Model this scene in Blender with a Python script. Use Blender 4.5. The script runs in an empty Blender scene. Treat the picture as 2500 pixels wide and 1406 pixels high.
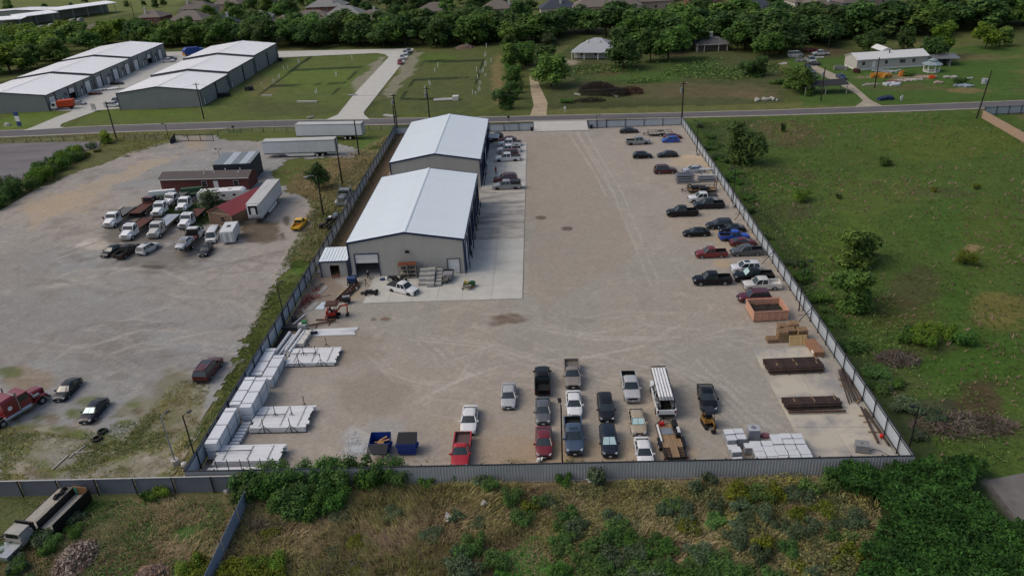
import bpy, math, random
import numpy as np
from mathutils import Vector, Matrix
random.seed(11)
rng = np.random.default_rng(11)
S = bpy.context.scene
COL = S.collection
rad, sin, cos, pi = math.radians, math.sin, math.cos, math.pi
HC = 52.0                                   # drone height above the yard, metres
FPX, CX, CY = 1860.0, 1250.0, 703.0          # photo focal length and centre (photo is 2500 px wide)
PITCH, ROLL, YAW = rad(26.93), rad(3.105), rad(2.845)
def cam_axes():
 fw = Vector((-sin(YAW) * cos(PITCH), cos(YAW) * cos(PITCH), -sin(PITCH)))
 r = Vector((cos(YAW), sin(YAW), 0))
 d = fw.cross(r)
 c, s = cos(ROLL), sin(ROLL)
 return c * r + s * d, -s * r + c * d, fw
CR, CD, CF = cam_axes()
cam_data = bpy.data.cameras.new('camera')
cam_data.sensor_width = 36.0
cam_data.lens = 36.0 * FPX / 2500.0
cam_data.clip_start = 1.0
cam_data.clip_end = 4000.0
cam = bpy.data.objects.new('camera', cam_data)
COL.objects.link(cam)
cam.matrix_world = Matrix(((CR.x, -CD.x, -CF.x, 0), (CR.y, -CD.y, -CF.y, 0), (CR.z, -CD.z, -CF.z, HC), (0, 0, 0, 1)))
S.camera = cam
SUN_EL, SUN_AZ = rad(48), rad(-94)           # azimuth from +Y towards +X
world = bpy.data.worlds.new('World')
S.world = world
world.use_nodes = True
wn = world.node_tree
wn.nodes.clear()
sky = wn.nodes.new('ShaderNodeTexSky')
sky.sky_type = 'NISHITA'
sky.sun_disc = False
sky.sun_elevation = SUN_EL
sky.sun_rotation = SUN_AZ
sky.air_density = 1.0
sky.dust_density = 5.5
sky.ozone_density = 1.2
bg = wn.nodes.new('ShaderNodeBackground')
bg.inputs['Strength'].default_value = 0.15
wo = wn.nodes.new('ShaderNodeOutputWorld')
wn.links.new(sky.outputs[0], bg.inputs['Color'])
wn.links.new(bg.outputs[0], wo.inputs['Surface'])
sun_data = bpy.data.lights.new('sun', 'SUN')
sun_data.energy = 0.42
sun_data.angle = rad(30)
sun_data.color = (1.0, 0.975, 0.9)
sun = bpy.data.objects.new('sun', sun_data)
COL.objects.link(sun)
sd = Vector((sin(SUN_AZ) * cos(SUN_EL), cos(SUN_AZ) * cos(SUN_EL), sin(SUN_EL)))
sun.rotation_euler = sd.to_track_quat('Z', 'Y').to_euler()
sun.location = (-60, 60, 120)
S.view_settings.view_transform = 'Standard'
S.view_settings.look = 'None'
S.view_settings.exposure = -0.14
S.view_settings.gamma = 1.0
S.view_settings.use_curve_mapping = False
S.cycles.max_bounces = 5
S.cycles.diffuse_bounces = 2
S.cycles.glossy_bounces = 2
S.cycles.transmission_bounces = 2
S.cycles.transparent_max_bounces = 4
def at(px, py, z=0.0):
 v = CR * ((px - CX) / FPX) + CD * ((py - CY) / FPX) + CF
 t = (z - HC) / v.z
 return Vector((v.x * t, v.y * t, z))
def pj(p):
 q = Vector((p[0], p[1], p[2] - HC))
 z = q.dot(CF)
 return (CX + FPX * q.dot(CR) / z, CY + FPX * q.dot(CD) / z)
def vh(px, py, ty):
 """height of an upright whose foot is at pixel px,py and whose top is at row ty"""
 p = at(px, py)
 lo, hi = 0.0, 40.0
 for _ in range(40):
  m = (lo + hi) / 2
  if pj((p.x, p.y, m))[1] > ty:
   lo = m
  else:
   hi = m
 return lo
def pj_np(X, Y, Z=0.0):
 zz = np.zeros_like(X) + (Z - HC)
 d = X * CF.x + Y * CF.y + zz * CF.z
 d = np.where(d < 1.0, 1.0, d)
 return (CX + FPX * (X * CR.x + Y * CR.y + zz * CR.z) / d, CY + FPX * (X * CD.x + Y * CD.y + zz * CD.z) / d)
def lin(c):
 if isinstance(c, str):
  c = tuple(int(c[i:i + 2], 16) for i in (0, 2, 4))
 out = []
 for v in c[:3]:
  v = v / 255.0
  out.append(v / 12.92 if v <= 0.04045 else ((v + 0.055) / 1.055) ** 2.4)
 return tuple(out) + (1.0,)
def node(nt, t, **kw):
 n = nt.nodes.new(t)
 for k, v in kw.items():
  setattr(n, k, v)
 return n
MATS = {}
def mat(name, c, rough=0.6, metal=0.0, var=0.12, sc=1.5, bump=0.0, coat=0.0, spec=0.4, stretch=None, c2=None, rnd=0.0):
 """procedural surface: base colour broken up by two scales of noise (c2 = second colour, for wear and rust)"""
 if name in MATS:
  return MATS[name]
 m = bpy.data.materials.new(name)
 m.use_nodes = True
 nt = m.node_tree
 b = nt.nodes['Principled BSDF']
 L = nt.links.new
 tc = node(nt, 'ShaderNodeTexCoord')
 src = tc.outputs['Object']
 if stretch:
  mp = node(nt, 'ShaderNodeMapping')
  mp.inputs['Scale'].default_value = stretch
  L(src, mp.inputs[0])
  src = mp.outputs[0]
 n1 = node(nt, 'ShaderNodeTexNoise')
 n1.inputs['Scale'].default_value = sc
 n1.inputs['Detail'].default_value = 6
 n1.inputs['Roughness'].default_value = 0.65
 L(src, n1.inputs['Vector'])
 base = lin(c)
 mr = node(nt, 'ShaderNodeMapRange')
 mr.inputs['From Min'].default_value = 0.3
 mr.inputs['From Max'].default_value = 0.7
 L(n1.outputs['Fac'], mr.inputs['Value'])
 mx = node(nt, 'ShaderNodeMix', data_type='RGBA')
 if c2 is None:
  mx.inputs[6].default_value = tuple(v * (1 - var) for v in base[:3]) + (1,)
  mx.inputs[7].default_value = tuple(min(1, v * (1 + var)) for v in base[:3]) + (1,)
 else:
  mx.inputs[6].default_value = base
  mx.inputs[7].default_value = lin(c2)
  mr.inputs['From Min'].default_value = 0.45
  mr.inputs['From Max'].default_value = 0.62
 L(mr.outputs[0], mx.inputs[0])
 col = mx.outputs[2]
 if rnd:
  oi = node(nt, 'ShaderNodeObjectInfo')
  hs = node(nt, 'ShaderNodeHueSaturation')
  m2 = node(nt, 'ShaderNodeMapRange')
  m2.inputs['To Min'].default_value = 1 - rnd
  m2.inputs['To Max'].default_value = 1 + rnd
  L(oi.outputs['Random'], m2.inputs['Value'])
  L(m2.outputs[0], hs.inputs['Value'])
  L(col, hs.inputs['Color'])
  col = hs.outputs[0]
 L(col, b.inputs['Base Color'])
 b.inputs['Roughness'].default_value = rough
 b.inputs['Metallic'].default_value = metal
 b.inputs['Specular IOR Level'].default_value = spec
 if coat:
  b.inputs['Coat Weight'].default_value = coat
  b.inputs['Coat Roughness'].default_value = 0.08
 if bump:
  bp = node(nt, 'ShaderNodeBump')
  bp.inputs['Strength'].default_value = bump
  bp.inputs['Distance'].default_value = 0.05
  n2 = node(nt, 'ShaderNodeTexNoise')
  n2.inputs['Scale'].default_value = sc * 5
  n2.inputs['Detail'].default_value = 4
  L(src, n2.inputs['Vector'])
  L(n2.outputs['Fac'], bp.inputs['Height'])
  L(bp.outputs[0], b.inputs['Normal'])
 MATS[name] = m
 return m
def leafmat(name, cols, trans=0.35, rnd=0.25, sc=0.6):
 """foliage: every leaf takes its own shade of the ramp, clumps drift in hue, each plant differs a little"""
 if name in MATS:
  return MATS[name]
 m = bpy.data.materials.new(name)
 m.use_nodes = True
 nt = m.node_tree
 L = nt.links.new
 b = nt.nodes['Principled BSDF']
 g = node(nt, 'ShaderNodeNewGeometry')
 tc = node(nt, 'ShaderNodeTexCoord')
 n1 = node(nt, 'ShaderNodeTexNoise')
 n1.inputs['Scale'].default_value = sc
 n1.inputs['Detail'].default_value = 3
 L(tc.outputs['Object'], n1.inputs['Vector'])
 ad = node(nt, 'ShaderNodeMath', operation='MULTIPLY_ADD')
 ad.inputs[1].default_value = 0.55
 L(g.outputs['Random Per Island'], ad.inputs[0])
 sb = node(nt, 'ShaderNodeMath', operation='MULTIPLY_ADD')
 sb.inputs[1].default_value = 1.5
 sb.inputs[2].default_value = -0.52
 L(n1.outputs['Fac'], sb.inputs[0])
 L(sb.outputs[0], ad.inputs[2])
 rp = node(nt, 'ShaderNodeValToRGB')
 el = rp.color_ramp.elements
 while len(el) < len(cols):
  el.new(0.5)
 for i, c in enumerate(cols):
  el[i].position = i / (len(cols) - 1)
  el[i].color = lin(c)
 L(ad.outputs[0], rp.inputs[0])
 oi = node(nt, 'ShaderNodeObjectInfo')
 hs = node(nt, 'ShaderNodeHueSaturation')
 m2 = node(nt, 'ShaderNodeMapRange')
 m2.inputs['To Min'].default_value = 1 - rnd
 m2.inputs['To Max'].default_value = 1 + rnd
 L(oi.outputs['Random'], m2.inputs['Value'])
 L(m2.outputs[0], hs.inputs['Value'])
 m3 = node(nt, 'ShaderNodeMapRange')
 m3.inputs['To Min'].default_value = 0.5 - rnd * 0.08
 m3.inputs['To Max'].default_value = 0.5 + rnd * 0.06
 mm = node(nt, 'ShaderNodeMath', operation='FRACT')
 mu = node(nt, 'ShaderNodeMath', operation='MULTIPLY')
 mu.inputs[1].default_value = 7.31
 L(oi.outputs['Random'], mu.inputs[0])
 L(mu.outputs[0], mm.inputs[0])
 L(mm.outputs[0], m3.inputs['Value'])
 L(m3.outputs[0], hs.inputs['Hue'])
 L(rp.outputs[0], hs.inputs['Color'])
 L(hs.outputs[0], b.inputs['Base Color'])
 b.inputs['Roughness'].default_value = 0.65
 b.inputs['Specular IOR Level'].default_value = 0.15
 if trans:
  tr = node(nt, 'ShaderNodeBsdfTranslucent')
  ms = node(nt, 'ShaderNodeMixShader')
  ms.inputs[0].default_value = trans
  L(hs.outputs[0], tr.inputs[0])
  L(b.outputs[0], ms.inputs[1])
  L(tr.outputs[0], ms.inputs[2])
  L(ms.outputs[0], nt.nodes['Material Output'].inputs[0])
 MATS[name] = m
 return m
def groundmat(name, fine=6.0, amt=0.35, bump=0.5, pebble=0.0, rough=0.95):
 """soil, gravel, turf: painted base colour (attribute 'tint') broken up by three scales of grain"""
 if name in MATS:
  return MATS[name]
 m = bpy.data.materials.new(name)
 m.use_nodes = True
 nt = m.node_tree
 L = nt.links.new
 b = nt.nodes['Principled BSDF']
 at_ = node(nt, 'ShaderNodeAttribute', attribute_name='tint')
 tc = node(nt, 'ShaderNodeTexCoord')
 prev = at_.outputs['Color']
 hgt = None
 for sc, k, det in ((fine * 0.09, amt * 0.6, 5), (fine * 0.5, amt, 5), (fine * 2.2, amt * 0.9, 3)):
  n = node(nt, 'ShaderNodeTexNoise')
  n.inputs['Scale'].default_value = sc
  n.inputs['Detail'].default_value = det
  n.inputs['Roughness'].default_value = 0.7
  L(tc.outputs['Object'], n.inputs['Vector'])
  r = node(nt, 'ShaderNodeMapRange')
  r.inputs['From Min'].default_value = 0.25
  r.inputs['From Max'].default_value = 0.75
  r.inputs['To Min'].default_value = 1 - k
  r.inputs['To Max'].default_value = 1 + k
  L(n.outputs['Fac'], r.inputs['Value'])
  v = node(nt, 'ShaderNodeVectorMath', operation='SCALE')
  L(prev, v.inputs[0])
  L(r.outputs[0], v.inputs['Scale'])
  prev = v.outputs[0]
  hgt = n.outputs['Fac']
 if pebble:
  vo = node(nt, 'ShaderNodeTexVoronoi')
  vo.inputs['Scale'].default_value = pebble
  L(tc.outputs['Object'], vo.inputs['Vector'])
  r = node(nt, 'ShaderNodeMapRange')
  r.inputs['To Min'].default_value = 0.92
  r.inputs['To Max'].default_value = 1.08
  sp = node(nt, 'ShaderNodeSeparateColor')
  L(vo.outputs['Color'], sp.inputs[0])
  L(sp.outputs[0], r.inputs['Value'])
  v = node(nt, 'ShaderNodeVectorMath', operation='SCALE')
  L(prev, v.inputs[0])
  L(r.outputs[0], v.inputs['Scale'])
  prev = v.outputs[0]
 L(prev, b.inputs['Base Color'])
 b.inputs['Roughness'].default_value = rough
 b.inputs['Specular IOR Level'].default_value = 0.12
 if bump:
  bp = node(nt, 'ShaderNodeBump')
  bp.inputs['Strength'].default_value = bump
  bp.inputs['Distance'].default_value = 0.12
  L(hgt, bp.inputs['Height'])
  L(bp.outputs[0], b.inputs['Normal'])
 MATS[name] = m
 return m
def paintmat(c, rough=0.28):
 key = 'car_paint_' + (c if isinstance(c, str) else '%02x%02x%02x' % c)
 return mat(key, c, rough=rough, var=0.07, sc=0.8, coat=0.5 if max(lin(c)[:3]) > .05 else 0.15, spec=0.5 if max(lin(c)[:3]) > .05 else 0.3)
class MB:
 def __init__(s):
  s.v = []
  s.f = []
 def add(s, vs, fs):
  o = len(s.v)
  s.v += [tuple(v) for v in vs]
  s.f += [tuple(i + o for i in f) for f in fs]
  return s
 def bx(s, x0, x1, y0, y1, z0, z1):
  return s.add([(x0, y0, z0), (x1, y0, z0), (x1, y1, z0), (x0, y1, z0), (x0, y0, z1), (x1, y0, z1), (x1, y1, z1), (x0, y1, z1)],
                     [(3, 2, 1, 0), (4, 5, 6, 7), (0, 1, 5, 4), (1, 2, 6, 5), (2, 3, 7, 6), (3, 0, 4, 7)])
 def box(s, cx, cy, cz, sx, sy, sz, rz=0.0, ry=0.0, rx=0.0):
  m = MB().bx(-sx / 2, sx / 2, -sy / 2, sy / 2, -sz / 2, sz / 2)
  M = Matrix.Translation((cx, cy, cz)) @ Matrix.Rotation(rz, 4, 'Z') @ Matrix.Rotation(ry, 4, 'Y') @ Matrix.Rotation(rx, 4, 'X')
  return s.add([M @ Vector(v) for v in m.v], m.f)
 def hexa(s, b, t):
  """bottom quad b, top quad t (same winding, counter-clockwise from above)"""
  return s.add(list(b) + list(t), [(3, 2, 1, 0), (4, 5, 6, 7), (0, 1, 5, 4), (1, 2, 6, 5), (2, 3, 7, 6), (3, 0, 4, 7)])
 def quad(s, *p):
  return s.add(p, [tuple(range(len(p)))])
 def tube(s, p, q, r, n=6, r2=None, cap=True):
  p, q = Vector(p), Vector(q)
  r2 = r if r2 is None else r2
  d = (q - p)
  if d.length < 1e-6:
   return s
  d.normalize()
  a = d.orthogonal().normalized()
  b = d.cross(a)
  vs = []
  for c, rr in ((p, r), (q, r2)):
   for i in range(n):
    t = 2 * pi * i / n
    vs.append(c + (a * cos(t) + b * sin(t)) * rr)
  fs = [(i, (i + 1) % n, n + (i + 1) % n, n + i) for i in range(n)]
  if cap:
   fs += [tuple(range(n - 1, -1, -1)), tuple(range(n, 2 * n))]
  return s.add(vs, fs)
 def path(s, pts, r, n=5):
  for a, b in zip(pts[:-1], pts[1:]):
   s.tube(a, b, r, n)
  return s
 def prism(s, poly, z0, z1):
  n = len(poly)
  vs = [(p[0], p[1], z0) for p in poly] + [(p[0], p[1], z1) for p in poly]
  fs = [(i, (i + 1) % n, n + (i + 1) % n, n + i) for i in range(n)] + [tuple(range(n - 1, -1, -1)), tuple(range(n, 2 * n))]
  return s.add(vs, fs)
 def side(s, poly, y0, y1):
  """outline in x,z pushed from y0 to y1"""
  n = len(poly)
  vs = [(p[0], y0, p[1]) for p in poly] + [(p[0], y1, p[1]) for p in poly]
  fs = [(i, (i + 1) % n, n + (i + 1) % n, n + i) for i in range(n)] + [tuple(range(n - 1, -1, -1)), tuple(range(n, 2 * n))]
  return s.add(vs, fs)
 def loft(s, rings, cap=True):
  n = len(rings[0])
  vs = [v for r in rings for v in r]
  fs = []
  for k in range(len(rings) - 1):
   for i in range(n):
    j = (i + 1) % n
    fs.append((k * n + i, k * n + j, (k + 1) * n + j, (k + 1) * n + i))
  if cap:
   fs += [tuple(range(n - 1, -1, -1)), tuple(range((len(rings) - 1) * n, len(rings) * n))]
  return s.add(vs, fs)
 def xf(s, M):
  s.v = [tuple(M @ Vector(v)) for v in s.v]
  return s
 def mesh(s, name, m, smooth=None):
  me = bpy.data.meshes.new(name)
  me.from_pydata(s.v, [], s.f)
  if m is not None:
   me.materials.append(m)
  if smooth:
   me.polygons.foreach_set('use_smooth', [True] * len(me.polygons))
   me.set_sharp_from_angle(angle=rad(smooth))
  me.update()
  return me
 def build(s, name, m, parent=None, smooth=None, fix=False):
  if fix:
   import bmesh
   me = s.mesh(name, m, None)
   bm = bmesh.new()
   bm.from_mesh(me)
   bmesh.ops.recalc_face_normals(bm, faces=bm.faces)
   bm.to_mesh(me)
   bm.free()
   if smooth:
    me.polygons.foreach_set('use_smooth', [True] * len(me.polygons))
    me.set_sharp_from_angle(angle=rad(smooth))
   return link(name, me, parent)
  return link(name, s.mesh(name, m, smooth), parent)
def link(name, me, parent=None):
 o = bpy.data.objects.new(name, me)
 COL.objects.link(o)
 if parent is not None:
  o.parent = parent
 return o
def tag(o, label=None, cat=None, group=None, kind=None):
 if label:
  o['label'] = label
 if cat:
  o['category'] = cat
 if group:
  o['group'] = group
 if kind:
  o['kind'] = kind
 return o
def thing(name, label, cat, loc=(0, 0, 0), rz=0.0, group=None):
 o = link(name, None)
 o.empty_display_size = 0.3
 o.location = loc
 o.rotation_euler = (0, 0, rz)
 return tag(o, label, cat, group)
def copy_tree(o, parent=None, paint=None):
 c = o.copy()
 COL.objects.link(c)
 if parent is not None:
  c.parent = parent
 if paint and c.type == 'MESH' and c.name.split('.')[0] in paint:
  c.material_slots[0].link = 'OBJECT'
  c.material_slots[0].material = paint[c.name.split('.')[0]]
 for ch in list(o.children):
  copy_tree(ch, c, paint)
 return c
def drop_tree(o):
 for ch in list(o.children):
  drop_tree(ch)
 bpy.data.objects.remove(o)
def np_mesh(name, V, nper, m, smooth=False):
 """faces of nper vertices each, V = (nfaces*nper, 3)"""
 me = bpy.data.meshes.new(name)
 nv = len(V)
 nf = nv // nper
 me.vertices.add(nv)
 me.vertices.foreach_set('co', np.ascontiguousarray(V, dtype=np.float32).ravel())
 me.loops.add(nv)
 me.loops.foreach_set('vertex_index', np.arange(nv, dtype=np.int32))
 me.polygons.add(nf)
 me.polygons.foreach_set('loop_start', np.arange(nf, dtype=np.int32) * nper)
 me.polygons.foreach_set('loop_total', np.full(nf, nper, dtype=np.int32))
 me.update(calc_edges=True)
 if m is not None:
  me.materials.append(m)
 return me
# value noise for painting and ragged edges
_NT = rng.random((256, 256))
def vnoise(x, y):
 xi = np.floor(x).astype(int)
 yi = np.floor(y).astype(int)
 fx, fy = x - xi, y - yi
 fx = fx * fx * (3 - 2 * fx)
 fy = fy * fy * (3 - 2 * fy)
 a = _NT[xi & 255, yi & 255]
 b = _NT[(xi + 1) & 255, yi & 255]
 c = _NT[xi & 255, (yi + 1) & 255]
 d = _NT[(xi + 1) & 255, (yi + 1) & 255]
 return (a * (1 - fx) + b * fx) * (1 - fy) + (c * (1 - fx) + d * fx) * fy
def fbm(x, y, o=4):
 t, a, n = 0.0, 0.5, 0.0
 for i in range(o):
  t = t + a * vnoise(x * 2 ** i + 17.3 * i, y * 2 ** i + 9.1 * i)
  n += a
  a *= 0.55
 return t / n
def inside(px, py, poly):
 r = np.zeros(px.shape, bool)
 n = len(poly)
 for i in range(n):
  x0, y0 = poly[i]
  x1, y1 = poly[(i + 1) % n]
  c = ((y0 > py) != (y1 > py)) & (px < (x1 - x0) * (py - y0) / ((y1 - y0) if y1 != y0 else 1e-9) + x0)
  r ^= c
 return r
# ================================================================== SETTING: ground, roads, paving
def sstep(a, b, x):
 t = np.clip((x - a) / (b - a), 0, 1)
 return t * t * (3 - 2 * t)
def paint(X, Y, base, ops):
 PX, PY = pj_np(X, Y)
 nz = fbm(X * 0.11, Y * 0.11) - 0.5
 nf = fbm(X * 0.5 + 40, Y * 0.5 + 7) - 0.5
 C = np.tile(np.array(lin(base)[:3]), (len(X), 1))
 for op in ops:
  k = op[0]
  if k == 'e':
   _, cx, cy, rx, ry, c, st = op[:7]
   d = np.sqrt(((PX - cx) / rx) ** 2 + ((PY - cy) / ry) ** 2) + nz * 1.3 + nf * 0.8
   w = sstep(1.15, 0.72, d) * st
  elif k == 'p':
   _, poly, c, st, jag = op
   w = inside(PX + nz * jag * 2.4 + nf * jag, PY + (fbm(X * 0.2 + 9, Y * 0.2) - 0.5) * jag * 1.4 + nf * jag * 0.6, poly) * st
  elif k == 'l':
   _, pts, wd, c, st = op
   d = np.full(len(X), 1e9)
   for (x0, y0), (x1, y1) in zip(pts[:-1], pts[1:]):
    l2 = (x1 - x0) ** 2 + (y1 - y0) ** 2 + 1e-9
    t = np.clip(((PX - x0) * (x1 - x0) + (PY - y0) * (y1 - y0)) / l2, 0, 1)
    d = np.minimum(d, np.hypot(PX - x0 - t * (x1 - x0), PY - y0 - t * (y1 - y0)))
   w = sstep(wd, wd * 0.4, d + nf * wd) * st * (0.55 + 0.9 * np.clip(nz + 0.5, 0, 1))
  elif k == 'n':
   _, sx, sy, lo, hi, c, st = op[:7]
   o = op[7] if len(op) > 7 else 0
   w = sstep(lo, hi, fbm(X * sx + o, Y * sy + o * 1.7)) * st
  w = np.clip(w, 0, 1)
  C = C * (1 - w[:, None]) + np.array(lin(c)[:3]) * w[:, None]
 return C
def grid_sheet(name, xs, ys, z, m, base, ops, poly=None, jag=0.0, relief=0.0):
 X, Y = np.meshgrid(xs, ys)
 nx, ny = len(xs), len(ys)
 x, y = X.ravel(), Y.ravel()
 C = paint(x, y, base, ops)
 i = np.arange(nx * ny).reshape(ny, nx)
 f = np.stack([i[:-1, :-1], i[:-1, 1:], i[1:, 1:], i[1:, :-1]], -1).reshape(-1, 4)
 if poly is not None:
  cx = x[f].mean(1)
  cy = y[f].mean(1)
  dx = (fbm(cx * 0.16, cy * 0.16) - 0.5) * jag * 2.2 + (fbm(cx * 0.8 + 5, cy * 0.8) - 0.5) * jag * 0.9
  dy = (fbm(cx * 0.16 + 31, cy * 0.16 + 3) - 0.5) * jag * 2.2 + (fbm(cx * 0.8 + 55, cy * 0.8) - 0.5) * jag * 0.9
  f = f[inside(cx + dx, cy + dy, [(p.x, p.y) for p in poly])]
 used = np.unique(f)
 remap = np.full(nx * ny, -1, dtype=np.int64)
 remap[used] = np.arange(len(used))
 f = remap[f]
 zz = np.full(len(used), z)
 if relief:
  zz = zz + (fbm(x[used] * 0.35, y[used] * 0.35) - 0.5) * relief
 me = bpy.data.meshes.new(name)
 me.vertices.add(len(used))
 me.vertices.foreach_set('co', np.stack([x[used], y[used], zz], -1).astype(np.float32).ravel())
 me.loops.add(f.size)
 me.loops.foreach_set('vertex_index', f.astype(np.int32).ravel())
 me.polygons.add(len(f))
 me.polygons.foreach_set('loop_start', np.arange(len(f), dtype=np.int32) * 4)
 me.polygons.foreach_set('loop_total', np.full(len(f), 4, dtype=np.int32))
 me.update(calc_edges=True)
 a = me.attributes.new('tint', 'FLOAT_COLOR', 'POINT')
 a.data.foreach_set('color', np.concatenate([C[used], np.ones((len(used), 1))], 1).astype(np.float32).ravel())
 me.materials.append(m)
 me.polygons.foreach_set('use_smooth', [True] * len(f))
 return tag(link(name, me), kind='structure')
def steps(*segs):
 """steps((start, step), ..., end)"""
 out = []
 for (a, s), b in zip(segs[:-1], [q[0] if isinstance(q, tuple) else q for q in segs[1:]]):
  out += list(np.arange(a, b - s * 0.01, s))
 out.append(segs[-1])
 return np.array(out)
GREEN, LUSH, OLIVE, DRY, BROWN, TAN, DARKG, SOIL = '4e5c30', '4a6a28', '5c5f36', '83744f', '57463a', '94826a', '34432a', '5a4a3c'
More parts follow.
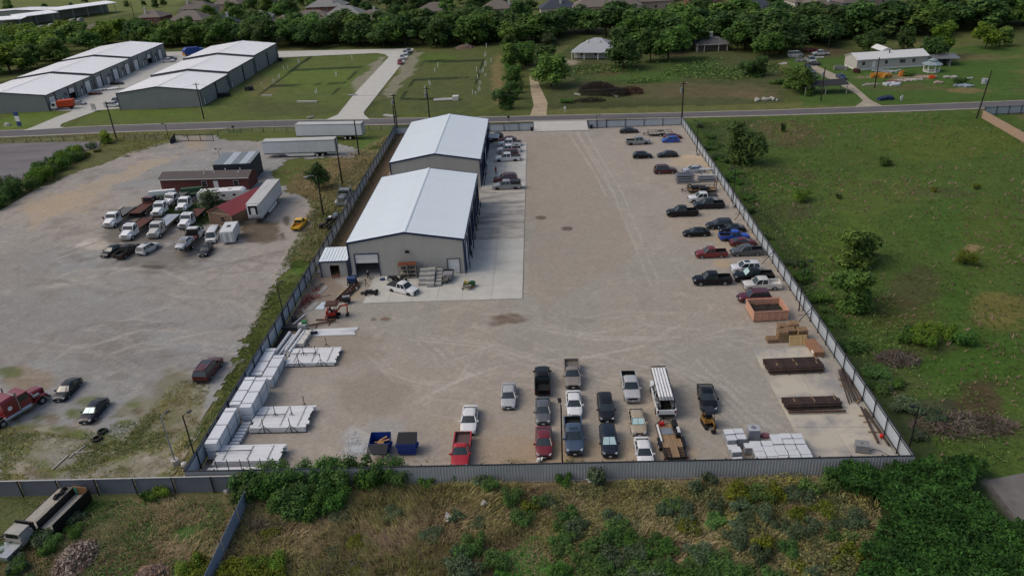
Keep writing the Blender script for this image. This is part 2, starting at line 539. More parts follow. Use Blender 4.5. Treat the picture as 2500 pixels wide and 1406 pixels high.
G_OPS = [
 ('n', 0.045, 0.045, 0.45, 0.62, '5e6634', 0.8), ('n', 0.12, 0.12, 0.5, 0.7, '6d6a44', 0.6, 30), ('n', 0.3, 0.3, 0.55, 0.75, DARKG, 0.5, 60),
 # storage lots and lawns beyond the road
 ('p', [(0, 272), (122, 272), (180, 272), (80, 316), (0, 320)], '5e7430', 0.85, 8), ('e', 90, 300, 70, 14, '64743a', 0.6),
 ('p', [(160, 312), (250, 272), (500, 262), (700, 140), (960, 132), (820, 290), (500, 300)], '5b6836', 0.9, 6),
 ('e', 340, 280, 130, 12, '5a6c30', 0.8), ('e', 700, 265, 150, 20, '545a36', 0.8), ('e', 760, 190, 90, 25, '5f7034', 0.8), ('e', 640, 210, 50, 22, '6c6742', 0.7),
 ('p', [(1015, 122), (1230, 116), (1228, 260), (905, 288)], '565e36', 0.9, 6), ('e', 1215, 200, 16, 60, '7d6f4c', 0.8), ('e', 1060, 145, 60, 14, '546a2c', 0.7), ('e', 1080, 260, 90, 14, '4c5634', 0.6),
 ('p', [(855, 205), (920, 150), (945, 140), (935, 160), (900, 205), (872, 222)], '8d8878', 0.8, 12), ('p', [(1008, 124), (1030, 126), (1010, 170), (960, 235), (935, 232), (975, 170)], '8d8878', 0.75, 12),
 # field with the farmhouse
 ('p', [(1345, 130), (1900, 120), (1920, 270), (1340, 280)], '4c5232', 0.9, 10), ('e', 1650, 165, 150, 24, '485c2e', 0.8), ('e', 1560, 190, 110, 12, '47602c', 0.8), ('e', 1720, 225, 180, 20, '615a40', 0.75), ('e', 1470, 170, 60, 14, '5c4c38', 0.7), ('e', 1820, 232, 90, 12, '6c6046', 0.7),
 ('e', 1500, 260, 180, 9, '3f4429', 0.7), ('e', 1390, 152, 26, 5, '9a927c', 0.9), ('e', 1640, 128, 60, 10, '4a4034', 0.8), ('p', [(1345, 268), (1900, 252), (2080, 252), (1900, 268), (1345, 281)], '6a6c3e', 0.7, 4),
 ('p', [(1920, 130), (2500, 110), (2500, 245), (2160, 256), (1960, 258)], '46602a', 0.9, 8), ('e', 2300, 140, 180, 10, '74684a', 0.7), ('e', 2230, 215, 150, 10, '5e5a3a', 0.7), ('e', 2360, 222, 60, 8, '7c6c4a', 0.8), ('e', 2000, 130, 90, 14, '5a4a3c', 0.8), ('e', 2200, 188, 110, 6, '877864', 0.7),
 # big field right of the yard
 ('p', [(1672, 292), (2420, 268), (2520, 300), (2520, 1250), (2245, 1125)], '4a602b', 0.92, 10),
 ('e', 1800, 330, 90, 40, '44502c', 0.8), ('e', 1920, 320, 70, 26, '67583e', 0.4), ('e', 1960, 340, 60, 24, '5a4638', 0.4), ('e', 2180, 300, 200, 16, '4c6228', 0.7), ('e', 2300, 350, 180, 40, '59652c', 0.7), ('e', 1900, 420, 80, 26, '5a4c38', 0.4), ('e', 2080, 390, 90, 20, '4b5a2c', 0.6),
 ('e', 1850, 445, 90, 20, '446026', 0.7), ('e', 2140, 480, 140, 40, '566430', 0.6), ('e', 2320, 470, 90, 14, '4e4a38', 0.4), ('e', 1960, 510, 40, 30, '4a4038', 0.4), ('e', 1890, 520, 70, 25, '4c3a32', 0.4), ('e', 2300, 560, 70, 70, '445f27', 0.6), ('e', 2060, 590, 90, 50, '566a2c', 0.7),
 ('e', 2420, 580, 70, 120, '50602a', 0.7), ('e', 2370, 610, 20, 14, '93805c', 0.9), ('e', 2250, 700, 90, 50, '4c4a30', 0.7), ('e', 2170, 770, 140, 40, '55452f', 0.4), ('e', 2440, 760, 80, 60, '746a3e', 0.7), ('e', 2330, 720, 40, 90, '425f26', 0.6), ('e', 2060, 800, 60, 20, '3e5c26', 0.7),
 ('e', 2390, 860, 130, 70, '415e24', 0.7), ('e', 2250, 850, 80, 20, '55493a', 0.4), ('e', 2400, 980, 60, 50, '513f34', 0.8), ('e', 2200, 920, 60, 36, '544a3e', 0.4), ('e', 2330, 900, 120, 30, '425e25', 0.6), ('e', 2420, 1050, 100, 30, '4d4638', 0.4), ('e', 2260, 1020, 80, 40, '46423a', 0.7),
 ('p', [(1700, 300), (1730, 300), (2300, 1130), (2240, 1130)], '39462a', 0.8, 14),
 # strips round the left lot
 ('p', [(0, 336), (430, 318), (430, 345), (250, 400), (0, 500)], '656640', 0.9, 8), ('p', [(525, 322), (960, 305), (960, 318), (780, 600), (640, 830), (520, 1100), (440, 1150), (440, 900), (700, 560), (540, 345)], '5b6434', 0.9, 10),
 ('e', 850, 430, 90, 70, '7c6c4c', 0.9), ('e', 760, 440, 50, 30, '6d5f46', 0.8), ('e', 900, 360, 40, 22, '516c34', 0.7), ('e', 720, 600, 60, 90, '4e6a2c', 0.8), ('e', 690, 480, 60, 24, '6a5a42', 0.7), ('e', 640, 560, 60, 20, '5c4a38', 0.7),
 ('p', [(0, 1010), (120, 1010), (300, 1050), (440, 960), (500, 940), (540, 960), (455, 1150), (455, 1165), (0, 1175)], '75704c', 0.9, 14),
 ('e', 80, 1130, 110, 22, '6e7440', 0.8), ('e', 330, 1110, 130, 26, '64743a', 0.7), ('e', 400, 1010, 60, 40, '6c7a3c', 0.6), ('e', 230, 1140, 80, 16, '8b7f66', 0.7), ('e', 420, 1120, 40, 20, '7e6a54', 0.7), ('e', 60, 1080, 60, 14, '59683a', 0.7),
 ('p', [(960, 330), (985, 330), (850, 640), (800, 700), (770, 690)], '54402f', 0.95, 5), ('e', 905, 460, 16, 90, '5a4a30', 0.6),
 # rough ground in front of the yard
 ('p', [(-200, 1175), (610, 1150), (2260, 1128), (2600, 1300), (2700, 1500), (-300, 1500)], '8a7c63', 0.95, 6),
 ('p', [(-200, 1190), (590, 1180), (600, 1215), (520, 1330), (420, 1500), (-300, 1500)], '58603a', 0.95, 8), ('e', 420, 1240, 150, 40, '7a6a52', 0.7), ('e', 310, 1290, 60, 30, '3f6a2c', 0.9), ('e', 350, 1330, 50, 26, '3c662c', 0.8), ('e', 480, 1300, 60, 20, '43642f', 0.8), ('e', 400, 1345, 80, 26, '8b7660', 0.8), ('e', 280, 1370, 90, 40, '6c5746', 0.8),
 ('e', 120, 1370, 60, 50, '4a3a30', 0.8), ('e', 240, 1350, 40, 60, '5c4a40', 0.8), ('e', 40, 1390, 60, 30, '3c5c2c', 0.8), ('e', 480, 1260, 60, 22, '8a7a60', 0.6), ('e', 190, 1230, 60, 14, '41602e', 0.7),
 ('e', 700, 1270, 110, 40, '64503f', 0.9), ('e', 960, 1210, 180, 30, '6d5846', 0.8), ('e', 900, 1290, 150, 40, '837850', 0.8), ('e', 1120, 1270, 110, 36, '93825c', 0.8), ('e', 820, 1370, 160, 40, '826c56', 0.8), ('e', 1290, 1290, 50, 60, '624c3f', 0.8), ('e', 1560, 1220, 60, 20, '5a463a', 0.9), ('e', 1700, 1310, 60, 20, '6d5640', 0.8), ('e', 1950, 1320, 150, 60, '796c52', 0.8), ('e', 1420, 1380, 300, 60, '35462a', 0.8), ('e', 1250, 1360, 90, 40, '3c5a2c', 0.8),
 ('p', [(2020, 1128), (2260, 1128), (2420, 1150), (2520, 1300), (2560, 1500), (2060, 1500), (2150, 1290)], '2c3e20', 0.95, 10),
 ('p', [(2400, 1168), (2520, 1160), (2600, 1330), (2500, 1310)], '6c6560', 0.95, 4),
 # beyond the houses
 ('p', [(-100, -60), (540, -60), (420, 30), (-100, 60)], '67703f', 0.9, 10),
]
for seg in ([(632, 234), (735, 156), (760, 139)], [(659, 212), (730, 206), (842, 201)], [(712, 171), (777, 170), (885, 165)], [(851, 194), (870, 175)], [(812, 232), (830, 215)], [(980, 242), (992, 225)], [(1000, 212), (1010, 195), (1165, 191)], [(1027, 166), (1036, 151), (1177, 147)], [(1179, 147), (1154, 243)], [(980, 243), (1090, 241)]):
 G_OPS.append(('l', seg, 2.6, '23301c', 1.3))
ground = grid_sheet('ground', steps((-1500, 120), (-480, 6), (-140, 0.9), (125, 6), (420, 120), 1500),
     steps((-200, 60), (40, 0.6), (95, 0.8), (140, 1.3), (240, 3), (480, 8), (720, 120), 2100), 0.0,
     groundmat('field_turf', fine=3.2, amt=0.4, bump=1.0), '4f5830', G_OPS, relief=0.12)
# gravel yard inside the fence
Y_OPS = [('n', 0.03, 0.03, 0.42, 0.62, 'a0958a', 0.5), ('n', 0.09, 0.05, 0.5, 0.68, '9c9285', 0.45, 12), ('n', 0.35, 0.2, 0.55, 0.72, '8a837a', 0.3, 41), ('n', 0.7, 0.7, 0.6, 0.75, 'aea596', 0.35, 90),
         ('p', [(1290, 330), (1430, 330), (1560, 620), (1330, 760), (1290, 700)], '958a7d', 0.5, 20), ('e', 1240, 780, 44, 14, '5d4838', 0.75), ('e', 1215, 792, 30, 7, '4a3a30', 0.6), ('e', 940, 780, 14, 5, '6d5540', 0.8), ('e', 912, 781, 8, 5, '665a4c', 0.8), ('e', 1320, 532, 12, 4, '5a4d44', 0.8), ('e', 1385, 559, 12, 5, '564b44', 0.8),
         ('e', 1780, 590, 60, 40, 'a8977c', 0.5), ('e', 1700, 400, 70, 14, 'b5a284', 0.6), ('e', 1690, 384, 30, 5, 'beab8e', 0.7), ('e', 1760, 645, 30, 12, 'ab987a', 0.7), ('e', 1500, 1110, 260, 30, 'a08c70', 0.55), ('e', 1250, 1100, 110, 40, '9d8a72', 0.55), ('e', 1200, 1050, 130, 30, '9b8c78', 0.4),
         ('e', 830, 850, 100, 60, '857a6c', 0.5), ('e', 900, 960, 90, 60, '877c70', 0.5), ('e', 880, 1085, 60, 45, 'a9a9a6', 0.75), ('e', 940, 1050, 60, 30, '989894', 0.6), ('e', 1700, 560, 60, 50, 'a39277', 0.3), ('e', 1610, 1000, 60, 80, '9c8c78', 0.4),
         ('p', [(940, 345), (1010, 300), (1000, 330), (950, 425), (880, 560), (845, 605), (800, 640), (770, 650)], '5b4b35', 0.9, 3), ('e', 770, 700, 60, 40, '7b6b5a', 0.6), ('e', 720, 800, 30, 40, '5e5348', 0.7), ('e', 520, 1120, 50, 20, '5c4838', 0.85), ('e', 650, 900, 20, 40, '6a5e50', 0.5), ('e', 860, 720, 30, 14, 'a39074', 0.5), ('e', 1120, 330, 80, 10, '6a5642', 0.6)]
for seg in ([(1060, 850), (1120, 900), (1190, 935)], [(1110, 880), (1180, 850), (1260, 880)], [(1020, 840), (1060, 870), (1070, 905)], [(900, 870), (960, 930), (1080, 960)], [(930, 905), (1010, 935), (1100, 940)], [(1000, 990), (1090, 940), (1200, 900)], [(1160, 860), (1120, 930), (1060, 960)],
   [(1390, 330), (1450, 420), (1480, 480)], [(1410, 330), (1500, 480), (1590, 700)], [(1600, 880), (1720, 960), (1790, 1040)], [(1640, 900), (1760, 960), (1850, 1050)], [(1640, 800), (1560, 850), (1400, 880)], [(1700, 880), (1820, 1000), (1900, 1060)], [(1290, 800), (1450, 830), (1640, 830)], [(1000, 830), (1200, 850), (1500, 940)]):
 Y_OPS.append(('l', seg, 3, 'b3ada4', 0.4))
 Y_OPS.append(('l', [(x + 20, y - 6) for x, y in seg], 2.6, 'b3ada4', 0.35))
for k in range(110):
 x0, y0 = random.uniform(1000, 1900), random.uniform(740, 1030)
 a = random.gauss(-0.15, 0.35)
 l_ = random.uniform(40, 170)
 Y_OPS.append(('l', [(x0, y0), (x0 + l_ * cos(a), y0 + l_ * sin(a) * 0.6), (x0 + 1.8 * l_ * cos(a + .2), y0 + 1.8 * l_ * sin(a + .2) * .6)], random.uniform(1.8, 3.2), random.choice(['b2aca2', 'aea69a', '857d74']), random.uniform(.15, .32)))
yard = grid_sheet('gravel_yard', np.arange(-37.5, 35.6, 0.26), np.arange(58.9, 191, 0.3), 0.075,
                  groundmat('yard_gravel', fine=3.0, amt=0.07, bump=0.35, pebble=3.5), '969288', Y_OPS, poly=[Vector((-37.1, 59.3, 0)), Vector((35.2, 59.3, 0)), Vector((35.2, 190.3, 0)), Vector((-37.1, 190.6, 0))])
# gravel lot on the left
LOT_PX = [(-120, 560), (0, 502), (60, 474), (150, 436), (240, 404), (320, 372), (400, 345), (432, 331), (526, 330), (560, 342), (640, 346), (800, 352), (872, 366), (860, 385), (700, 392), (650, 420), (700, 470), (752, 482), (762, 512), (748, 560), (705, 625), (668, 720), (612, 800), (580, 880), (548, 945), (505, 1000), (466, 1070), (456, 1162), (0, 1180), (-150, 1184)]
L_OPS = [('p', [(0, 1040), (130, 1040), (300, 1060), (400, 980), (470, 940), (500, 960), (455, 1165), (0, 1180)], '827d62', .75, 18), ('n', 0.025, 0.05, 0.42, 0.62, 'a2978a', 0.6), ('n', 0.06, 0.1, 0.5, 0.7, '87847f', 0.6, 20), ('n', 0.4, 0.4, 0.55, 0.72, '7a746b', 0.5, 44), ('n', 0.8, 0.8, 0.6, 0.75, 'b0aaa0', 0.4, 77),
         ('p', [(60, 510), (330, 400), (440, 380), (240, 470), (80, 560)], 'ac9b84', 0.6, 14), ('e', 150, 500, 120, 30, 'ab9a82', 0.5), ('e', 60, 650, 90, 90, '8d8983', 0.6), ('e', 420, 740, 200, 90, '908d88', 0.5), ('e', 540, 350, 120, 14, '8e8b86', 0.5), ('e', 480, 350, 30, 20, 'a5947c', 0.6), ('e', 700, 560, 60, 60, '9c948a', 0.5),
         ('e', 180, 800, 160, 50, '8a8783', 0.5), ('e', 320, 860, 110, 40, '807c77', 0.5), ('e', 380, 640, 110, 30, '6a6660', 0.6), ('e', 340, 570, 80, 40, '5c5750', 0.7), ('e', 470, 600, 60, 40, '6a645c', 0.6), ('e', 420, 530, 90, 34, '4f4a3e', 0.7), ('e', 560, 500, 60, 60, '545030', 0.7), ('e', 640, 570, 50, 26, '5a4c3c', 0.8),
         ('e', 430, 960, 50, 60, '6f6a48', 0.6), ('e', 350, 1000, 60, 30, '77704e', 0.6), ('e', 60, 930, 60, 30, '8c7a62', 0.6), ('e', 20, 910, 30, 14, '596438', 0.8), ('e', 300, 360, 70, 20, '6d7040', 0.8), ('e', 340, 340, 90, 12, '626a3a', 0.8), ('e', 700, 540, 8, 12, '4c453c', 0.8), ('e', 690, 575, 6, 8, '4c453c', 0.8), ('e', 230, 600, 30, 16, 'b5aca0', 0.7), ('e', 205, 600, 20, 8, 'c0b8ac', 0.7), ('e', 310, 382, 14, 4, '454038', 0.8), ('e', 375, 650, 30, 12, '46423c', 0.7), ('e', 440, 1110, 14, 20, '93705a', 0.6)]
for k in range(60):
 x0, y0 = random.uniform(20, 560), random.uniform(620, 960)
 a = random.gauss(-0.25, 0.3)
 l_ = random.uniform(40, 160)
 L_OPS.append(('l', [(x0, y0), (x0 + l_ * cos(a), y0 + l_ * sin(a) * 0.6), (x0 + 1.8 * l_ * cos(a + .25), y0 + 1.8 * l_ * sin(a + .25) * .6)], random.uniform(2.5, 5), random.choice(['aea89e', '7c7872', '77726a']), random.uniform(.25, .5)))
for k in range(95):
 L_OPS.append(('e', random.uniform(0, 500), 1170 - 190 * random.random() ** 1.6, random.uniform(8, 40), random.uniform(4, 12), random.choice(['6a6a48', '5e693a', '6b7240', '6d614a', '9a9484', '59523f']), 0.7))
lot = grid_sheet('gravel_lot', np.arange(-112, -35.9, 0.4), np.arange(60, 200, 0.5), 0.07,
                 groundmat('lot_gravel', fine=3.4, amt=0.1, bump=0.5, pebble=3.0), '8f8f8c', L_OPS, poly=[at(*p) for p in LOT_PX], jag=2.2)
asph = mat('worn_asphalt', '5c5a5b', rough=0.9, var=0.2, sc=0.25, bump=0.4, stretch=(0.3, 1, 1))
conc = mat('pale_concrete', 'b3b2aa', rough=0.85, var=0.1, sc=0.5, bump=0.15, rnd=0.04)
concd = mat('stained_concrete', 'aaa69c', rough=0.85, sc=0.3, c2='7d7b77', bump=0.15, rnd=0.06, stretch=(0.5, 1.6, 1))
dirt = mat('packed_dirt', 'a39379', rough=0.95, var=0.22, sc=0.4, bump=0.5)
def flat(name, px, z, m, thick=0.0, parent=None):
 mb = MB()
 ps = [at(*p) for p in px]
 if (sum((b.x - a.x) * (b.y + a.y) for a, b in zip(ps, ps[1:] + ps[:1]))) > 0:
  ps.reverse()
 if thick:
  mb.prism([(p.x, p.y) for p in ps], z - thick, z)
 else:
  mb.quad(*[(p.x, p.y, z) for p in ps])
 o = mb.build(name, m, parent)
 if parent is None:
  tag(o, kind='structure')
 return o
ROAD_T = [(-300, 336), (0, 321), (300, 307), (625, 297), (950, 291), (1250, 286), (1560, 279), (1875, 271), (2200, 259), (2500, 247), (2750, 238)]
ROAD_B = [(-300, 350), (0, 335), (300, 322), (625, 311), (950, 304), (1250, 297), (1560, 289.5), (1875, 282), (2200, 272), (2500, 261), (2750, 252)]
def strip(name, top, bot, z, m):
 mb = MB()
 for a, b, c, d in zip(bot[:-1], bot[1:], top[1:], top[:-1]):
  mb.quad(*[at(*q) + Vector((0, 0, z)) for q in (a, b, c, d)])
 return tag(mb.build(name, m), kind='structure')
strip('road_shoulder', [(x, y - 1.6) for x, y in ROAD_T], [(x, y + 2.2) for x, y in ROAD_B], 0.085, mat('shoulder_gravel', '9a9488', rough=0.95, var=0.2, sc=0.5))
strip('road', ROAD_T, ROAD_B, 0.105, asph)
flat('alley_paving', [(58, 320), (86, 309), (140, 286), (178, 272), (122, 272), (408, 139), (400, 128), (560, 124), (545, 150), (303, 265), (240, 271), (152, 303), (146, 310), (160, 313)], 0.125, conc)
flat('driveway', [(795, 294), (825, 281), (870, 225), (949, 141), (940, 134), (920, 131), (680, 142), (560, 150), (600, 128), (870, 122.5), (1011, 119.5), (889, 274), (889, 281), (903, 293)], 0.135, conc)
flat('dirt_path', [(1292, 188), (1312, 195), (1322, 220), (1337, 252), (1334, 283), (1294, 284), (1303, 258), (1296, 225)], 0.095, dirt)
flat('farm_drive', [(1967, 158), (1992, 161), (2050, 187), (2087, 212), (2125, 245), (2158, 262), (2083, 265), (2107, 247), (2092, 232), (2035, 200), (1982, 170)], 0.095, mat('drive_gravel', '99907f', rough=0.95, var=0.2, sc=0.5, bump=0.4))
flat('asphalt_lot', [(-100, 356), (60, 350), (246, 346), (240, 364), (150, 376), (95, 410), (50, 442), (-60, 470)], 0.09, mat('old_asphalt', '6a6768', rough=0.95, var=0.25, sc=0.15, bump=0.4, stretch=(0.4, 1.4, 1)))
flat('gate_apron', [(1302, 299), (1432, 296), (1437, 319.5), (1301, 323)], 0.16, mat('new_concrete', 'b4b2ab', rough=0.8, var=0.08, sc=0.5))
flat('paved_corner', [(2412, 1172), (2520, 1150), (2650, 1330), (2520, 1320)], 0.03, mat('corner_paving', '6c6864', rough=0.95, var=0.2, sc=0.6))
# concrete aprons, poured bay by bay with open joints
apron = tag(link('concrete_apron', None), kind='structure')
X1, X0 = -3.45, -12.42
ys = np.linspace(98.45, 178.1, 19)
for i in range(18):
 for a, b in ((X0, -8.0), (-8.0, X1)):
  MB().bx(a + 0.015, b - 0.015, ys[i] + 0.015, ys[i + 1] - 0.015, 0.0, 0.18).build('slab_bay', concd if 4 < i < 11 else conc, apron)
for a, b in zip((-27.0, -23.4, -19.8, -16.1), (-23.4, -19.8, -16.1, X0)):
 for c, d in ((98.5, 103.1), (103.1, 107.55)):
  MB().bx(a + 0.015, b - 0.015, c + 0.015, d - 0.015, 0.0, 0.178).build('slab_bay', conc, apron)
pad = tag(link('storage_slab', None), kind='structure')
pA, pB, pC, pD = at(1837, 855), at(1987, 850), at(2197, 1127), at(1976, 1125)
for i in range(4):
 for j in range(2):
  def P_(u, v):
   return pA.lerp(pB, u).lerp(pD.lerp(pC, u), v)
  u0, u1, v0, v1 = j * 0.5 + 0.002, j * 0.5 + 0.498, i * 0.25 + 0.001, i * 0.25 + 0.249
  q = [P_(u0, v1), P_(u1, v1), P_(u1, v0), P_(u0, v0)]
  MB().prism([(p.x, p.y) for p in q], 0.0, 0.19).build('slab_bay', mat('slab_concrete', 'b3ac9c', rough=0.85, sc=0.22, c2='8f8d8a', rnd=0.05), pad)
# ================================================================== BUILDINGS AND FENCES
navy = mat('navy_trim', '1c2d4e', rough=0.4, var=0.08)
wallgrey = mat('grey_wall_steel', 'b4b3ac', rough=0.55, stretch=(2, 2, .2), var=0.05, sc=0.3, metal=0.15, rnd=0.03)
roofwhite = mat('galvalume_roof', 'dae4e8', rough=0.28, var=0.05, sc=0.4, stretch=(.3, 1.5, 1), metal=0.0, rnd=0.015)
white = mat('white_paint', 'd6d8d6', rough=0.5, var=0.04)
offwhite = mat('aged_white', 'c4c2bb', rough=0.6, var=0.1, sc=0.8)
black = mat('black_steel', '17181a', rough=0.5, var=0.2)
dark = mat('dark_gap', '0d0d0e', rough=0.9)
glassd = mat('dark_glass', '14191d', rough=0.08, spec=0.6, var=0.1)
steel = mat('galvanised_steel', '9aa0a4', rough=0.4, metal=0.6, var=0.15, sc=3)
rust = mat('rusty_steel', '4a352b', rough=0.8, c2='6a4130', sc=2.5)
pipebrown = mat('brown_oxide_pipe', '352b27', rough=0.7, c2='4a3930', sc=1.2, rnd=0.2)
wood = mat('weathered_wood', '8d7458', rough=0.85, var=0.25, sc=2, stretch=(1, 6, 1), rnd=0.15)
woodlt = mat('new_pallet_wood', 'b59a6c', rough=0.85, var=0.2, sc=3, rnd=0.15)
greywood = mat('grey_boards', 'a39e93', rough=0.9, var=0.3, sc=2, stretch=(1, 8, 1), rnd=0.15)
concrete_m = mat('cast_concrete', 'a7a59e', rough=0.9, var=0.15, sc=2)
def ribbed(mb, p0, u, w, top0, top1, z0=0.0, n=3, d=0.035):
 """one vertical steel sheet starting at p0 along unit u, width w, with n raised ribs; normal = u x z"""
 u = Vector(u)
 nrm = u.cross(Vector((0, 0, 1)))
 pts = []
 pit = w / n
 for i in range(n):
  for f, k in ((0.0, 1), (0.16, 1), (0.26, 0), (0.9, 0)):
   pts.append(((i + f) * pit, k))
 pts.append((w, 1))
 for (a, ka), (b, kb) in zip(pts[:-1], pts[1:]):
  pa, pb = Vector(p0) + u * a + nrm * (d * ka), Vector(p0) + u * b + nrm * (d * kb)
  ta, tb = top0 + (top1 - top0) * a / w, top0 + (top1 - top0) * b / w
  mb.quad((pa.x, pa.y, z0), (pb.x, pb.y, z0), (pb.x, pb.y, tb), (pa.x, pa.y, ta))
 return mb
def metal_building(name, label, org, rz, w, d, eave, peak, group=None, front=(), east=(), split=True, trim=None, wallm=None, roofm=None, over=0.08):
 trim = trim or navy
 wallm = wallm or wallgrey
 roofm = roofm or roofwhite
 t = thing(name, label, 'building', org, rz, group)
 pw = 0.91
 n = max(2, round(w / pw))
 pw = w / n
 def top(x):
  return eave + (peak - eave) * (1 - abs(x - w / 2) / (w / 2))
 holes = []
 for xc, dw, dh, k in front:
  a = round((xc - dw / 2) / pw)
  b = max(a + 1, round((xc + dw / 2) / pw))
  holes.append((a, b, dh, k))
 whole = MB()
 for i in range(n):
  z0 = 0.0
  for a, b, dh, k in holes:
   if a <= i < b:
    z0 = dh
  x0, x1 = i * pw, (i + 1) * pw
  seg = [(x0, x1)] if not (x0 < w / 2 - 0.01 < x1 - 0.02) else [(x0, w / 2), (w / 2, x1)]
  mb = MB() if split else whole
  for a, b in seg:
   ribbed(mb, (a, 0, 0), (1, 0, 0), b - a, top(a), top(b), z0, n=3 if len(seg) == 1 else 2)
  if split:
   mb.build('wall_panel', wallm, t)
 # sides
 ne = max(2, round(d / 1.2))
 pe = d / ne
 eh = []
 for yc, dw, dh, k in east:
  a = round((yc - dw / 2) / pe)
  b = max(a + 1, round((yc + dw / 2) / pe))
  eh.append((a, b, dh, k))
 for i in range(ne):
  z0 = 0.0
  for a, b, dh, k in eh:
   if a <= i < b:
    z0 = dh
  mb = MB() if split else whole
  ribbed(mb, (w, i * pe, 0), (0, 1, 0), pe, eave, eave, z0, n=3)
  if split:
   mb.build('wall_panel', wallm, t)
 ribbed(whole, (0, d, 0), (0, -1, 0), d, eave, eave, 0, n=ne * 2)
 whole.quad((w, d, 0), (0, d, 0), (0, d, eave), (w / 2, d, peak), (w, d, eave))
 whole.build('wall', wallm, t)
 # roof sheets
 nr = max(2, round(d / 0.91)) if split else 1
 pr = (d + 2 * over) / nr
 sl = (peak - eave) / (w / 2)
 ov = 0.12
 for s in (-1, 1):
  mb = MB()
  reps = 1 if split else round(d / 0.91)
  pl = pr / reps
  for q in range(reps):
   prof = [(q * pl, 0.01), (q * pl + 0.04, 0.01), (q * pl + 0.06, 0.0), (q * pl + pl, 0.0)] if q < reps - 1 or not split else [(0, 0.01), (0.04, 0.01), (0.06, 0.0), (pl, 0.0)]
   for (a, ha), (b, hb) in zip(prof[:-1], prof[1:]):
    e0 = w / 2 + s * (w / 2 + ov)
    ze = eave - sl * ov
    q4 = [(e0, a, ze + 0.12 + ha), (e0, b, ze + 0.12 + hb), (w / 2, b, peak + 0.12 + hb), (w / 2, a, peak + 0.12 + ha)]
    mb.quad(*(q4 if s > 0 else q4[::-1]))
  me = mb.mesh('roof_panel', roofm)
  for i in range(nr):
   o = link('roof_panel', me, t)
   o.location = (0, -over + i * pr, 0)
 rc = MB()
 rc.quad((w / 2 - .25, -over, peak + .16), (w / 2 - .25, d + over, peak + .16), (w / 2, d + over, peak + .2), (w / 2, -over, peak + .2))
 rc.quad((w / 2, -over, peak + .2), (w / 2, d + over, peak + .2), (w / 2 + .25, d + over, peak + .16), (w / 2 + .25, -over, peak + .16))
 rc.build('ridge_cap', roofm, t)
 for yy in (-over - 0.06, d + over + 0.06):
  for s in (-1, 1):
   e0 = w / 2 + s * (w / 2 + ov)
   ze = eave - sl * ov
   m = MB()
   m.hexa([(min(e0, w / 2), yy - .05, (ze if s < 0 else peak) - .12), (max(e0, w / 2), yy - .05, (peak if s < 0 else ze) - .12), (max(e0, w / 2), yy + .05, (peak if s < 0 else ze) - .12), (min(e0, w / 2), yy + .05, (ze if s < 0 else peak) - .12)],
                   [(min(e0, w / 2), yy - .05, (ze if s < 0 else peak) + .2), (max(e0, w / 2), yy - .05, (peak if s < 0 else ze) + .2), (max(e0, w / 2), yy + .05, (peak if s < 0 else ze) + .2), (min(e0, w / 2), yy + .05, (ze if s < 0 else peak) + .2)])
   m.build('rake_trim', trim, t)
 for x in (0, w):
  MB().bx(x - .12, x + .12, -.1, .1, 0, eave + .02).build('corner_trim', trim, t)
  MB().bx(x - .12, x + .12, d - .1, d + .1, 0, eave + .02).build('corner_trim', trim, t)
  s = -1 if x == 0 else 1
  MB().bx(min(x + s * .1, x + s * .24), max(x + s * .1, x + s * .24), 0.12, d - .12, eave - .22, eave + .06).build('gutter', trim, t)
 MB().bx(0.05, w - .05, .05, d - .05, 0.005, 0.19).build('floor', concrete_m, t)
 def fr(a, b, h, east_side, frame=0.12):
  m = MB()
  if east_side:
   m.bx(w - .05, w + .16, a - frame, a, 0, h + frame).bx(w - .05, w + .16, b, b + frame, 0, h + frame).bx(w - .05, w + .16, a, b, h, h + frame)
  else:
   m.bx(a - frame, a, -.14, .05, 0, h + frame).bx(b, b + frame, -.14, .05, 0, h + frame).bx(a, b, -.14, .05, h, h + frame)
  return m
 for lst, p, es in ((holes, pw, False), (eh, pe, True)):
  for a, b, dh, k in lst:
   a, b = a * p, b * p
   fr(a, b, dh, es, 0.12 if dh > 2.4 else .08).build('door_frame', trim if k != 'man' else mat('frame_grey', '55585c'), t)
   zb = {'open': dh - 0.5, 'half': dh * 0.62, 'shut': 0.2, 'man': 0.2}[k]
   dm = MB()
   ns = max(1, int((dh - zb) / 0.55))
   for q in range(ns):
    z0_, z1_ = zb + (dh - zb) * q / ns, zb + (dh - zb) * (q + 1) / ns - 0.03
    if es:
     dm.bx(w - .1, w + .0, a + .01, b - .01, z0_, z1_)
    else:
     dm.bx(a + .01, b - .01, -.02, .08, z0_, z1_)
   dm.build('door' if k == 'man' else 'roll_up_door', white, t)
   if k == 'man':
    h = MB()
    if es:
     h.box(w + .06, b - .2, 1.2, .08, .12, .06)
    else:
     h.box(b - .2, -.06, 1.2, .12, .08, .06)
    h.build('handle', steel, t)
 return t
b1 = metal_building('workshop', 'front grey steel workshop with blue trim and a half open roll-up door', (-30.55, 107.6, 0), 0, 18.1, 31.2, 5.9, 7.35, 'grey steel workshops with blue trim',
     front=((3.0, 3.7, 4.0, 'half'), (16.6, 1.6, 2.7, 'man')), east=((3.5, 3.6, 4.4, 'shut'), (9.2, 3.6, 4.4, 'open'), (15.4, 3.6, 4.4, 'open'), (21.6, 3.6, 4.4, 'open'), (27.8, 3.6, 4.4, 'open')))
lm = MB().bx(9.0, 9.5, -.3, -.02, 4.15, 4.4)
lm.bx(8.9, 9.6, -.42, -.3, 4.1, 4.3)
lm.build('wall_light', black, b1)
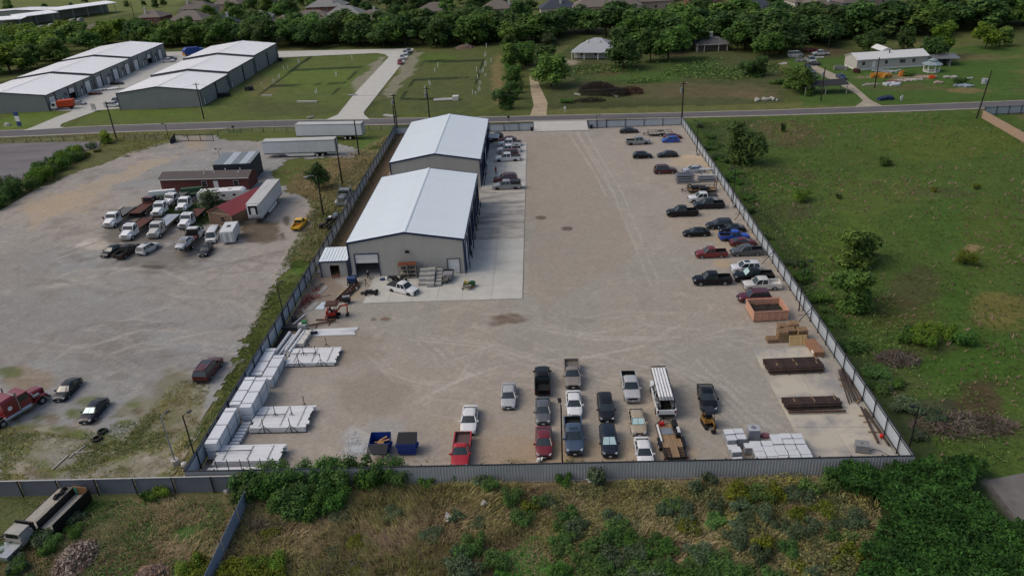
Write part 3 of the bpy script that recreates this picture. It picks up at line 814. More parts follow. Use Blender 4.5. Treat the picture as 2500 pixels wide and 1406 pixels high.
b2 = metal_building('workshop', 'rear grey steel workshop with blue trim behind the front one', (-30.75, 148.3, 0), 0, 18.3, 31.6, 5.75, 7.3, 'grey steel workshops with blue trim',
     east=((3.5, 3.6, 4.3, 'open'), (9.4, 3.6, 4.3, 'open'), (15.4, 3.6, 4.3, 'shut'), (21.6, 3.6, 4.3, 'open'), (27.8, 3.0, 4.3, 'shut')))
cn = MB().hexa([(18.45, 26.0, 2.75), (20.9, 26.0, 2.55), (20.9, 29.6, 2.55), (18.45, 29.6, 2.75)], [(18.45, 26.0, 2.9), (20.9, 26.0, 2.7), (20.9, 29.6, 2.7), (18.45, 29.6, 2.9)])
cn.tube((18.4, 26.2, 4.2), (20.8, 26.2, 2.7), .05).tube((18.4, 29.4, 4.2), (20.8, 29.4, 2.7), .05)
cn.build('canopy', steel, b2)
for b in (b1, b2):
 for yy in (6.4, 12.4, 18.6, 24.8):
  MB().bx(18.35, 18.5, yy - .07, yy + .07, 0.1, 5.6).build('downspout', navy, b)
# small tool shed beside the workshop
sh = thing('tool_shed', 'small grey tool shed with a white ribbed roof and black open doorway', 'shed', (-35.45, 108.0, 0), rad(1))
W_, D_, Hf, Hb = 4.3, 4.6, 2.75, 3.05
for a, b, z0 in ((0, 1.45, 0), (1.45, 2.95, 2.05), (2.95, 4.3, 0)):
 m = MB()
 ribbed(m, (a, 0, 0), (1, 0, 0), b - a, Hf, Hf, z0, n=4)
 m.build('wall_panel', wallgrey, sh)
m = MB()
ribbed(m, (W_, 0, 0), (0, 1, 0), D_, Hf, Hb, 0, n=12)
ribbed(m, (0, D_, 0), (0, -1, 0), D_, Hb, Hf, 0, n=12)
m.quad((W_, D_, 0), (0, D_, 0), (0, D_, Hb), (W_, D_, Hb)).build('wall', wallgrey, sh)
m = MB()
for i in range(9):
 x = -0.1 + i * 0.5
 m.hexa([(x, -.15, Hf + .05), (x + .44, -.15, Hf + .05), (x + .44, D_ + .1, Hb + .05), (x, D_ + .1, Hb + .05)], [(x, -.15, Hf + .1), (x + .44, -.15, Hf + .1), (x + .44, D_ + .1, Hb + .1), (x, D_ + .1, Hb + .1)])
 m.hexa([(x + .44, -.15, Hf + .05), (x + .5, -.15, Hf + .05), (x + .5, D_ + .1, Hb + .05), (x + .44, D_ + .1, Hb + .05)], [(x + .44, -.15, Hf + .17), (x + .5, -.15, Hf + .17), (x + .5, D_ + .1, Hb + .17), (x + .44, D_ + .1, Hb + .17)])
m.build('roof', roofwhite, sh)
for q in ((-.08, .08, -.2, -.08), (W_ - .08, W_ + .1, -.2, -.08)):
 MB().bx(*q, 0, Hf).build('corner_trim', navy, sh)
MB().bx(-.12, W_ + .45, -.24, -.16, Hf - .08, Hf + .12).build('eave_trim', navy, sh)
MB().hexa([(W_ + .42, -.16, Hf - .1), (W_ + .5, -.16, Hf - .1), (W_ + .5, D_, Hb - .1), (W_ + .42, D_, Hb - .1)], [(W_ + .42, -.16, Hf + .14), (W_ + .5, -.16, Hf + .14), (W_ + .5, D_, Hb + .14), (W_ + .42, D_, Hb + .14)]).build('eave_trim', navy, sh)
MB().bx(.02, W_ - .02, .02, D_ - .02, .01, .22).build('floor', wood, sh)
panelblue = mat('fence_sheet', 'a9b2ba', rough=0.5, metal=0.0, var=0.1, sc=1.0, stretch=(2, 2, .3), rnd=0.07)
postblack = mat('fence_post', '23262b', rough=0.5, var=0.15)
charcoal = mat('charcoal_sheet', '5f646c', rough=0.6, metal=0.0, var=0.1, sc=0.5, rnd=0.06)
def fence(name, label, A, B, h, pitch=3.0, side=-1, panelm=None, z0=0.15, toprail=0.0, vertical=True, rails=True, group=None, braces=(), gap=0.0, cap=None, posth=0.1):
 panelm = panelm or panelblue
 A, B = Vector(A), Vector(B)
 L = (B - A).length
 n = max(1, round(L / pitch))
 pitch = L / n
 t = thing(name, label, 'fence', A, math.atan2((B - A).y, (B - A).x), group)
 m = MB()
 if vertical:
  ribbed(m, (0, 0, 0), (1, 0, 0), pitch, h, h, z0, n=max(2, round(pitch / .3)), d=0.03)
  me = m.mesh('fence_panel', panelm)
  for i in range(n):
   o = link('fence_panel', me, t)
   o.location = (i * pitch, -0.03, 0)
 else:
  rows = 9
  for r in range(rows):
   za, zb = z0 + (h - z0) * r / rows, z0 + (h - z0) * (r + 1) / rows
   m.quad((0.04, -.02, za), (pitch - .04, -.02, za), (pitch - .04, .02, zb - .02), (0.04, .02, zb - .02))
   m.quad((0.04, .02, zb - .02), (pitch - .04, .02, zb - .02), (pitch - .04, -.02, zb), (0.04, -.02, zb))
  me = m.mesh('fence_panel', panelm)
  for i in range(n):
   o = link('fence_panel', me, t)
   o.location = (i * pitch, 0, 0)
 pm = MB().bx(-.05, .05, side * .14 - .05, side * .14 + .05, 0, h + posth + toprail).mesh('post', postblack)
 for i in range(n + 1):
  o = link('post', pm, t)
  o.location = (i * pitch, 0, 0)
 if rails:
  for z in ((0.28, h - 0.22) if not toprail else (0.2, h - .02, h + toprail)):
   MB().bx(0, L, side * .08 - .03, side * .08 + .03, z - .04, z + .04).build('rail', postblack, t)
 if cap:
  MB().bx(0, L, -.07, .07, h - .02, h + .05).build('cap_rail', cap, t)
 for i in braces:
  MB().tube((i * pitch, side * .2, h - .1), (i * pitch, side * 1.7, 0), .05).tube((i * pitch, side * .2, h * .55), (i * pitch, side * 1.7, h * 0.5), .04).build('brace', postblack, t)
 return t
fence('metal_fence', 'long pale steel fence with black posts along the left side of the gravel yard', (-37.1, 59.3, 0), (-37.1, 191.0, 0), 2.3, side=-1, cap=postblack, braces=(15, 21, 25, 31))
fence('metal_fence', 'long pale steel fence with black posts along the right side of the gravel yard', (35.2, 59.3, 0), (35.2, 189.2, 0), 2.2, side=1, cap=postblack, braces=(10, 16, 22, 30))
fence('metal_fence', 'grey ribbed steel fence running along the near end of the yard above the bushes', (-37.0, 59.25, 0), (35.15, 59.25, 0), 2.3, side=1, panelm=mat('dull_grey_sheet', '9fa2a3', rough=0.6, metal=0.0, var=0.08, sc=0.5, rnd=0.05), cap=postblack, rails=False)
fence('metal_fence', 'short steel fence run between the left corner and the rear workshop', (-36.9, 190.6, 0), (-13.2, 189.8, 0), 1.9, side=-1, toprail=0.35, pitch=3.4)
fence('metal_fence', 'steel fence with a gap under its top rail right of the yard entrance', (16.5, 188.9, 0), (35.0, 188.6, 0), 1.9, side=-1, toprail=0.35, pitch=4.6)
def gate(label, A, B, h=2.0, n=3):
 A, B = Vector(A), Vector(B)
 L = (B - A).length
 t = thing('sliding_gate', label, 'gate', A, math.atan2((B - A).y, (B - A).x), 'sliding gates at the yard entrance')
 for i in range(n):
  m = MB()
  ribbed(m, (i * L / n + .06, 0, 0), (1, 0, 0), L / n - .12, h - .05, h - .05, 0.2, n=8, d=.02)
  m.build('gate_panel', panelblue, t)
 fr = MB()
 for i in range(n + 1):
  fr.bx(i * L / n - .06, i * L / n + .06, -.14, -.03, .1, h + .1)
 fr.bx(-.06, L + .06, -.14, -.03, .06, .2).bx(-.06, L + .06, -.14, -.03, h, h + .1)
 fr.build('frame', postblack, t)
 k = MB().bx(L - .8, L - .2, -.75, -.25, 0, 1.0) if A.x < -5 else MB().bx(.4, 1.1, -.75, -.25, 0, 1.0)
 k.build('gate_motor', black, t)
gate('sliding gate of steel panels left of the yard entrance', (-13.0, 189.6, 0), (-1.75, 189.3, 0))
gate('sliding gate of steel panels right of the yard entrance', (11.9, 189.2, 0), (16.4, 189.1, 0), n=2)
fence('metal_fence', 'charcoal fence of horizontal ribbed sheets left of the bushes at the near corner', (-78.0, 58.6, 0), (-30.2, 58.75, 0), 2.0, pitch=4.05, side=-1, panelm=charcoal, z0=0.05, vertical=False, rails=False, cap=mat('pale_cap', 'a8a8a6'))
fence('metal_fence', 'blue grey ribbed fence running towards the camera beside the debris heaps', (-30.0, 58.3, 0), (-29.9, 46.0, 0), 2.0, pitch=4.1, side=-1, panelm=mat('bluegrey_sheet', '8793a0', rough=0.5, metal=0.3, rnd=0.05), z0=0.05, vertical=False, rails=False)
tw = at(2397, 272, 1.9)
fence('board_fence', 'tan boarded fence at the right edge beyond the green field', at(2396, 290), at(2560, 385), 2.1, pitch=3.0, side=1, panelm=mat('tan_boards', '9c8674', rough=0.8, var=0.08, sc=.5), rails=False)
fence('metal_fence', 'pale blue panel fence beside the road at the far right', at(2400, 283), at(2640, 271), 2.2, pitch=3.1, side=-1, panelm=mat('pale_blue_sheet', '98a3ac', rough=0.5, var=0.05))
def rail_fence(label, pts, pitch=3.0, h=1.3):
 for k, (a, b) in enumerate(zip(pts[:-1], pts[1:])):
  A, B = at(*a), at(*b)
  L = (B - A).length
  n = max(1, round(L / pitch))
  t = thing('wire_fence', label, 'fence', A, math.atan2((B - A).y, (B - A).x), 'dark wire fences along the road')
  pm = MB().tube((0, 0, 0), (0, 0, h), .07).mesh('post', postblack)
  for i in range(n + 1):
   link('post', pm, t).location = (i * L / n, 0, 0)
  MB().tube((0, 0, h - .04), (L, 0, h - .04), .05).build('rail', postblack, t)
  w = MB()
  for z in (.2, .45, .7, .95):
   w.tube((0, 0, z), (L, 0, z), .012, 3)
  for i in range(n):
   w.tube((i * L / n, 0, .15), ((i + 1) * L / n, 0, .15), .012, 3)
  w.build('wire', steel, t)
rail_fence('dark wire fence with thin posts between the old asphalt lot and the road', [(-80, 362), (0, 352), (100, 346), (212, 342)], pitch=3.4)
rail_fence('dark wire fence with thin posts between the patchy lawn and the road', [(306, 341), (405, 341)], pitch=3.0)
rail_fence('dark wire fence with thin posts between the white trailers and the road', [(533, 333), (560, 324), (960, 318)], pitch=3.2)
gt = thing('barred_gate', 'dark barred double gate at the entrance of the truck lot', 'gate', at(430, 346), 0)
gv = at(522, 345) - at(430, 346)
gt.rotation_euler.z = math.atan2(gv.y, gv.x)
L_ = gv.length
m = MB().bx(0, L_, -.05, .05, .1, .2).bx(0, L_, -.05, .05, 1.7, 1.8)
for i in range(4):
 m.bx(i * L_ / 3 - .06, i * L_ / 3 + .06, -.06, .06, 0, 2.0)
m.build('frame', postblack, gt)
m = MB()
for i in range(40):
 m.bx(i * L_ / 40 - .02, i * L_ / 40 + .02, -.02, .02, .2, 1.7)
m.build('bars', steel, gt)
MB().hexa([(-.1, -2.6, .1), (.0, -2.6, .1), (0.1, 0, .1), (-.0, 0, .1)], [(-.1, -2.6, 1.2), (.0, -2.6, 1.2), (.1, 0, 2.1), (0, 0, 2.1)]).build('side_wing', postblack, gt)
stw = mat('storage_wall', '8b8f8e', rough=0.6, var=0.06, sc=0.3, metal=.1)
strf = mat('storage_roof', 'f0f1f1', rough=0.4, var=0.04, sc=0.1)
stt = mat('storage_trim', '3c444c', rough=0.5)
oR = at(497, 260)
zz = 0
for i, (y0, y1, lab) in enumerate(((0, 23.3, 'nearest'), (24.3, 50.0, 'middle'), (51.0, 77.5, 'farthest'))):
 o = Vector((oR.x - 26.2, oR.y, 0)) + Vector((0, y0, 0))
 t = metal_building('storage_building', '%s grey storage building of the right row with a plain white gable roof' % lab, o, rad(-.5), 26.2, y1 - y0, 5.0 + .55 * i, 6.5 + .55 * i, 'storage buildings beyond the road',
                       east=((21.5, 1.2, 2.3, 'man'), (2.0, 1.2, 2.3, 'man')), split=False, trim=stt, wallm=stw, roofm=strf)
 for yy in (0.5, 0.52, 0.94):
  MB().bx(26.3, 26.5, yy * (y1 - y0) - .08, yy * (y1 - y0) + .08, 0, 4.9).build('downspout', stt, t)
oL = at(122, 272)
for i, (y0, y1, lab) in enumerate(((0, 29.0, 'nearest'), (31.0, 59.5, 'middle'), (61.5, 93.0, 'farthest'))):
 a = rad(2.05)
 o = Vector((oL.x, oL.y, 0)) + Vector((-sin(a), cos(a), 0)) * y0 - Vector((cos(a), sin(a), 0)) * 27
 t = metal_building('storage_building', '%s grey storage building of the left row with white roll-up doors facing the alley' % lab, o, a, 27, y1 - y0, 4.9 + .3 * i, 6.4 + .3 * i, 'storage buildings beyond the road',
                       east=((2.6, 3.6, 3.9, 'shut'), (9.5, 1.2, 2.3, 'man'), (15.6, 3.6, 3.9, 'half' if i != 1 else 'shut'), (20.6, 1.2, 2.3, 'man'), (26.0, 3.6, 3.9, 'shut')), split=False, trim=stt, wallm=stw, roofm=strf)
 for yy in (5.0, 13.2, 18.0, 23.6):
  MB().bx(27.1, 27.3, yy - .08, yy + .08, 0, 4.7).build('downspout', stt, t)
 for yy in (11, 22):
  MB().bx(27.1, 28.0, yy - .5, yy + .5, 2.5, 3.3).build('air_conditioner', mat('unit_grey', '77797a'), t)
for px, py in ((605, 222), (612, 221), (556, 236), (541, 238), (684, 150)):
 p = at(px, py)
 t = tag(MB().bx(-.8, .8, -.7, .7, 0, 1.3).bx(-.65, .65, -.55, .55, 1.3, 1.36).build('outdoor_unit', mat('unit_dark', '2a2d2e')), 'dark outdoor cooling unit on the grass beside the right storage row', 'cooling unit', 'cooling units beside the right storage row')
 t.location = p
def windowed(t, A, B, h0, h1, xs, w, face=-1, m=None):
 for x in xs:
  f = MB().bx(x - w / 2 - .08, x + w / 2 + .08, A, B, h0 - .08, h1 + .08).build('window', m or white, t)
  c = (h0 + h1) / 2
  MB().bx(x - w / 2, x + w / 2, (A - .03) if face < 0 else A, B if face < 0 else B + .03, h0, c - .03).bx(x - w / 2, x + w / 2, (A - .03) if face < 0 else A, B if face < 0 else B + .03, c + .03, h1).build('pane', glassd, f)
def long_house(name, label, fl, fr, depth, eave, ridge, wallm, roofm, trimm, wins=(), doors=(), over=.3, base=0.0, cat='house'):
 """ridge parallel to the front wall; fl, fr = photo pixels of the front wall's foot"""
 A, B = at(*fl), at(*fr)
 L = (B - A).length
 t = thing(name, label, cat, A, math.atan2((B - A).y, (B - A).x))
 m = MB().quad((0, 0, base), (L, 0, base), (L, 0, eave), (0, 0, eave)).quad((L, depth, base), (0, depth, base), (0, depth, eave), (L, depth, eave))
 m.quad((L, 0, base), (L, depth, base), (L, depth, eave), (L, depth / 2, ridge), (L, 0, eave)).quad((0, depth, base), (0, 0, base), (0, 0, eave), (0, depth / 2, ridge), (0, depth, eave))
 m.build('wall', wallm, t)
 r = MB()
 s = (ridge - eave) / (depth / 2)
 e = eave - s * over
 for y0, y1 in ((-over, depth / 2), (depth / 2, depth + over)):
  z0, z1 = (e, ridge) if y0 < 0 else (ridge, e)
  r.hexa([(-over, y0, z0 + .02), (L + over, y0, z0 + .02), (L + over, y1, z1 + .02), (-over, y1, z1 + .02)], [(-over, y0, z0 + .14), (L + over, y0, z0 + .14), (L + over, y1, z1 + .14), (-over, y1, z1 + .14)])
 rf = r.build('roof', roofm, t)
 MB().bx(-over - .04, L + over + .04, -over - .06, -over - .01, e - .06, e + .13).build('fascia', trimm, t)
 if base:
  MB().bx(.1, L - .1, .05, depth - .05, 0, base).build('skirting', trimm, t)
 windowed(t, -.06, .02, base + 1.0, base + 2.0, [L * f for f in wins], 1.0, m=trimm)
 for f in doors:
  MB().bx(L * f - .5, L * f + .5, -.07, .0, base + .05, base + 2.05).build('door', white, t)
 return t, L, rf
maroon = mat('maroon_siding', '5a2f2e', rough=0.7, var=0.1, sc=1.0, stretch=(6, 6, .2))
shingle = mat('dark_shingle', '57524f', rough=0.9, var=0.15, sc=2)
t, L, rf = long_house('mobile_home', 'long maroon mobile home with a dark shingle roof and white door', (398, 471), (611, 466), 4.8, 3.0, 3.75, maroon, shingle, offwhite, wins=(.5, .86), doors=(.63,), base=.3)
for f, y in ((.14, 3.2), (.31, 3.2), (.48, 3.2), (.69, 3.2), (.86, 3.2), (.49, 1.2), (.6, 1.6), (.88, 1.4)):
 MB().tube((L * f, y, 3.2), (L * f, y, 4.0), .11).build('vent_pipe', white, t)
t, L, rf = long_house('mobile_home', 'long white mobile home with a pale roof behind the junk on the grass', (2090, 173), (2262, 162), 8.2, 3.2, 4.5, mat('pale_siding', 'aeaba6', rough=.7, var=.06), mat('pale_metal_roof', 'c9cac8', rough=.5, var=.06), white, wins=(.09, .41, .62, .66, .8), doors=(.24,), base=.55)
MB().tube((L * .5, 2.6, 3.6), (L * .5, 2.6, 5.2), .16).build('vent_pipe', black, t)
MB().add([(L * .42, 4.1, 4.6), (L * .6, 4.1, 4.6), (L * .5, 4.1, 5.6), (L * .42, 11, 4.6), (L * .6, 11, 4.6), (L * .5, 11, 5.6)], [(0, 1, 2), (1, 4, 5, 2), (0, 2, 5, 3), (3, 5, 4)]).build('rear_gable', MATS['pale_metal_roof'], rf)
windowed(t, -.05, .02, 1.5, 2.6, [], 1)
# shed with the red roof, ridge running away from the viewer
A, B = at(515, 547), at(563, 556)
t = thing('red_roof_shed', 'brown shed with a red metal roof beside the white trailer', 'shed', A, math.atan2((B - A).y, (B - A).x) + rad(3))
w, d = 5.6, 10.6
m = MB().quad((0, 0, 0), (w, 0, 0), (w, 0, 2.5), (w / 2, 0, 3.8), (0, 0, 2.5)).quad((w, 0, 0), (w, d, 0), (w, d, 2.5), (w, 0, 2.5)).quad((0, d, 0), (0, 0, 0), (0, 0, 2.5), (0, d, 2.5)).quad((w, d, 0), (0, d, 0), (0, d, 2.5), (w / 2, d, 3.8), (w, d, 2.5))
m.build('wall', mat('brown_siding', '6c594d', rough=.8, var=.12, sc=1.5, stretch=(8, 8, .3)), t)
r = MB()
redroof = mat('red_roof', '8e3f42', rough=.5, var=.08, sc=.5)
for i in range(12):
 y0 = -.25 + i * (d + .5) / 12
 y1 = y0 + (d + .5) / 12
 for s in (-1, 1):
  e = w / 2 + s * (w / 2 + .3)
  q = [(e, y0, 2.38), (e, y1, 2.38), (w / 2, y1, 3.92), (w / 2, y0, 3.92)]
  r.quad(*(q if s > 0 else q[::-1]))
  q = [(e, y0, 2.38), (e, y0 + .05, 2.43), (w / 2, y0 + .05, 3.97), (w / 2, y0, 3.92)]
  r.quad(*(q if s > 0 else q[::-1]))
r.build('roof', redroof, t)
windowed(t, -.06, .02, 1.0, 1.9, [3.4], .9, m=mat('tan_trim', '9c8a76'))
MB().bx(-.05, .08, -.05, .08, 0, 2.4).bx(w - .08, w + .05, -.05, .08, 0, 2.4).bx(0, w, -.05, .02, 2.35, 2.5).build('trim', MATS['tan_trim'], t)
MB().bx(w, w + 1.2, 7.2, 9.0, 2.0, 2.12).build('awning', steel, t)
MB().bx(w - .02, w + .05, 4.0, 4.7, 1.0, 2.0).build('window', glassd, t)
# dark metal lean-to behind the mobile home
A, B = at(529, 447), at(620, 443)
t = thing('lean_to_shed', 'charcoal metal shed with a patched silver roof behind the maroon home', 'shed', A, math.atan2((B - A).y, (B - A).x))
L = (B - A).length
m = MB()
ribbed(m, (0, 0, 0), (1, 0, 0), L, 4.1, 4.1, 0, n=30)
ribbed(m, (L, 0, 0), (0, 1, 0), 7.0, 4.1, 4.5, 0, n=24)
m.quad((0, 7, 0), (0, 0, 0), (0, 0, 4.1), (0, 7, 4.5)).quad((L, 7, 0), (0, 7, 0), (0, 7, 4.5), (L, 7, 4.5))
m.build('wall', mat('charcoal_wall', '3f4549', rough=.5, metal=.2), t)
for i in range(10):
 x0, x1 = -.1 + i * (L + .2) / 10, -.1 + (i + 1) * (L + .2) / 10
 MB().hexa([(x0, -.2, 4.12), (x1 - .03, -.2, 4.12), (x1 - .03, 7.2, 4.56), (x0, 7.2, 4.56)], [(x0, -.2, 4.18), (x1 - .03, -.2, 4.18), (x1 - .03, 7.2, 4.62), (x0, 7.2, 4.62)]).build('roof_panel', mat('roof_clear', 'b9c0c4', rough=.4, metal=.4) if i in (3, 4, 7, 8) else mat('roof_dull', '7f8789', rough=.5, metal=.4), t)
def hip_house(name, label, px, py, w, d, eave, ridge, rz, wallm, roofm, chim=None, wins=True, group=None):
 """px,py = photo pixel of the front wall's foot, centre"""
 p = at(px, py)
 t = thing(name, label, 'house', p, rz, group)
 MB().bx(-w / 2, w / 2, 0, d, 0, eave).build('wall', wallm, t)
 o = .5
 k = min(w, d) / 2 + o
 r = MB()
 v = [(-w / 2 - o, -o, eave), (w / 2 + o, -o, eave), (w / 2 + o, d + o, eave), (-w / 2 - o, d + o, eave)]
 if w >= d:
  v += [(-w / 2 - o + k, d / 2, ridge), (w / 2 + o - k, d / 2, ridge)]
  f = [(0, 1, 5, 4), (1, 2, 5), (2, 3, 4, 5), (3, 0, 4), (3, 2, 1, 0)]
 else:
  v += [(0, k - o, ridge), (0, d + o - k, ridge)]
  f = [(0, 1, 4), (1, 2, 5, 4), (2, 3, 5), (3, 0, 4, 5), (3, 2, 1, 0)]
 r.add(v, f)
 rf = r.build('roof', roofm, t)
 if chim:
  cx, cy = chim
  MB().bx(cx - .5, cx + .5, cy - .5, cy + .5, eave, ridge + 1.2).bx(cx - .6, cx + .6, cy - .6, cy + .6, ridge + 1.2, ridge + 1.4).build('chimney', offwhite, rf)
 if wins:
  for q in range(2 if eave > 4 else 1):
   windowed(t, -.06, .02, 1.0 + 2.8 * q, 2.3 + 2.8 * q, [-w * .3, w * .05, w * .32], 1.2)
 return t
brick = mat('red_brick', '6e4a42', rough=.9, var=.15, sc=6)
tanb = mat('tan_brick', '9a8a7c', rough=.9, var=.12, sc=6)
cream = mat('cream_siding', 'b5b0a6', rough=.8, var=.06)
rg = mat('grey_brown_shingle', '6b645e', rough=.95, var=.12, sc=1.5, rnd=.1)
rl = mat('light_grey_shingle', '7f807e', rough=.95, var=.12, sc=1.5)
rn = mat('navy_shingle', '3d434e', rough=.95, var=.12, sc=1.5)
HOUSES = [
 # px, py(foot), w, d, eave, ridge, rz, wall, roof, chimney, label
 (366, 60, 14, 12, 3.6, 7.0, -8, brick, rg, (-3, 3), 'brick house with a brown hip roof beside the tree line at upper left'),
 (455, 66, 20, 13, 3.2, 7.4, -6, tanb, rg, None, 'low brown roofed house in front of the white chimney house'),
 (478, 45, 18, 12, 5.0, 8.8, -4, cream, rg, (-5, 4), 'two storey house with a tall white chimney at the left of the suburb'),
 (553, 26, 17, 14, 3.6, 8.0, -6, tanb, rg, None, 'brown roofed house at the top edge between round trees'),
 (540, 74, 15, 12, 2.6, 6.5, 4, cream, rn, (3, 5), 'dark navy roofed house behind the left tree belt'),
 (240, 82, 17, 10, 2.4, 4.6, -4, tanb, rg, None, 'low house roof just showing among the trees by the carport'),
 (640, 20, 13, 12, 3.4, 8.0, 0, tanb, rg, None, 'tan house at the top edge left of the gabled houses'),
 (636, 58, 12, 11, 3.0, 6.0, 6, cream, rl, None, 'small pale house beside the dark round tree'),
 (692, 76, 15, 12, 3.0, 6.8, -4, tanb, rg, None, 'brown hip roofed house behind the shrubs left of the white house'),
 (758, 68, 20, 13, 4.0, 7.6, -4, cream, rg, None, 'cream house with a wide brown roof in front of the brick house'),
 (795, 44, 20, 14, 5.6, 9.6, -3, brick, rl, (4, 3), 'two storey red brick house with a grey roof and white chimney'),
 (838, 62, 19, 13, 4.6, 8.6, -3, cream, rl, None, 'white walled house with a grey roof right of the brick house'),
 (908, 66, 18, 14, 2.8, 7.2, 0, tanb, rg, (1, 5), 'grey pyramid roofed house above the tree belt'),
 (1060, 42, 18, 13, 2.8, 6.5, 0, tanb, rg, None, 'house roof just above the belt left of the long dark trees'),
 (1214, 40, 16, 12, 3.4, 7.2, -2, tanb, rg, (6, 4), 'house with a white chimney above the middle of the tree belt'),
 (1365, 38, 18, 13, 3.4, 7.4, 2, cream, rn, (1, 3), 'navy roofed house with a white chimney at the top centre'),
 (1446, 38, 18, 14, 3.8, 8.4, 2, tanb, rg, (6, 4), 'broad tan roofed house right of the navy roofed one'),
 (1522, 38, 18, 13, 4.2, 8.6, 0, cream, rg, (6, 5), 'white fronted house with an arched entrance at the top'),
 (1596, 25, 19, 13, 4.0, 8.2, 0, tanb, rg, None, 'long tan roof at the top edge right of the white fronted house'),
 (1848, 38, 16, 12, 3.0, 7.6, 4, cream, rn, None, 'navy hip roof at the top edge above the right forest'),
 (1962, 34, 9, 12, 5.0, 9.0, 6, cream, rg, (-3, 2), 'narrow white walled house above the forest'),
 (2010, 44, 9, 12, 5.2, 9.6, 8, tanb, rg, (2, 1), 'steep roofed tan house above the forest'),
 (2080, 40, 10, 12, 5.6, 9.2, 8, mat('grey_siding', '8a8f94', rough=.8, var=.06), rg, None, 'grey gable house above the forest'),
 (2072, 52, 8, 8, 3.0, 5.4, 8, brick, rg, None, 'small pinkish brick house half hidden by forest'),
 (2326, 28, 24, 12, 4.0, 7.5, 8, tanb, mat('red_brown_shingle', '6b534c', rough=.95, var=.1), None, 'wide reddish roofed house at the top right'),
 (2440, 24, 22, 12, 4.0, 7.5, 10, cream, rg, (2, 3), 'pale house at the top right corner'),
 (2150, 14, 16, 12, 4.2, 8.0, 6, tanb, rg, None, 'tan roof above the forest at the top edge'),
 (990, 8, 16, 12, 4.2, 8.0, 0, brick, rg, None, 'reddish roof at the top edge above the belt'),
 (1720, 16, 16, 12, 4.2, 8.0, 0, brick, rg, (2, 3), 'brown roof with a chimney at the top edge above the forest'),
]
for px, py, w, d, e, r, rz, wm, rm, ch, lab in HOUSES:
 hip_house('suburban_house', lab, px, py, w, d, e, r, rad(rz), wm, rm, ch, group='suburban houses beyond the trees')
# farmhouse and the ruin in the trees
fh = hip_house('farmhouse', 'white farmhouse with a pale sheet roof and two dormers under the trees', 1450, 143, 14.5, 12, 2.9, 6.2, rad(-16), mat('white_boards', 'b9bbbc', rough=.8, var=.08), mat('pale_sheet_roof', '9b9fa3', rough=.6, var=.12, sc=.6, stretch=(4, .5, 1)), wins=True)
for x in (-3.0, 1.6):
 MB().add([(x - .9, 3.0, 4.4), (x + .9, 3.0, 4.4), (x, 3.0, 5.5), (x, 5.6, 5.6), (x - .9, 5.0, 5.3), (x + .9, 5.0, 5.3)], [(0, 1, 2), (1, 5, 3, 2), (0, 2, 3, 4)]).build('dormer', offwhite, fh)
pr = MB().hexa([(-7.8, -3, 2.4), (7.8, -3, 2.4), (7.8, .1, 2.95), (-7.8, .1, 2.95)], [(-7.8, -3, 2.5), (7.8, -3, 2.5), (7.8, .1, 3.05), (-7.8, .1, 3.05)])
pr.build('porch_roof', MATS['pale_sheet_roof'], fh)
for x in (-7.5, -3, 2, 7.5):
 MB().bx(x - .12, x + .12, -2.8, -2.6, 0, 2.4).build('porch_post', white, fh)
rn_ = hip_house('derelict_house', 'weathered derelict house with a patchy grey roof among the trees', 1738, 124, 11.5, 8, 2.4, 4.4, rad(-3), mat('bleached_boards', '6f6a64', rough=.9, var=.25), mat('patchy_roof', '6a6a6a', rough=.9, c2='4b443f', sc=.5), (0, 4), wins=False)
for x in (-5.6, -3, 2, 5):
 MB().bx(x - .12, x + .12, -2.0, -1.8, 0, 2.5).build('porch_post', offwhite, rn_)
MB().hexa([(-6, -2.2, 2.2), (6, -2.2, 2.2), (6, 0, 2.6), (-6, 0, 2.6)], [(-6, -2.2, 2.3), (6, -2.2, 2.3), (6, 0, 2.7), (-6, 0, 2.7)]).build('porch_roof', MATS['patchy_roof'], rn_)
hip_house('old_shed', 'small brown shed at the edge of the forest behind the junk cars', 1936, 112, 8, 6, 2.4, 3.8, 0, mat('brown_boards', '4a3c36', rough=.9, var=.2), mat('brown_roof', '52443e', rough=.9, var=.2), wins=False)
# gazebo, lean-to and pole barn on the right
g = thing('gazebo', 'open white gazebo with a blue grey two tier roof beside the mobile home', 'gazebo', at(2273, 175))
for i in range(8):
 a = i * pi / 4
 MB().tube((2.3 * cos(a), 2.3 * sin(a), 0), (2.3 * cos(a), 2.3 * sin(a), 2.3), .1).build('post', white, g)
m = MB()
c1 = [(3.0 * cos(i * pi / 4), 3.0 * sin(i * pi / 4), 2.25) for i in range(8)]
c2_ = [(1.2 * cos(i * pi / 4), 1.2 * sin(i * pi / 4), 3.1) for i in range(8)]
m.loft([c1, c2_])
c3 = [(1.4 * cos(i * pi / 4), 1.4 * sin(i * pi / 4), 3.35) for i in range(8)]
c4 = [(.05 * cos(i * pi / 4), .05 * sin(i * pi / 4), 4.0) for i in range(8)]
m.loft([c3, c4])
m.build('roof', mat('gazebo_roof', '7d8d92', rough=.6, var=.08), g)
MB().tube((0, 0, .02), (0, 0, .2), 2.4, 8).build('floor', offwhite, g)
m = MB()
for i in range(8):
 a, b = i * pi / 4, (i + 1) * pi / 4
 m.tube((2.3 * cos(a), 2.3 * sin(a), .9), (2.3 * cos(b), 2.3 * sin(b), .9), .04)
m.build('railing', white, g)
sh2 = thing('lean_to_shed', 'low grey open shed right of the white mobile home', 'shed', at(2300, 158), rad(-6))
MB().hexa([(-4, -3, 2.2), (4, -3, 2.2), (4, 3, 2.7), (-4, 3, 2.7)], [(-4, -3, 2.32), (4, -3, 2.32), (4, 3, 2.82), (-4, 3, 2.82)]).build('roof', mat('shed_tin', '74787a', rough=.5, metal=.3, var=.15), sh2)
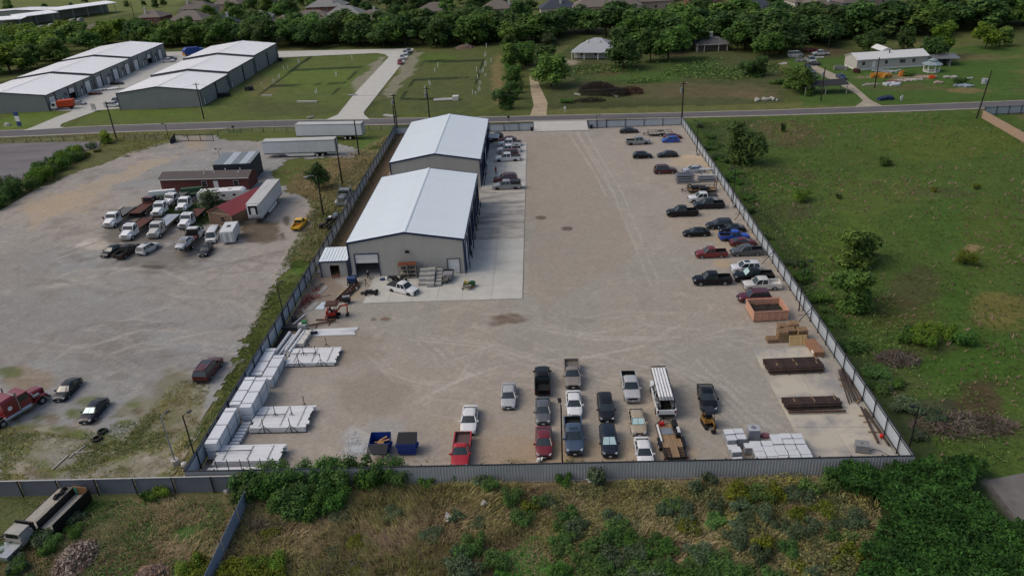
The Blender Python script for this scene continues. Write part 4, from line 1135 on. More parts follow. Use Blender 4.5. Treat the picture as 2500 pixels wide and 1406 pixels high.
MB().bx(-3.8, 3.8, 2.7, 2.8, 0, 2.3).bx(-3.8, -3.7, -2.8, 2.8, 0, 2.2).bx(1.2, 1.3, -2.8, 2.8, 0, 2.2).build('wall', mat('shed_wall', '8d9294', rough=.7, var=.1), sh2)
pb = thing('pole_barn', 'dark flat topped pole shelter in the weeds beside the gravel drive', 'shelter', at(2008, 226), rad(-2))
MB().hexa([(-6, -3, 2.2), (6, -3, 2.6), (6.4, 3, 2.9), (-5.6, 3, 2.5)], [(-6, -3, 2.32), (6, -3, 2.72), (6.4, 3, 3.02), (-5.6, 3, 2.62)]).build('roof', mat('tarred_roof', '26282a', rough=.9, var=.3), pb)
for x in (-5.5, 0, 5.6):
 for y in (-2.6, 2.6):
  MB().bx(x - .1, x + .1, y - .1, y + .1, 0, 2.35).build('post', greywood, pb)
# carport rows and the long building at the top left
for k, (a, b, lab) in enumerate((((-30, 76), (60, 70), 'nearest'), ((52, 68), (150, 55), 'middle'), ((146, 52), (292, 31), 'farthest'))):
 A, B = at(*a), at(*b)
 t = thing('carport', '%s section of the long white roofed carport at the upper left' % lab, 'carport', A, math.atan2((B - A).y, (B - A).x), 'sections of the white carport')
 L = (B - A).length
 z = 5.0 + .4 * k
 MB().hexa([(0, 0, z), (L, 0, z), (L, 13, z + .7), (0, 13, z + .7)], [(0, 0, z + .3), (L, 0, z + .3), (L, 13, z + 1.0), (0, 13, z + 1.0)]).build('roof', strf, t)
 for i in range(int(L / 9) + 1):
  for y in (.4, 12.6):
   MB().bx(i * 9 + .2, i * 9 + .5, y - .15, y + .15, 0, z).build('post', steel, t)
 MB().bx(0, L, 12.7, 12.9, 0, z).build('back_wall', stw, t)
tA = at(-40, 52)
metal_building('long_shed', 'long grey shed with a white roof in the upper left corner', tA, rad(-4), 46, 16, 4.6, 5.6, split=False, trim=stt, wallm=stw, roofm=strf)
# ================================================================== VEHICLES
tyre = mat('tyre_rubber', '1b1b1c', rough=0.85, var=0.2)
rimm = mat('alloy_rim', '8d9093', rough=0.35, metal=0.6)
rimd = mat('dark_rim', '1f2022', rough=0.4)
lampw = mat('headlamp_glass', '9aa1a6', rough=0.15)
lampr = mat('tail_lamp', '6a1418', rough=0.2)
grille_m = mat('grille_black', '17181a', rough=0.4)
plate_m = mat('number_plate', 'b8bcc0', rough=0.5)
chrome = mat('chrome', 'a4a7aa', rough=0.2, metal=0.8)
glassv = mat('car_glass', '242f32', rough=0.06, spec=0.8, var=0.1)
shade_m = mat('sunshade_foil', 'b9d4d2', rough=0.3, metal=0.3, var=0.25, sc=3, stretch=(1, 6, 1))
liner = mat('bed_liner_black', '141415', rough=0.85)
def ring(x, zb, zs, zc, hw):
 h = [(hw * .95, zb), (hw, zb + (zs - zb) * .5), (hw * .985, zs), (hw * .84, zs + (zc - zs) * .8), (hw * .4, zc)]
 return [(x, y, z) for y, z in h] + [(x, -y, z) for y, z in h[::-1]]
def bedring(x, zb, zr, zf, hw):
 h = [(hw * .95, zb), (hw, zb + (zr - zb) * .5), (hw * .99, zr), (hw - .14, zr), (hw - .16, zf)]
 return [(x, y, z) for y, z in h] + [(x, -y, z) for y, z in h[::-1]]
KINDS = {
 # L, halfwidth, wheel radius, axle x (front, rear), belt z, profile [(x, zs, zc, hw factor)], glass (front base, roof front, roof rear, rear base), roof z, roof half width
 'sedan': dict(L=4.85, hw=.915, r=.33, ax=(1.42, -1.38), zb=.2, prof=[(-2.42, .5, .54, .66), (-2.36, .8, .85, .80), (-2.2, .96, 1.02, .91), (-1.7, 1.0, 1.06, .99), (-.6, .98, 1.03, 1.0), (.4, .96, 1.02, 1.0), (1.0, .94, 1.02, .99), (1.6, .86, .95, .98), (2.05, .76, .85, .94), (2.3, .64, .7, .86), (2.42, .48, .52, .74)], gl=(1.15, .36, -1.02, -1.98), belt=.98, top=1.45, rw=.64),
 'coupe': dict(L=4.6, hw=.92, r=.34, ax=(1.4, -1.3), zb=.2, prof=[(-2.3, .5, .54, .68), (-2.24, .8, .86, .82), (-2.05, .94, 1.0, .92), (-1.6, .98, 1.04, 1.0), (-.6, .95, 1.0, 1.0), (.4, .92, 1.0, 1.0), (.95, .9, .99, .99), (1.5, .83, .93, .98), (1.95, .74, .82, .94), (2.2, .62, .68, .86), (2.3, .46, .5, .74)], gl=(1.05, .22, -.9, -1.95), belt=.95, top=1.37, rw=.61),
 'hatch': dict(L=4.2, hw=.89, r=.31, ax=(1.28, -1.24), zb=.2, prof=[(-2.1, .6, .64, .84), (-2.04, .95, 1.0, .94), (-1.9, 1.0, 1.04, .97), (-.6, .98, 1.03, 1.0), (.4, .96, 1.02, 1.0), (.95, .93, 1.01, .99), (1.5, .84, .93, .97), (1.85, .72, .8, .92), (2.03, .6, .66, .84), (2.1, .46, .5, .74)], gl=(1.1, .3, -1.4, -1.98), belt=.98, top=1.5, rw=.61),
 'suv': dict(L=4.85, hw=.96, r=.37, ax=(1.42, -1.42), zb=.26, prof=[(-2.42, .6, .64, .86), (-2.37, 1.04, 1.08, .95), (-2.2, 1.08, 1.12, .98), (-.6, 1.07, 1.12, 1.0), (.4, 1.06, 1.12, 1.0), (1.0, 1.04, 1.12, .99), (1.6, .99, 1.08, .98), (2.1, .9, .98, .95), (2.33, .74, .8, .87), (2.42, .52, .56, .76)], gl=(1.1, .35, -1.95, -2.34), belt=1.06, top=1.74, rw=.68),
 'van': dict(L=5.6, hw=1.0, r=.37, ax=(1.9, -1.6), zb=.26, prof=[(-2.8, .6, .64, .92), (-2.76, 1.2, 1.22, .98), (-.6, 1.2, 1.22, 1.0), (1.4, 1.15, 1.2, 1.0), (1.9, 1.08, 1.14, .98), (2.45, .98, 1.04, .95), (2.72, .8, .86, .87), (2.8, .52, .56, .8)], gl=(1.95, 1.3, -2.6, -2.78), belt=1.16, top=2.05, rw=.80),
 'pickup': dict(L=5.85, hw=1.0, r=.41, ax=(1.86, -1.82), zb=.36, prof=[(-.86, 1.2, 1.24, 1.0), (-.2, 1.2, 1.24, 1.0), (.8, 1.2, 1.24, 1.0), (1.25, 1.18, 1.24, .99), (1.9, 1.14, 1.22, .98), (2.5, 1.08, 1.16, .96), (2.82, .96, 1.02, .91), (2.92, .6, .64, .85)], gl=(1.34, .7, -.7, -.84), belt=1.2, top=1.94, rw=.75, bed=(-2.92, -.86, 1.24, .78)),
 'small_pickup': dict(L=5.3, hw=.93, r=.38, ax=(1.66, -1.6), zb=.34, prof=[(-.66, 1.1, 1.14, 1.0), (-.1, 1.1, 1.14, 1.0), (.8, 1.1, 1.14, 1.0), (1.2, 1.08, 1.14, .99), (1.8, 1.02, 1.1, .97), (2.3, .95, 1.02, .95), (2.55, .85, .9, .9), (2.65, .56, .6, .82)], gl=(1.24, .58, -.52, -.64), belt=1.1, top=1.79, rw=.69, bed=(-2.65, -.66, 1.14, .74)),
 'old_pickup': dict(L=5.4, hw=.95, r=.37, ax=(1.7, -1.62), zb=.34, prof=[(-.1, 1.08, 1.12, 1.0), (.3, 1.08, 1.12, 1.0), (.9, 1.08, 1.12, 1.0), (1.3, 1.06, 1.12, .99), (1.9, 1.0, 1.08, .98), (2.4, .94, 1.0, .96), (2.62, .84, .88, .92), (2.7, .56, .6, .86)], gl=(1.28, .66, .06, -.08), belt=1.08, top=1.72, rw=.66, bed=(-2.7, -.1, 1.12, .74)),
}
def build_vehicle(kind):
 K = KINDS[kind]
 hw, zb0, r = K['hw'], K['zb'], K['r']
 t = thing('parked_car', 'x', 'car')
 xs = sorted(set([p[0] for p in K['prof']] + [a + r * 1.22 * f for a in K['ax'] for f in (-1.01, -.99, -.8, -.45, 0, .45, .8, .99, 1.01)]))
 px = [p[0] for p in K['prof']]
 def prof(x):
  return [float(np.interp(x, px, [p[i] for p in K['prof']])) for i in (1, 2, 3)]
 def zbot(x):
  z = zb0 + max(0, abs(x) - K['L'] / 2 + .35) * .25
  for a in K['ax']:
   d = r * 1.22
   if abs(x - a) < d:
    z = max(z, min(.9, .05 + r * .75 + math.sqrt(max(0, d * d - (x - a) ** 2)) * .72))
  return z
 rings = []
 if 'bed' in K:
  b0, b1, zr, zf = K['bed']
  bx = sorted(set([b0 + .1, b1 - .04] + [x for x in xs if b0 + .1 < x < b1 - .04]))
  rings.append(bedring(b0, zb0 + .15, zr - .02, zr - .03, hw * .97))
  rings.append(bedring(b0 + .08, zbot(b0 + .08), zr, zr - .01, hw * .98))
  for x in bx:
   rings.append(bedring(x, zbot(x), zr, zf, hw))
  rings.append(bedring(b1 - .02, zbot(b1), zr, zr, hw))
 for x in xs:
  if x >= px[0] - 1e-6:
   zs, zc, f = prof(x)
   zbx = min(zbot(x), zs - .04)
   rings.append(ring(x, zbx, zs, zc, hw * f))
 mb = MB().loft(rings)
 g0, g1, g2, g3 = K['gl']
 zb_, zt, rw = K['belt'], K['top'], K['rw']
 bw = hw * .93
 # roof
 rf = []
 for x, dz, k in ((g2 - .06, -.04, .9), (g2 + .1, .0, 1.0), ((g1 + g2) / 2, .035, 1.03), (g1 - .1, .01, 1.0), (g1 + .06, -.03, .92)):
  y = rw * k
  rf.append([(x, y + .03, zt - .05 + dz), (x, y - .05, zt + .005 + dz), (x, y * .5, zt + .03 + dz), (x, -y * .5, zt + .03 + dz), (x, -y + .05, zt + .005 + dz), (x, -y - .03, zt - .05 + dz)])
 mb.loft(rf)
 # pillars
 for s in (-1, 1):
  def P(x, k):
   """point on the side glass plane, k 0 at the belt, 1 at the roof"""
   return (x, s * (bw + (rw - bw) * k + .012), zb_ - .02 + (zt - .03 - zb_) * k)
  mb.tube(P(g0 + .02, 0), P(g1, 1), .045, 5)
  mb.tube(P(g3, 0), P(g2, 1), .05, 5)
  cw = .42 if kind in ('sedan', 'coupe') else .16
  q = [P(g3 + .02, 0), P(g3 + cw, .0), P(g2 + cw * .35, 1), P(g2 - .02, 1)]
  mb.quad(*(q if s > 0 else q[::-1]))
  for f in {'sedan': (.52,), 'coupe': (), 'hatch': (.5,), 'suv': (.36, .66), 'van': (.3, .6), 'pickup': (.5,), 'small_pickup': (.5,), 'old_pickup': ()}[kind]:
   xb, xt = g0 + (g3 - g0) * f, g1 + (g2 - g1) * f
   q = [P(xb - .05, 0), P(xb + .05, 0), P(xt + .04, 1), P(xt - .04, 1)]
   mb.quad(*(q if s > 0 else q[::-1]))
  mb.box((g0 + g1) / 2 + .1, s * (bw + .02), zb_ + .02, .02, .02, .02)
 mb.build('body', paintmat('888888'), t, smooth=35, fix=True)
 def pane(name, pts):
  o = MB().quad(*pts).build(name, glassv, t, fix=False)
  return o
 ws = MB()
 for a, b in ((1, .4), (.4, -.4), (-.4, -1)):
  ws.quad((g0 + .1 * (1 - abs(a)), bw * .96 * a, zb_), (g1 + .05 * (1 - abs(a)), rw * .97 * a, zt - .02), (g1 + .05 * (1 - abs(b)), rw * .97 * b, zt - .02), (g0 + .1 * (1 - abs(b)), bw * .96 * b, zb_))
 ws.build('windshield', glassv, t)
 pane('rear_window', [(g3 - .02, -bw * .96, zb_), (g2, -rw * .97, zt - .02), (g2, rw * .97, zt - .02), (g3 - .02, bw * .96, zb_)])
 for s in (-1, 1):
  q = [(g0, s * bw, zb_ - .02), (g1, s * rw, zt - .03), (g2, s * rw, zt - .03), (g3, s * bw, zb_ - .02)]
  pane('side_window', q if s < 0 else q[::-1])
 for ax in K['ax']:
  for s in (-1, 1):
   wm = MB()
   yo = s * (hw - .02)
   wm.loft([[(r * k * cos(i * pi / 9), y, r * k * sin(i * pi / 9)) for i in range(18)] for k, y in ((.86, s * .0), (1.0, -s * .05), (1.0, -s * .2), (.86, -s * .25))])
   w = wm.build('wheel', tyre, t, fix=True)
   w.location = (ax, yo, r)
   rm = MB().loft([[(r * k * cos(i * pi / 7), y, r * k * sin(i * pi / 7)) for i in range(14)] for k, y in ((.62, s * .004), (.58, s * .012), (.2, -s * .0))])
   for i in range(5):
    a = i * 2 * pi / 5
    rm.box(r * .32 * cos(a), s * .016, r * .32 * sin(a), r * .5, .02, .06, 0, -a)
   rm.build('rim', rimm, w, fix=True)
 L2 = K['L'] / 2
 zs, zc, f = prof(px[-3])
 for s in (-1, 1):
  MB().box(L2 - .22, s * hw * .7, zs - .07, .3, hw * .26, .12, s * -.36, .25).build('headlight', lampw, t)
  zr = K['bed'][2] - .22 if 'bed' in K else K['belt'] - .2
  MB().box(-L2 + (.03 if 'bed' in K else .1), s * hw * (.86 if 'bed' in K else .66), zr, .1, hw * (.14 if 'bed' in K else .24), .34 if kind in ('pickup', 'small_pickup', 'old_pickup', 'van', 'suv') else .16).build('taillight', lampr, t)
  MB().box((g0 + g1) / 2 + .22, s * (bw + .15), K['belt'] + .1, .14, .24, .17).build('mirror', paintmat('888888'), t)
 big = 'bed' in K
 MB().box(L2 - .08, 0, zs - (.22 if big else .14), .14, hw * (1.1 if big else .9), .26 if big else .14, 0, .08).build('grille', grille_m, t)
 MB().box(L2 - .08, 0, zb0 + .2, .18, hw * 1.55, .2).build('front_bumper', grille_m, t)
 MB().box(-L2 + .03, 0, zb0 + .24, .18, hw * 1.6, .2).build('rear_bumper', grille_m, t)
 MB().box(L2 + .02, 0, zb0 + .24, .02, .32, .14).build('number_plate', plate_m, t)
 if big:
  b0, b1, zr, zf = K['bed']
  m = MB().bx(b0 + .12, b1 - .06, -hw + .18, hw - .18, zf + .005, zf + .02)
  for s in (-1, 1):
   m.bx(b0 + .12, b1 - .06, min(s * (hw - .175), s * (hw - .155)), max(s * (hw - .175), s * (hw - .155)), zf, zr - .04)
  m.bx(b1 - .08, b1 - .06, -hw + .18, hw - .18, zf, zr - .03)
  m.bx(b0 + .105, b0 + .125, -hw + .18, hw - .18, zf, zr - .03)
  m.build('bed_liner', liner, t)
 return t
PROTO = {}
HEAD = {'L': pi, 'R': 0.0, 'S': -pi / 2, 'N': pi / 2}
def hang(h, px=None):
 if isinstance(h, str):
  return HEAD[h]
 if isinstance(h, (int, float)):
  return rad(h)
 a, b = at(*h[0]), at(*h[1])
 return math.atan2(b.y - a.y, b.x - a.x)
def fit(bbox, th, boxes, s=1.0, z0=0.0):
 """ground point from which the given boxes (x0,x1,halfwidth,z0,z1) fill the photographed extent"""
 x0, y0, x1, y1 = bbox
 p = at((x0 + x1) / 2, (y0 + y1) / 2 + .25 * (y1 - y0), z0)
 p = Vector((p.x, p.y))
 c, sn = cos(th), sin(th)
 def ext(q):
  us, vs = [], []
  for a, b, h, za, zb in boxes:
   for x in (a, b):
    for y in (-h, h):
     for z in (za, zb):
      u, v = pj((q.x + s * (x * c - y * sn), q.y + s * (x * sn + y * c), z0 + s * z))
      us.append(u)
      vs.append(v)
  return min(us), min(vs), max(us), max(vs)
 def err(q):
  e = ext(q)
  return Vector(((e[0] + e[2] - x0 - x1) / 2, (e[1] + e[3] - y0 - y1) / 2))
 for _ in range(6):
  e = err(p)
  ex = (err(p + Vector((.1, 0))) - e) / .1
  ey = (err(p + Vector((0, .1))) - e) / .1
  det = ex.x * ey.y - ey.x * ex.y
  p = p - Vector(((e.x * ey.y - e.y * ey.x) / det, (e.y * ex.x - e.x * ex.y) / det))
 e = ext(p)
 return p, math.hypot(x1 - x0, y1 - y0) / math.hypot(e[2] - e[0], e[3] - e[1])
NAMES = {'sedan': ('parked_sedan', 'car'), 'coupe': ('parked_coupe', 'car'), 'hatch': ('parked_hatchback', 'car'), 'suv': ('parked_suv', 'car'), 'van': ('passenger_van', 'van'), 'pickup': ('pickup_truck', 'pickup'), 'small_pickup': ('pickup_truck', 'pickup'), 'old_pickup': ('pickup_truck', 'pickup')}
def vehicle(kind, colour, bbox, head, label, group, shade=False, cover=None, rim=None, bed=None, roof=None, z=0.0, rails=False, bumper=None, sc=None, sunroof=False, rough=0.28):
 if kind not in PROTO:
  PROTO[kind] = build_vehicle(kind)
 K = KINDS[kind]
 th = hang(head)
 g0, g1, g2, g3 = K['gl']
 L2 = K['L'] / 2
 boxes = [(-L2, L2, K['hw'], 0.0, K['belt'] - .15), (g2, g1, K['rw'], K['top'], K['top'])]
 p, k = fit(bbox, th, boxes, 1.0, z)
 s = sc or min(1.09, max(.93, k))
 p, _ = fit(bbox, th, boxes, s, z)
 pm = paintmat(colour, rough)
 paint = {'body': pm, 'mirror': pm}
 if rim:
  paint['rim'] = rim
 if bumper:
  paint['front_bumper'] = bumper
  paint['rear_bumper'] = bumper
 if bed:
  paint['bed_liner'] = bed
 t = copy_tree(PROTO[kind], None, paint)
 nm, cat = NAMES[kind]
 t.name = nm
 tag(t, label, cat, group)
 t.location = (p.x, p.y, z)
 t.rotation_euler = (0, 0, th)
 t.scale = (s, s, s)
 zb_, zt, rw, bw = K['belt'], K['top'], K['rw'], K['hw'] * .93
 if shade:
  q = MB()
  for a, b in ((.94, .03), (-.03, -.94)):
   q.quad((g0 + .06, bw * .9 * a, zb_ + .1), (g1 + .11, rw * .95 * a, zt - .05), (g1 + .11, rw * .95 * b, zt - .05), (g0 + .06, bw * .9 * b, zb_ + .1))
  q.build('sunshade', shade_m, t)
 if cover is not None:
  b0, b1, zr, zf = K['bed']
  if cover == 'cap':
   m = MB().loft([[(x, y, z_) for y, z_ in ((K['hw'] - .06, zr), (K['hw'] - .2, zt - .08), (K['hw'] - .35, zt), (-K['hw'] + .35, zt), (-K['hw'] + .2, zt - .08), (-K['hw'] + .06, zr))] for x in (b0 + .06, b1 - .03)])
   m.build('bed_cap', mat('cap_black', '232427', rough=.4), t)
  else:
   m = MB().bx(b0 + .05, b1 - .04, -K['hw'] + .06, K['hw'] - .06, zr + .01, zr + .06)
   m.build('bed_cover', cover, t)
 if rails:
  m = MB()
  for sd in (-1, 1):
   m.bx(g2 + .2, g1 - .15, sd * rw * .86 - .025, sd * rw * .86 + .025, zt + .05, zt + .11)
  m.build('roof_rails', chrome if rails is True else rails, t)
 if sunroof:
  MB().bx((g1 + g2) / 2 + .15, g1 - .12, -rw * .6, rw * .6, zt + .04, zt + .062).build('sunroof', glassv, t)
 return t
RC = 'vehicles parked along the right fence'
V = vehicle
tonn = mat('tonneau_black', '2b2d30', rough=.7)
V('sedan', '2a2a2d', (1512, 311, 1560, 327.5), 'R', 'dark grey sedan nearest the steel fence at the far end of the yard', RC, rim=rimm)
V('coupe', '5c141d', (1619, 325, 1665, 342), 'R', 'dark red car half hidden behind the bright blue hatchback', RC)
V('hatch', '1d4aa8', (1614, 331, 1659, 351), 'L', 'bright blue hatchback in front of the dark red car', RC)
V('pickup', '86888a', (1527, 332, 1589, 356), 'R', 'silver grey pickup with black wheels near the far right corner', RC, rim=rimd)
V('hatch', '0d0e11', (1544, 369, 1594, 389.5), 'R', 'black rounded compact car left of a dark grey sedan', RC)
V('sedan', '2b2e33', (1603, 367, 1656, 387), 'L', 'dark grey sedan right of the black compact car', RC, rim=rimd)
V('suv', '431218', (1595, 401, 1654, 428.5), 'R', 'dark maroon older wagon facing right beside the galvanised stacks', RC, rails=grille_m)
V('sedan', '9fa4b0', (1664, 403, 1722, 424.5), 'L', 'pale silver sedan behind the galvanised stacks by the right fence', RC)
V('pickup', 'c9cbcc', (1676.5, 466, 1755, 498), 'L', 'white pickup with a black bed cover in front of the black utility trailer', RC, cover=tonn, rim=rimd)
V('pickup', '1a1c20', (1691, 483, 1770, 513), 'L', 'charcoal black pickup parked close in front of the white covered pickup', RC, rim=rimd)
V('pickup', '0f1012', (1625, 499.6, 1706, 533), 'L', 'black pickup standing alone left of the charcoal pickup', RC, rim=rimd)
V('suv', '25272c', (1724, 533, 1789, 562), 'L', 'charcoal crossover behind the dark navy sedan by the right fence', RC, rails=True)
V('sedan', '0e0f13', (1665, 554, 1735, 581), 'L', 'shiny black sedan left of the charcoal crossover', RC)
V('sedan', '14171f', (1751, 547, 1823, 570), 'L', 'dark navy sedan squeezed behind the bright blue pickup', RC)
V('small_pickup', '1b45a6', (1754, 560, 1831, 591), 'R', 'bright blue small pickup facing the right fence', RC, rim=rimd)
V('coupe', '55151d', (1779.5, 580, 1849, 603), 'R', 'dark red low car between the blue pickup and the grey pickup', RC)
V('small_pickup', '6f1d22', (1694.6, 599.5, 1777, 634), 'L', 'red double cab pickup with an empty black bed', RC)
V('small_pickup', '4a4c50', (1780, 593, 1866, 630), 'L', 'dark grey pickup beside the red double cab pickup', RC)
V('suv', 'c9cbcd', (1778.6, 634.6, 1861, 669), 'L', 'white crossover with a black sunroof', RC, sunroof=True)
V('pickup', '0d0f16', (1693, 660.6, 1784, 700), 'L', 'black double cab pickup with chrome bumper left of the sunshade pickup', RC, bumper=chrome, sc=.96)
V('pickup', '101112', (1792, 653, 1887, 691), 'L', 'black pickup with a pale green sunshade behind its windshield', RC, shade=True, bumper=chrome, sc=.98)
V('pickup', 'c2c0ba', (1807.6, 674, 1912, 712), 'L', 'cream white pickup with an open pale bed by the fence brace', RC, bed=offwhite)
V('suv', '4f141d', (1796.6, 702, 1885, 743.6), 'L', 'dark red sport utility car in front of the peach dumpster', RC, rails=True)
BR = 'vehicles parked in rows at the near end of the yard'
V('sedan', 'd2d3d2', (1121, 988.5, 1171, 1067), 'S', 'white sedan behind the red pickup at the near end', BR)
V('old_pickup', 'a01820', (1101, 1058, 1151, 1150), 'S', 'red single cab pickup with its nose against the near fence', BR, bed=mat('bed_worn_red', '5a4644', rough=.8), sc=1.0)
V('sedan', 'a3a5a8', (1222, 933.8, 1261.6, 1005), 'S', 'silver sedan standing alone left of the black pickup with the open bed', BR)
V('pickup', '101114', (1299.6, 894.8, 1350, 970), 'N', 'black pickup facing away with clutter in its open bed', BR, rim=rimd)
V('old_pickup', '7d766e', (1374, 877.6, 1421.5, 955.8), 'S', 'tan grey old pickup at the head of the second row', BR, bed=mat('bed_steel_worn', '6a645d', rough=.7))
V('sedan', '55575b', (1304.6, 969, 1347.6, 1041.8), 'S', 'mid grey sedan behind the dark red sedan', BR)
V('sedan', 'd4d5d5', (1379.6, 952.5, 1424, 1026), 'S', 'white sedan between the tan grey pickup and the blue grey pickup', BR)
V('suv', '1b1c20', (1456.7, 958.7, 1501.5, 1035), 'S', 'black crossover behind the navy car with the sunshade', BR)
V('pickup', 'a7a9ab', (1512.5, 906, 1566.5, 989), 'S', 'silver pickup with a dark bed beside the white pipe truck', BR, bumper=chrome)
V('sedan', '6a1820', (1305.7, 1040, 1351, 1125), 'S', 'dark red sedan beside the lamp pole at the near fence', BR)
V('pickup', '3a4a5f', (1374, 1018, 1428.7, 1119.4), 'S', 'blue grey pickup with black hood vents and a glass roof', BR, rim=rimd, sunroof=True)
V('suv', '1f2633', (1463, 1037, 1510, 1119), 'S', 'dark navy crossover with a silver sunshade near the fence', BR, shade=True)
V('sedan', 'a1957f', (1530.6, 993, 1581, 1070.5), 'S', 'tan sedan with a green tinted sunshade', BR, shade=True)
V('sedan', 'd3d4d4', (1547, 1070.5, 1597, 1143), 'S', 'white sedan with its nose against the near fence by the flat trailer', BR)
V('coupe', '0f1013', (1699, 935.5, 1754, 1013), ((1722, 940), (1738, 1010)), 'black sedan with chrome mirrors behind the small digger', BR)
WC = 'vehicles parked beside the workshops'
V('small_pickup', 'd4d6d7', (941, 684, 1027.5, 727), ((955, 712), (1012, 726)), 'white double cab pickup with a black bed cover in front of the workshop', WC, cover=tonn, rim=rimd, bumper=grille_m)
V('pickup', '85898d', (1201, 437, 1272.5, 467), 'L', 'grey pickup with a black bed cap beside the rear workshop', WC, cover='cap', rim=rimd, bumper=grille_m)
V('suv', '51141a', (1203, 423, 1265, 447), 'L', 'dark red sport utility car behind the grey capped pickup', WC, rails=True)
V('pickup', 'd0d2d4', (1206, 371, 1271, 398), 'L', 'white pickup with black wheels nearest the standing person', WC, cover=tonn, rim=rimd)
V('suv', '561820', (1219, 363, 1264, 384), 'L', 'red crossover squeezed between two white pickups', WC)
V('pickup', 'cfd1d3', (1210.5, 352, 1273, 376), 'L', 'white pickup with a white tool box in its bed', WC, rim=rimd)
V('pickup', 'cbcdcf', (1214, 337.5, 1273, 361), 'L', 'white pickup with a grey bed cover at the head of the workshop row', WC, cover=tonn)
V('sedan', '5a1a22', (1217, 331, 1260, 350), 'L', 'dark red sedan hidden behind the farthest white pickup', WC)
V('suv', '1c1e22', (1190, 324, 1226, 348), ((1222, 336), (1196, 345)), 'black car partly under the steel canopy of the rear workshop', WC)
LL = 'vehicles in the truck lot on the left'
SW = ((300, 560), (255, 610))
V('sedan', '15171b', (248, 596, 299, 633), ((292, 604), (256, 626)), 'black sedan leftmost in the front line of the truck lot', LL)
V('pickup', '2f2926', (280, 594, 340, 637), ((290, 630), (335, 600)), 'dark brown pickup facing away beside the black sedan', LL)
V('suv', 'c7c9c9', (332.5, 591.6, 392, 626), ((344, 624), (384, 600)), 'white wagon with a wheel splayed out facing away from the camera', LL, sunroof=True)
V('coupe', '1a1d22', (483.5, 595, 522, 632), ((512, 602), (492, 630)), 'wrecked dark sedan with a stripped white nose', LL)
V('small_pickup', 'e0b01c', (712.4, 531.6, 750.7, 567), ((720, 566), (742, 540)), 'yellow pickup parked alone by the grass strip', LL, bed=mat('bed_yellow', 'a8731c', rough=.6))
V('van', 'c9cbca', (500, 547, 541, 600), ((531, 556), (508, 598)), 'white passenger van beside the small white box trailer', LL)
V('sedan', '1a1d24', (126, 919, 205, 987.5), ((190, 928), (142, 980)), 'dark sedan with chrome window trim behind the red tractor nose', LL)
V('sedan', '22242f', (189, 969, 271, 1041.5), ((255, 980), (208, 1034)), 'dark purple grey sedan with a heart shaped sunshade near two tyres', LL, shade=True)
V('suv', '4a1219', (474.5, 871, 544, 937.5), ((486, 934), (532, 876)), 'maroon large sport utility car driving away along the lot edge', LL, sunroof=True, rails=True, sc=1.06)
SL = 'vehicles by the storage buildings'
V('pickup', 'c8cbcc', (254, 246, 300, 265), 'R', 'white extended cab pickup at the corner of the right storage row', SL)
V('suv', '5d6670', (281, 239, 303, 250), 'R', 'grey car half hidden behind the corner of the right storage row', SL)
V('sedan', '9aa0a2', (183, 246, 203, 259), 'R', 'silver sedan behind the orange box truck', SL)
V('coupe', '5c1f1a', (214, 222, 251, 234), 'R', 'red low car in the alley beside the white wedge trailer', SL)
V('sedan', '16191a', (268, 197, 304, 210), 'R', 'black car in front of the middle storage doors', SL)
V('pickup', 'c6c8ca', (392, 140, 430, 156), 'R', 'white pickup by the far end of the left storage row', SL)
V('suv', '222428', (404, 137, 432, 150), 'R', 'dark car behind the white pickup at the far storage row', SL)
for c, bb, lb, k in (('8e1f28', (969, 145, 984, 159), 'dark red car at the near end of the short line on the driveway', 'suv'), ('a7b0bb', (974, 133.5, 990, 147), 'silver blue car second in the short line on the driveway', 'suv'), ('b9bec2', (981, 121, 998, 137), 'pale silver car third in the short line on the driveway', 'suv'), ('5f6a66', (991, 118.5, 1005, 130), 'grey green car at the far end of the short line on the driveway', 'suv')):
 V(k, c, bb, ((984, 125), (975, 155)), lb, 'cars lined up on the concrete driveway')
RF = 'vehicles by the white mobile home'
V('sedan', '1d2c4e', (2040, 181, 2067, 195), ((2042, 184), (2064, 194)), 'dark blue car on the gravel drive', RF)
V('suv', '3a4450', (1976, 174, 1995, 193), ((1978, 172), (1992, 192)), 'dark grey car nearest in the line of junk cars', RF)
V('sedan', '23262b', (1970, 168, 1986, 184), ((1972, 168), (1984, 184)), 'black car in the middle of the line of junk cars', RF)
V('suv', '262b33', (1965, 161, 1982, 175), ((1968, 162), (1980, 174)), 'dark car at the back of the line of junk cars', RF)
V('pickup', '8d9194', (1961, 136, 1998, 159), ((1965, 140), (1995, 158)), 'grey pickup with its hood up among the scrap', RF)
V('van', '9da7a3', (1919, 125, 1963, 139), 'R', 'pale green van parked at the edge of the forest', RF)
V('coupe', '7d2a22', (1964, 118, 1998, 127), 'L', 'red car body in the grass behind the junk cars', RF)
V('pickup', 'b9bdbe', (1985, 124, 2021, 135), 'L', 'white pickup with a blue hood behind the junk cars', RF)
V('suv', '5a1a1e', (437, 48, 457, 63), 'S', 'red car in front of the low brown roofed house', 'cars among the suburban houses', sc=.95)
for k, (x0, y0, x1, y1, c) in enumerate(((40, 66, 62, 76, 'a9adad'), (92, 62, 108, 74, 'b5b8b8'), (115, 58, 136, 68, 'bcbfc0'), (165, 46, 190, 58, '8d9294'), (186, 43, 206, 55, '9a9fa0'))):
 V('van', c, (x0, y0, x1, y1), 'S', ['silver van under the near end of the long carport', 'pale van standing left of the white van under the carport', 'white van in the middle of the long carport', 'grey van under the far section of the carport', 'grey white van next to the last posts of the carport'][k], 'vans parked under the carport')
for o in PROTO.values():
 drop_tree(o)
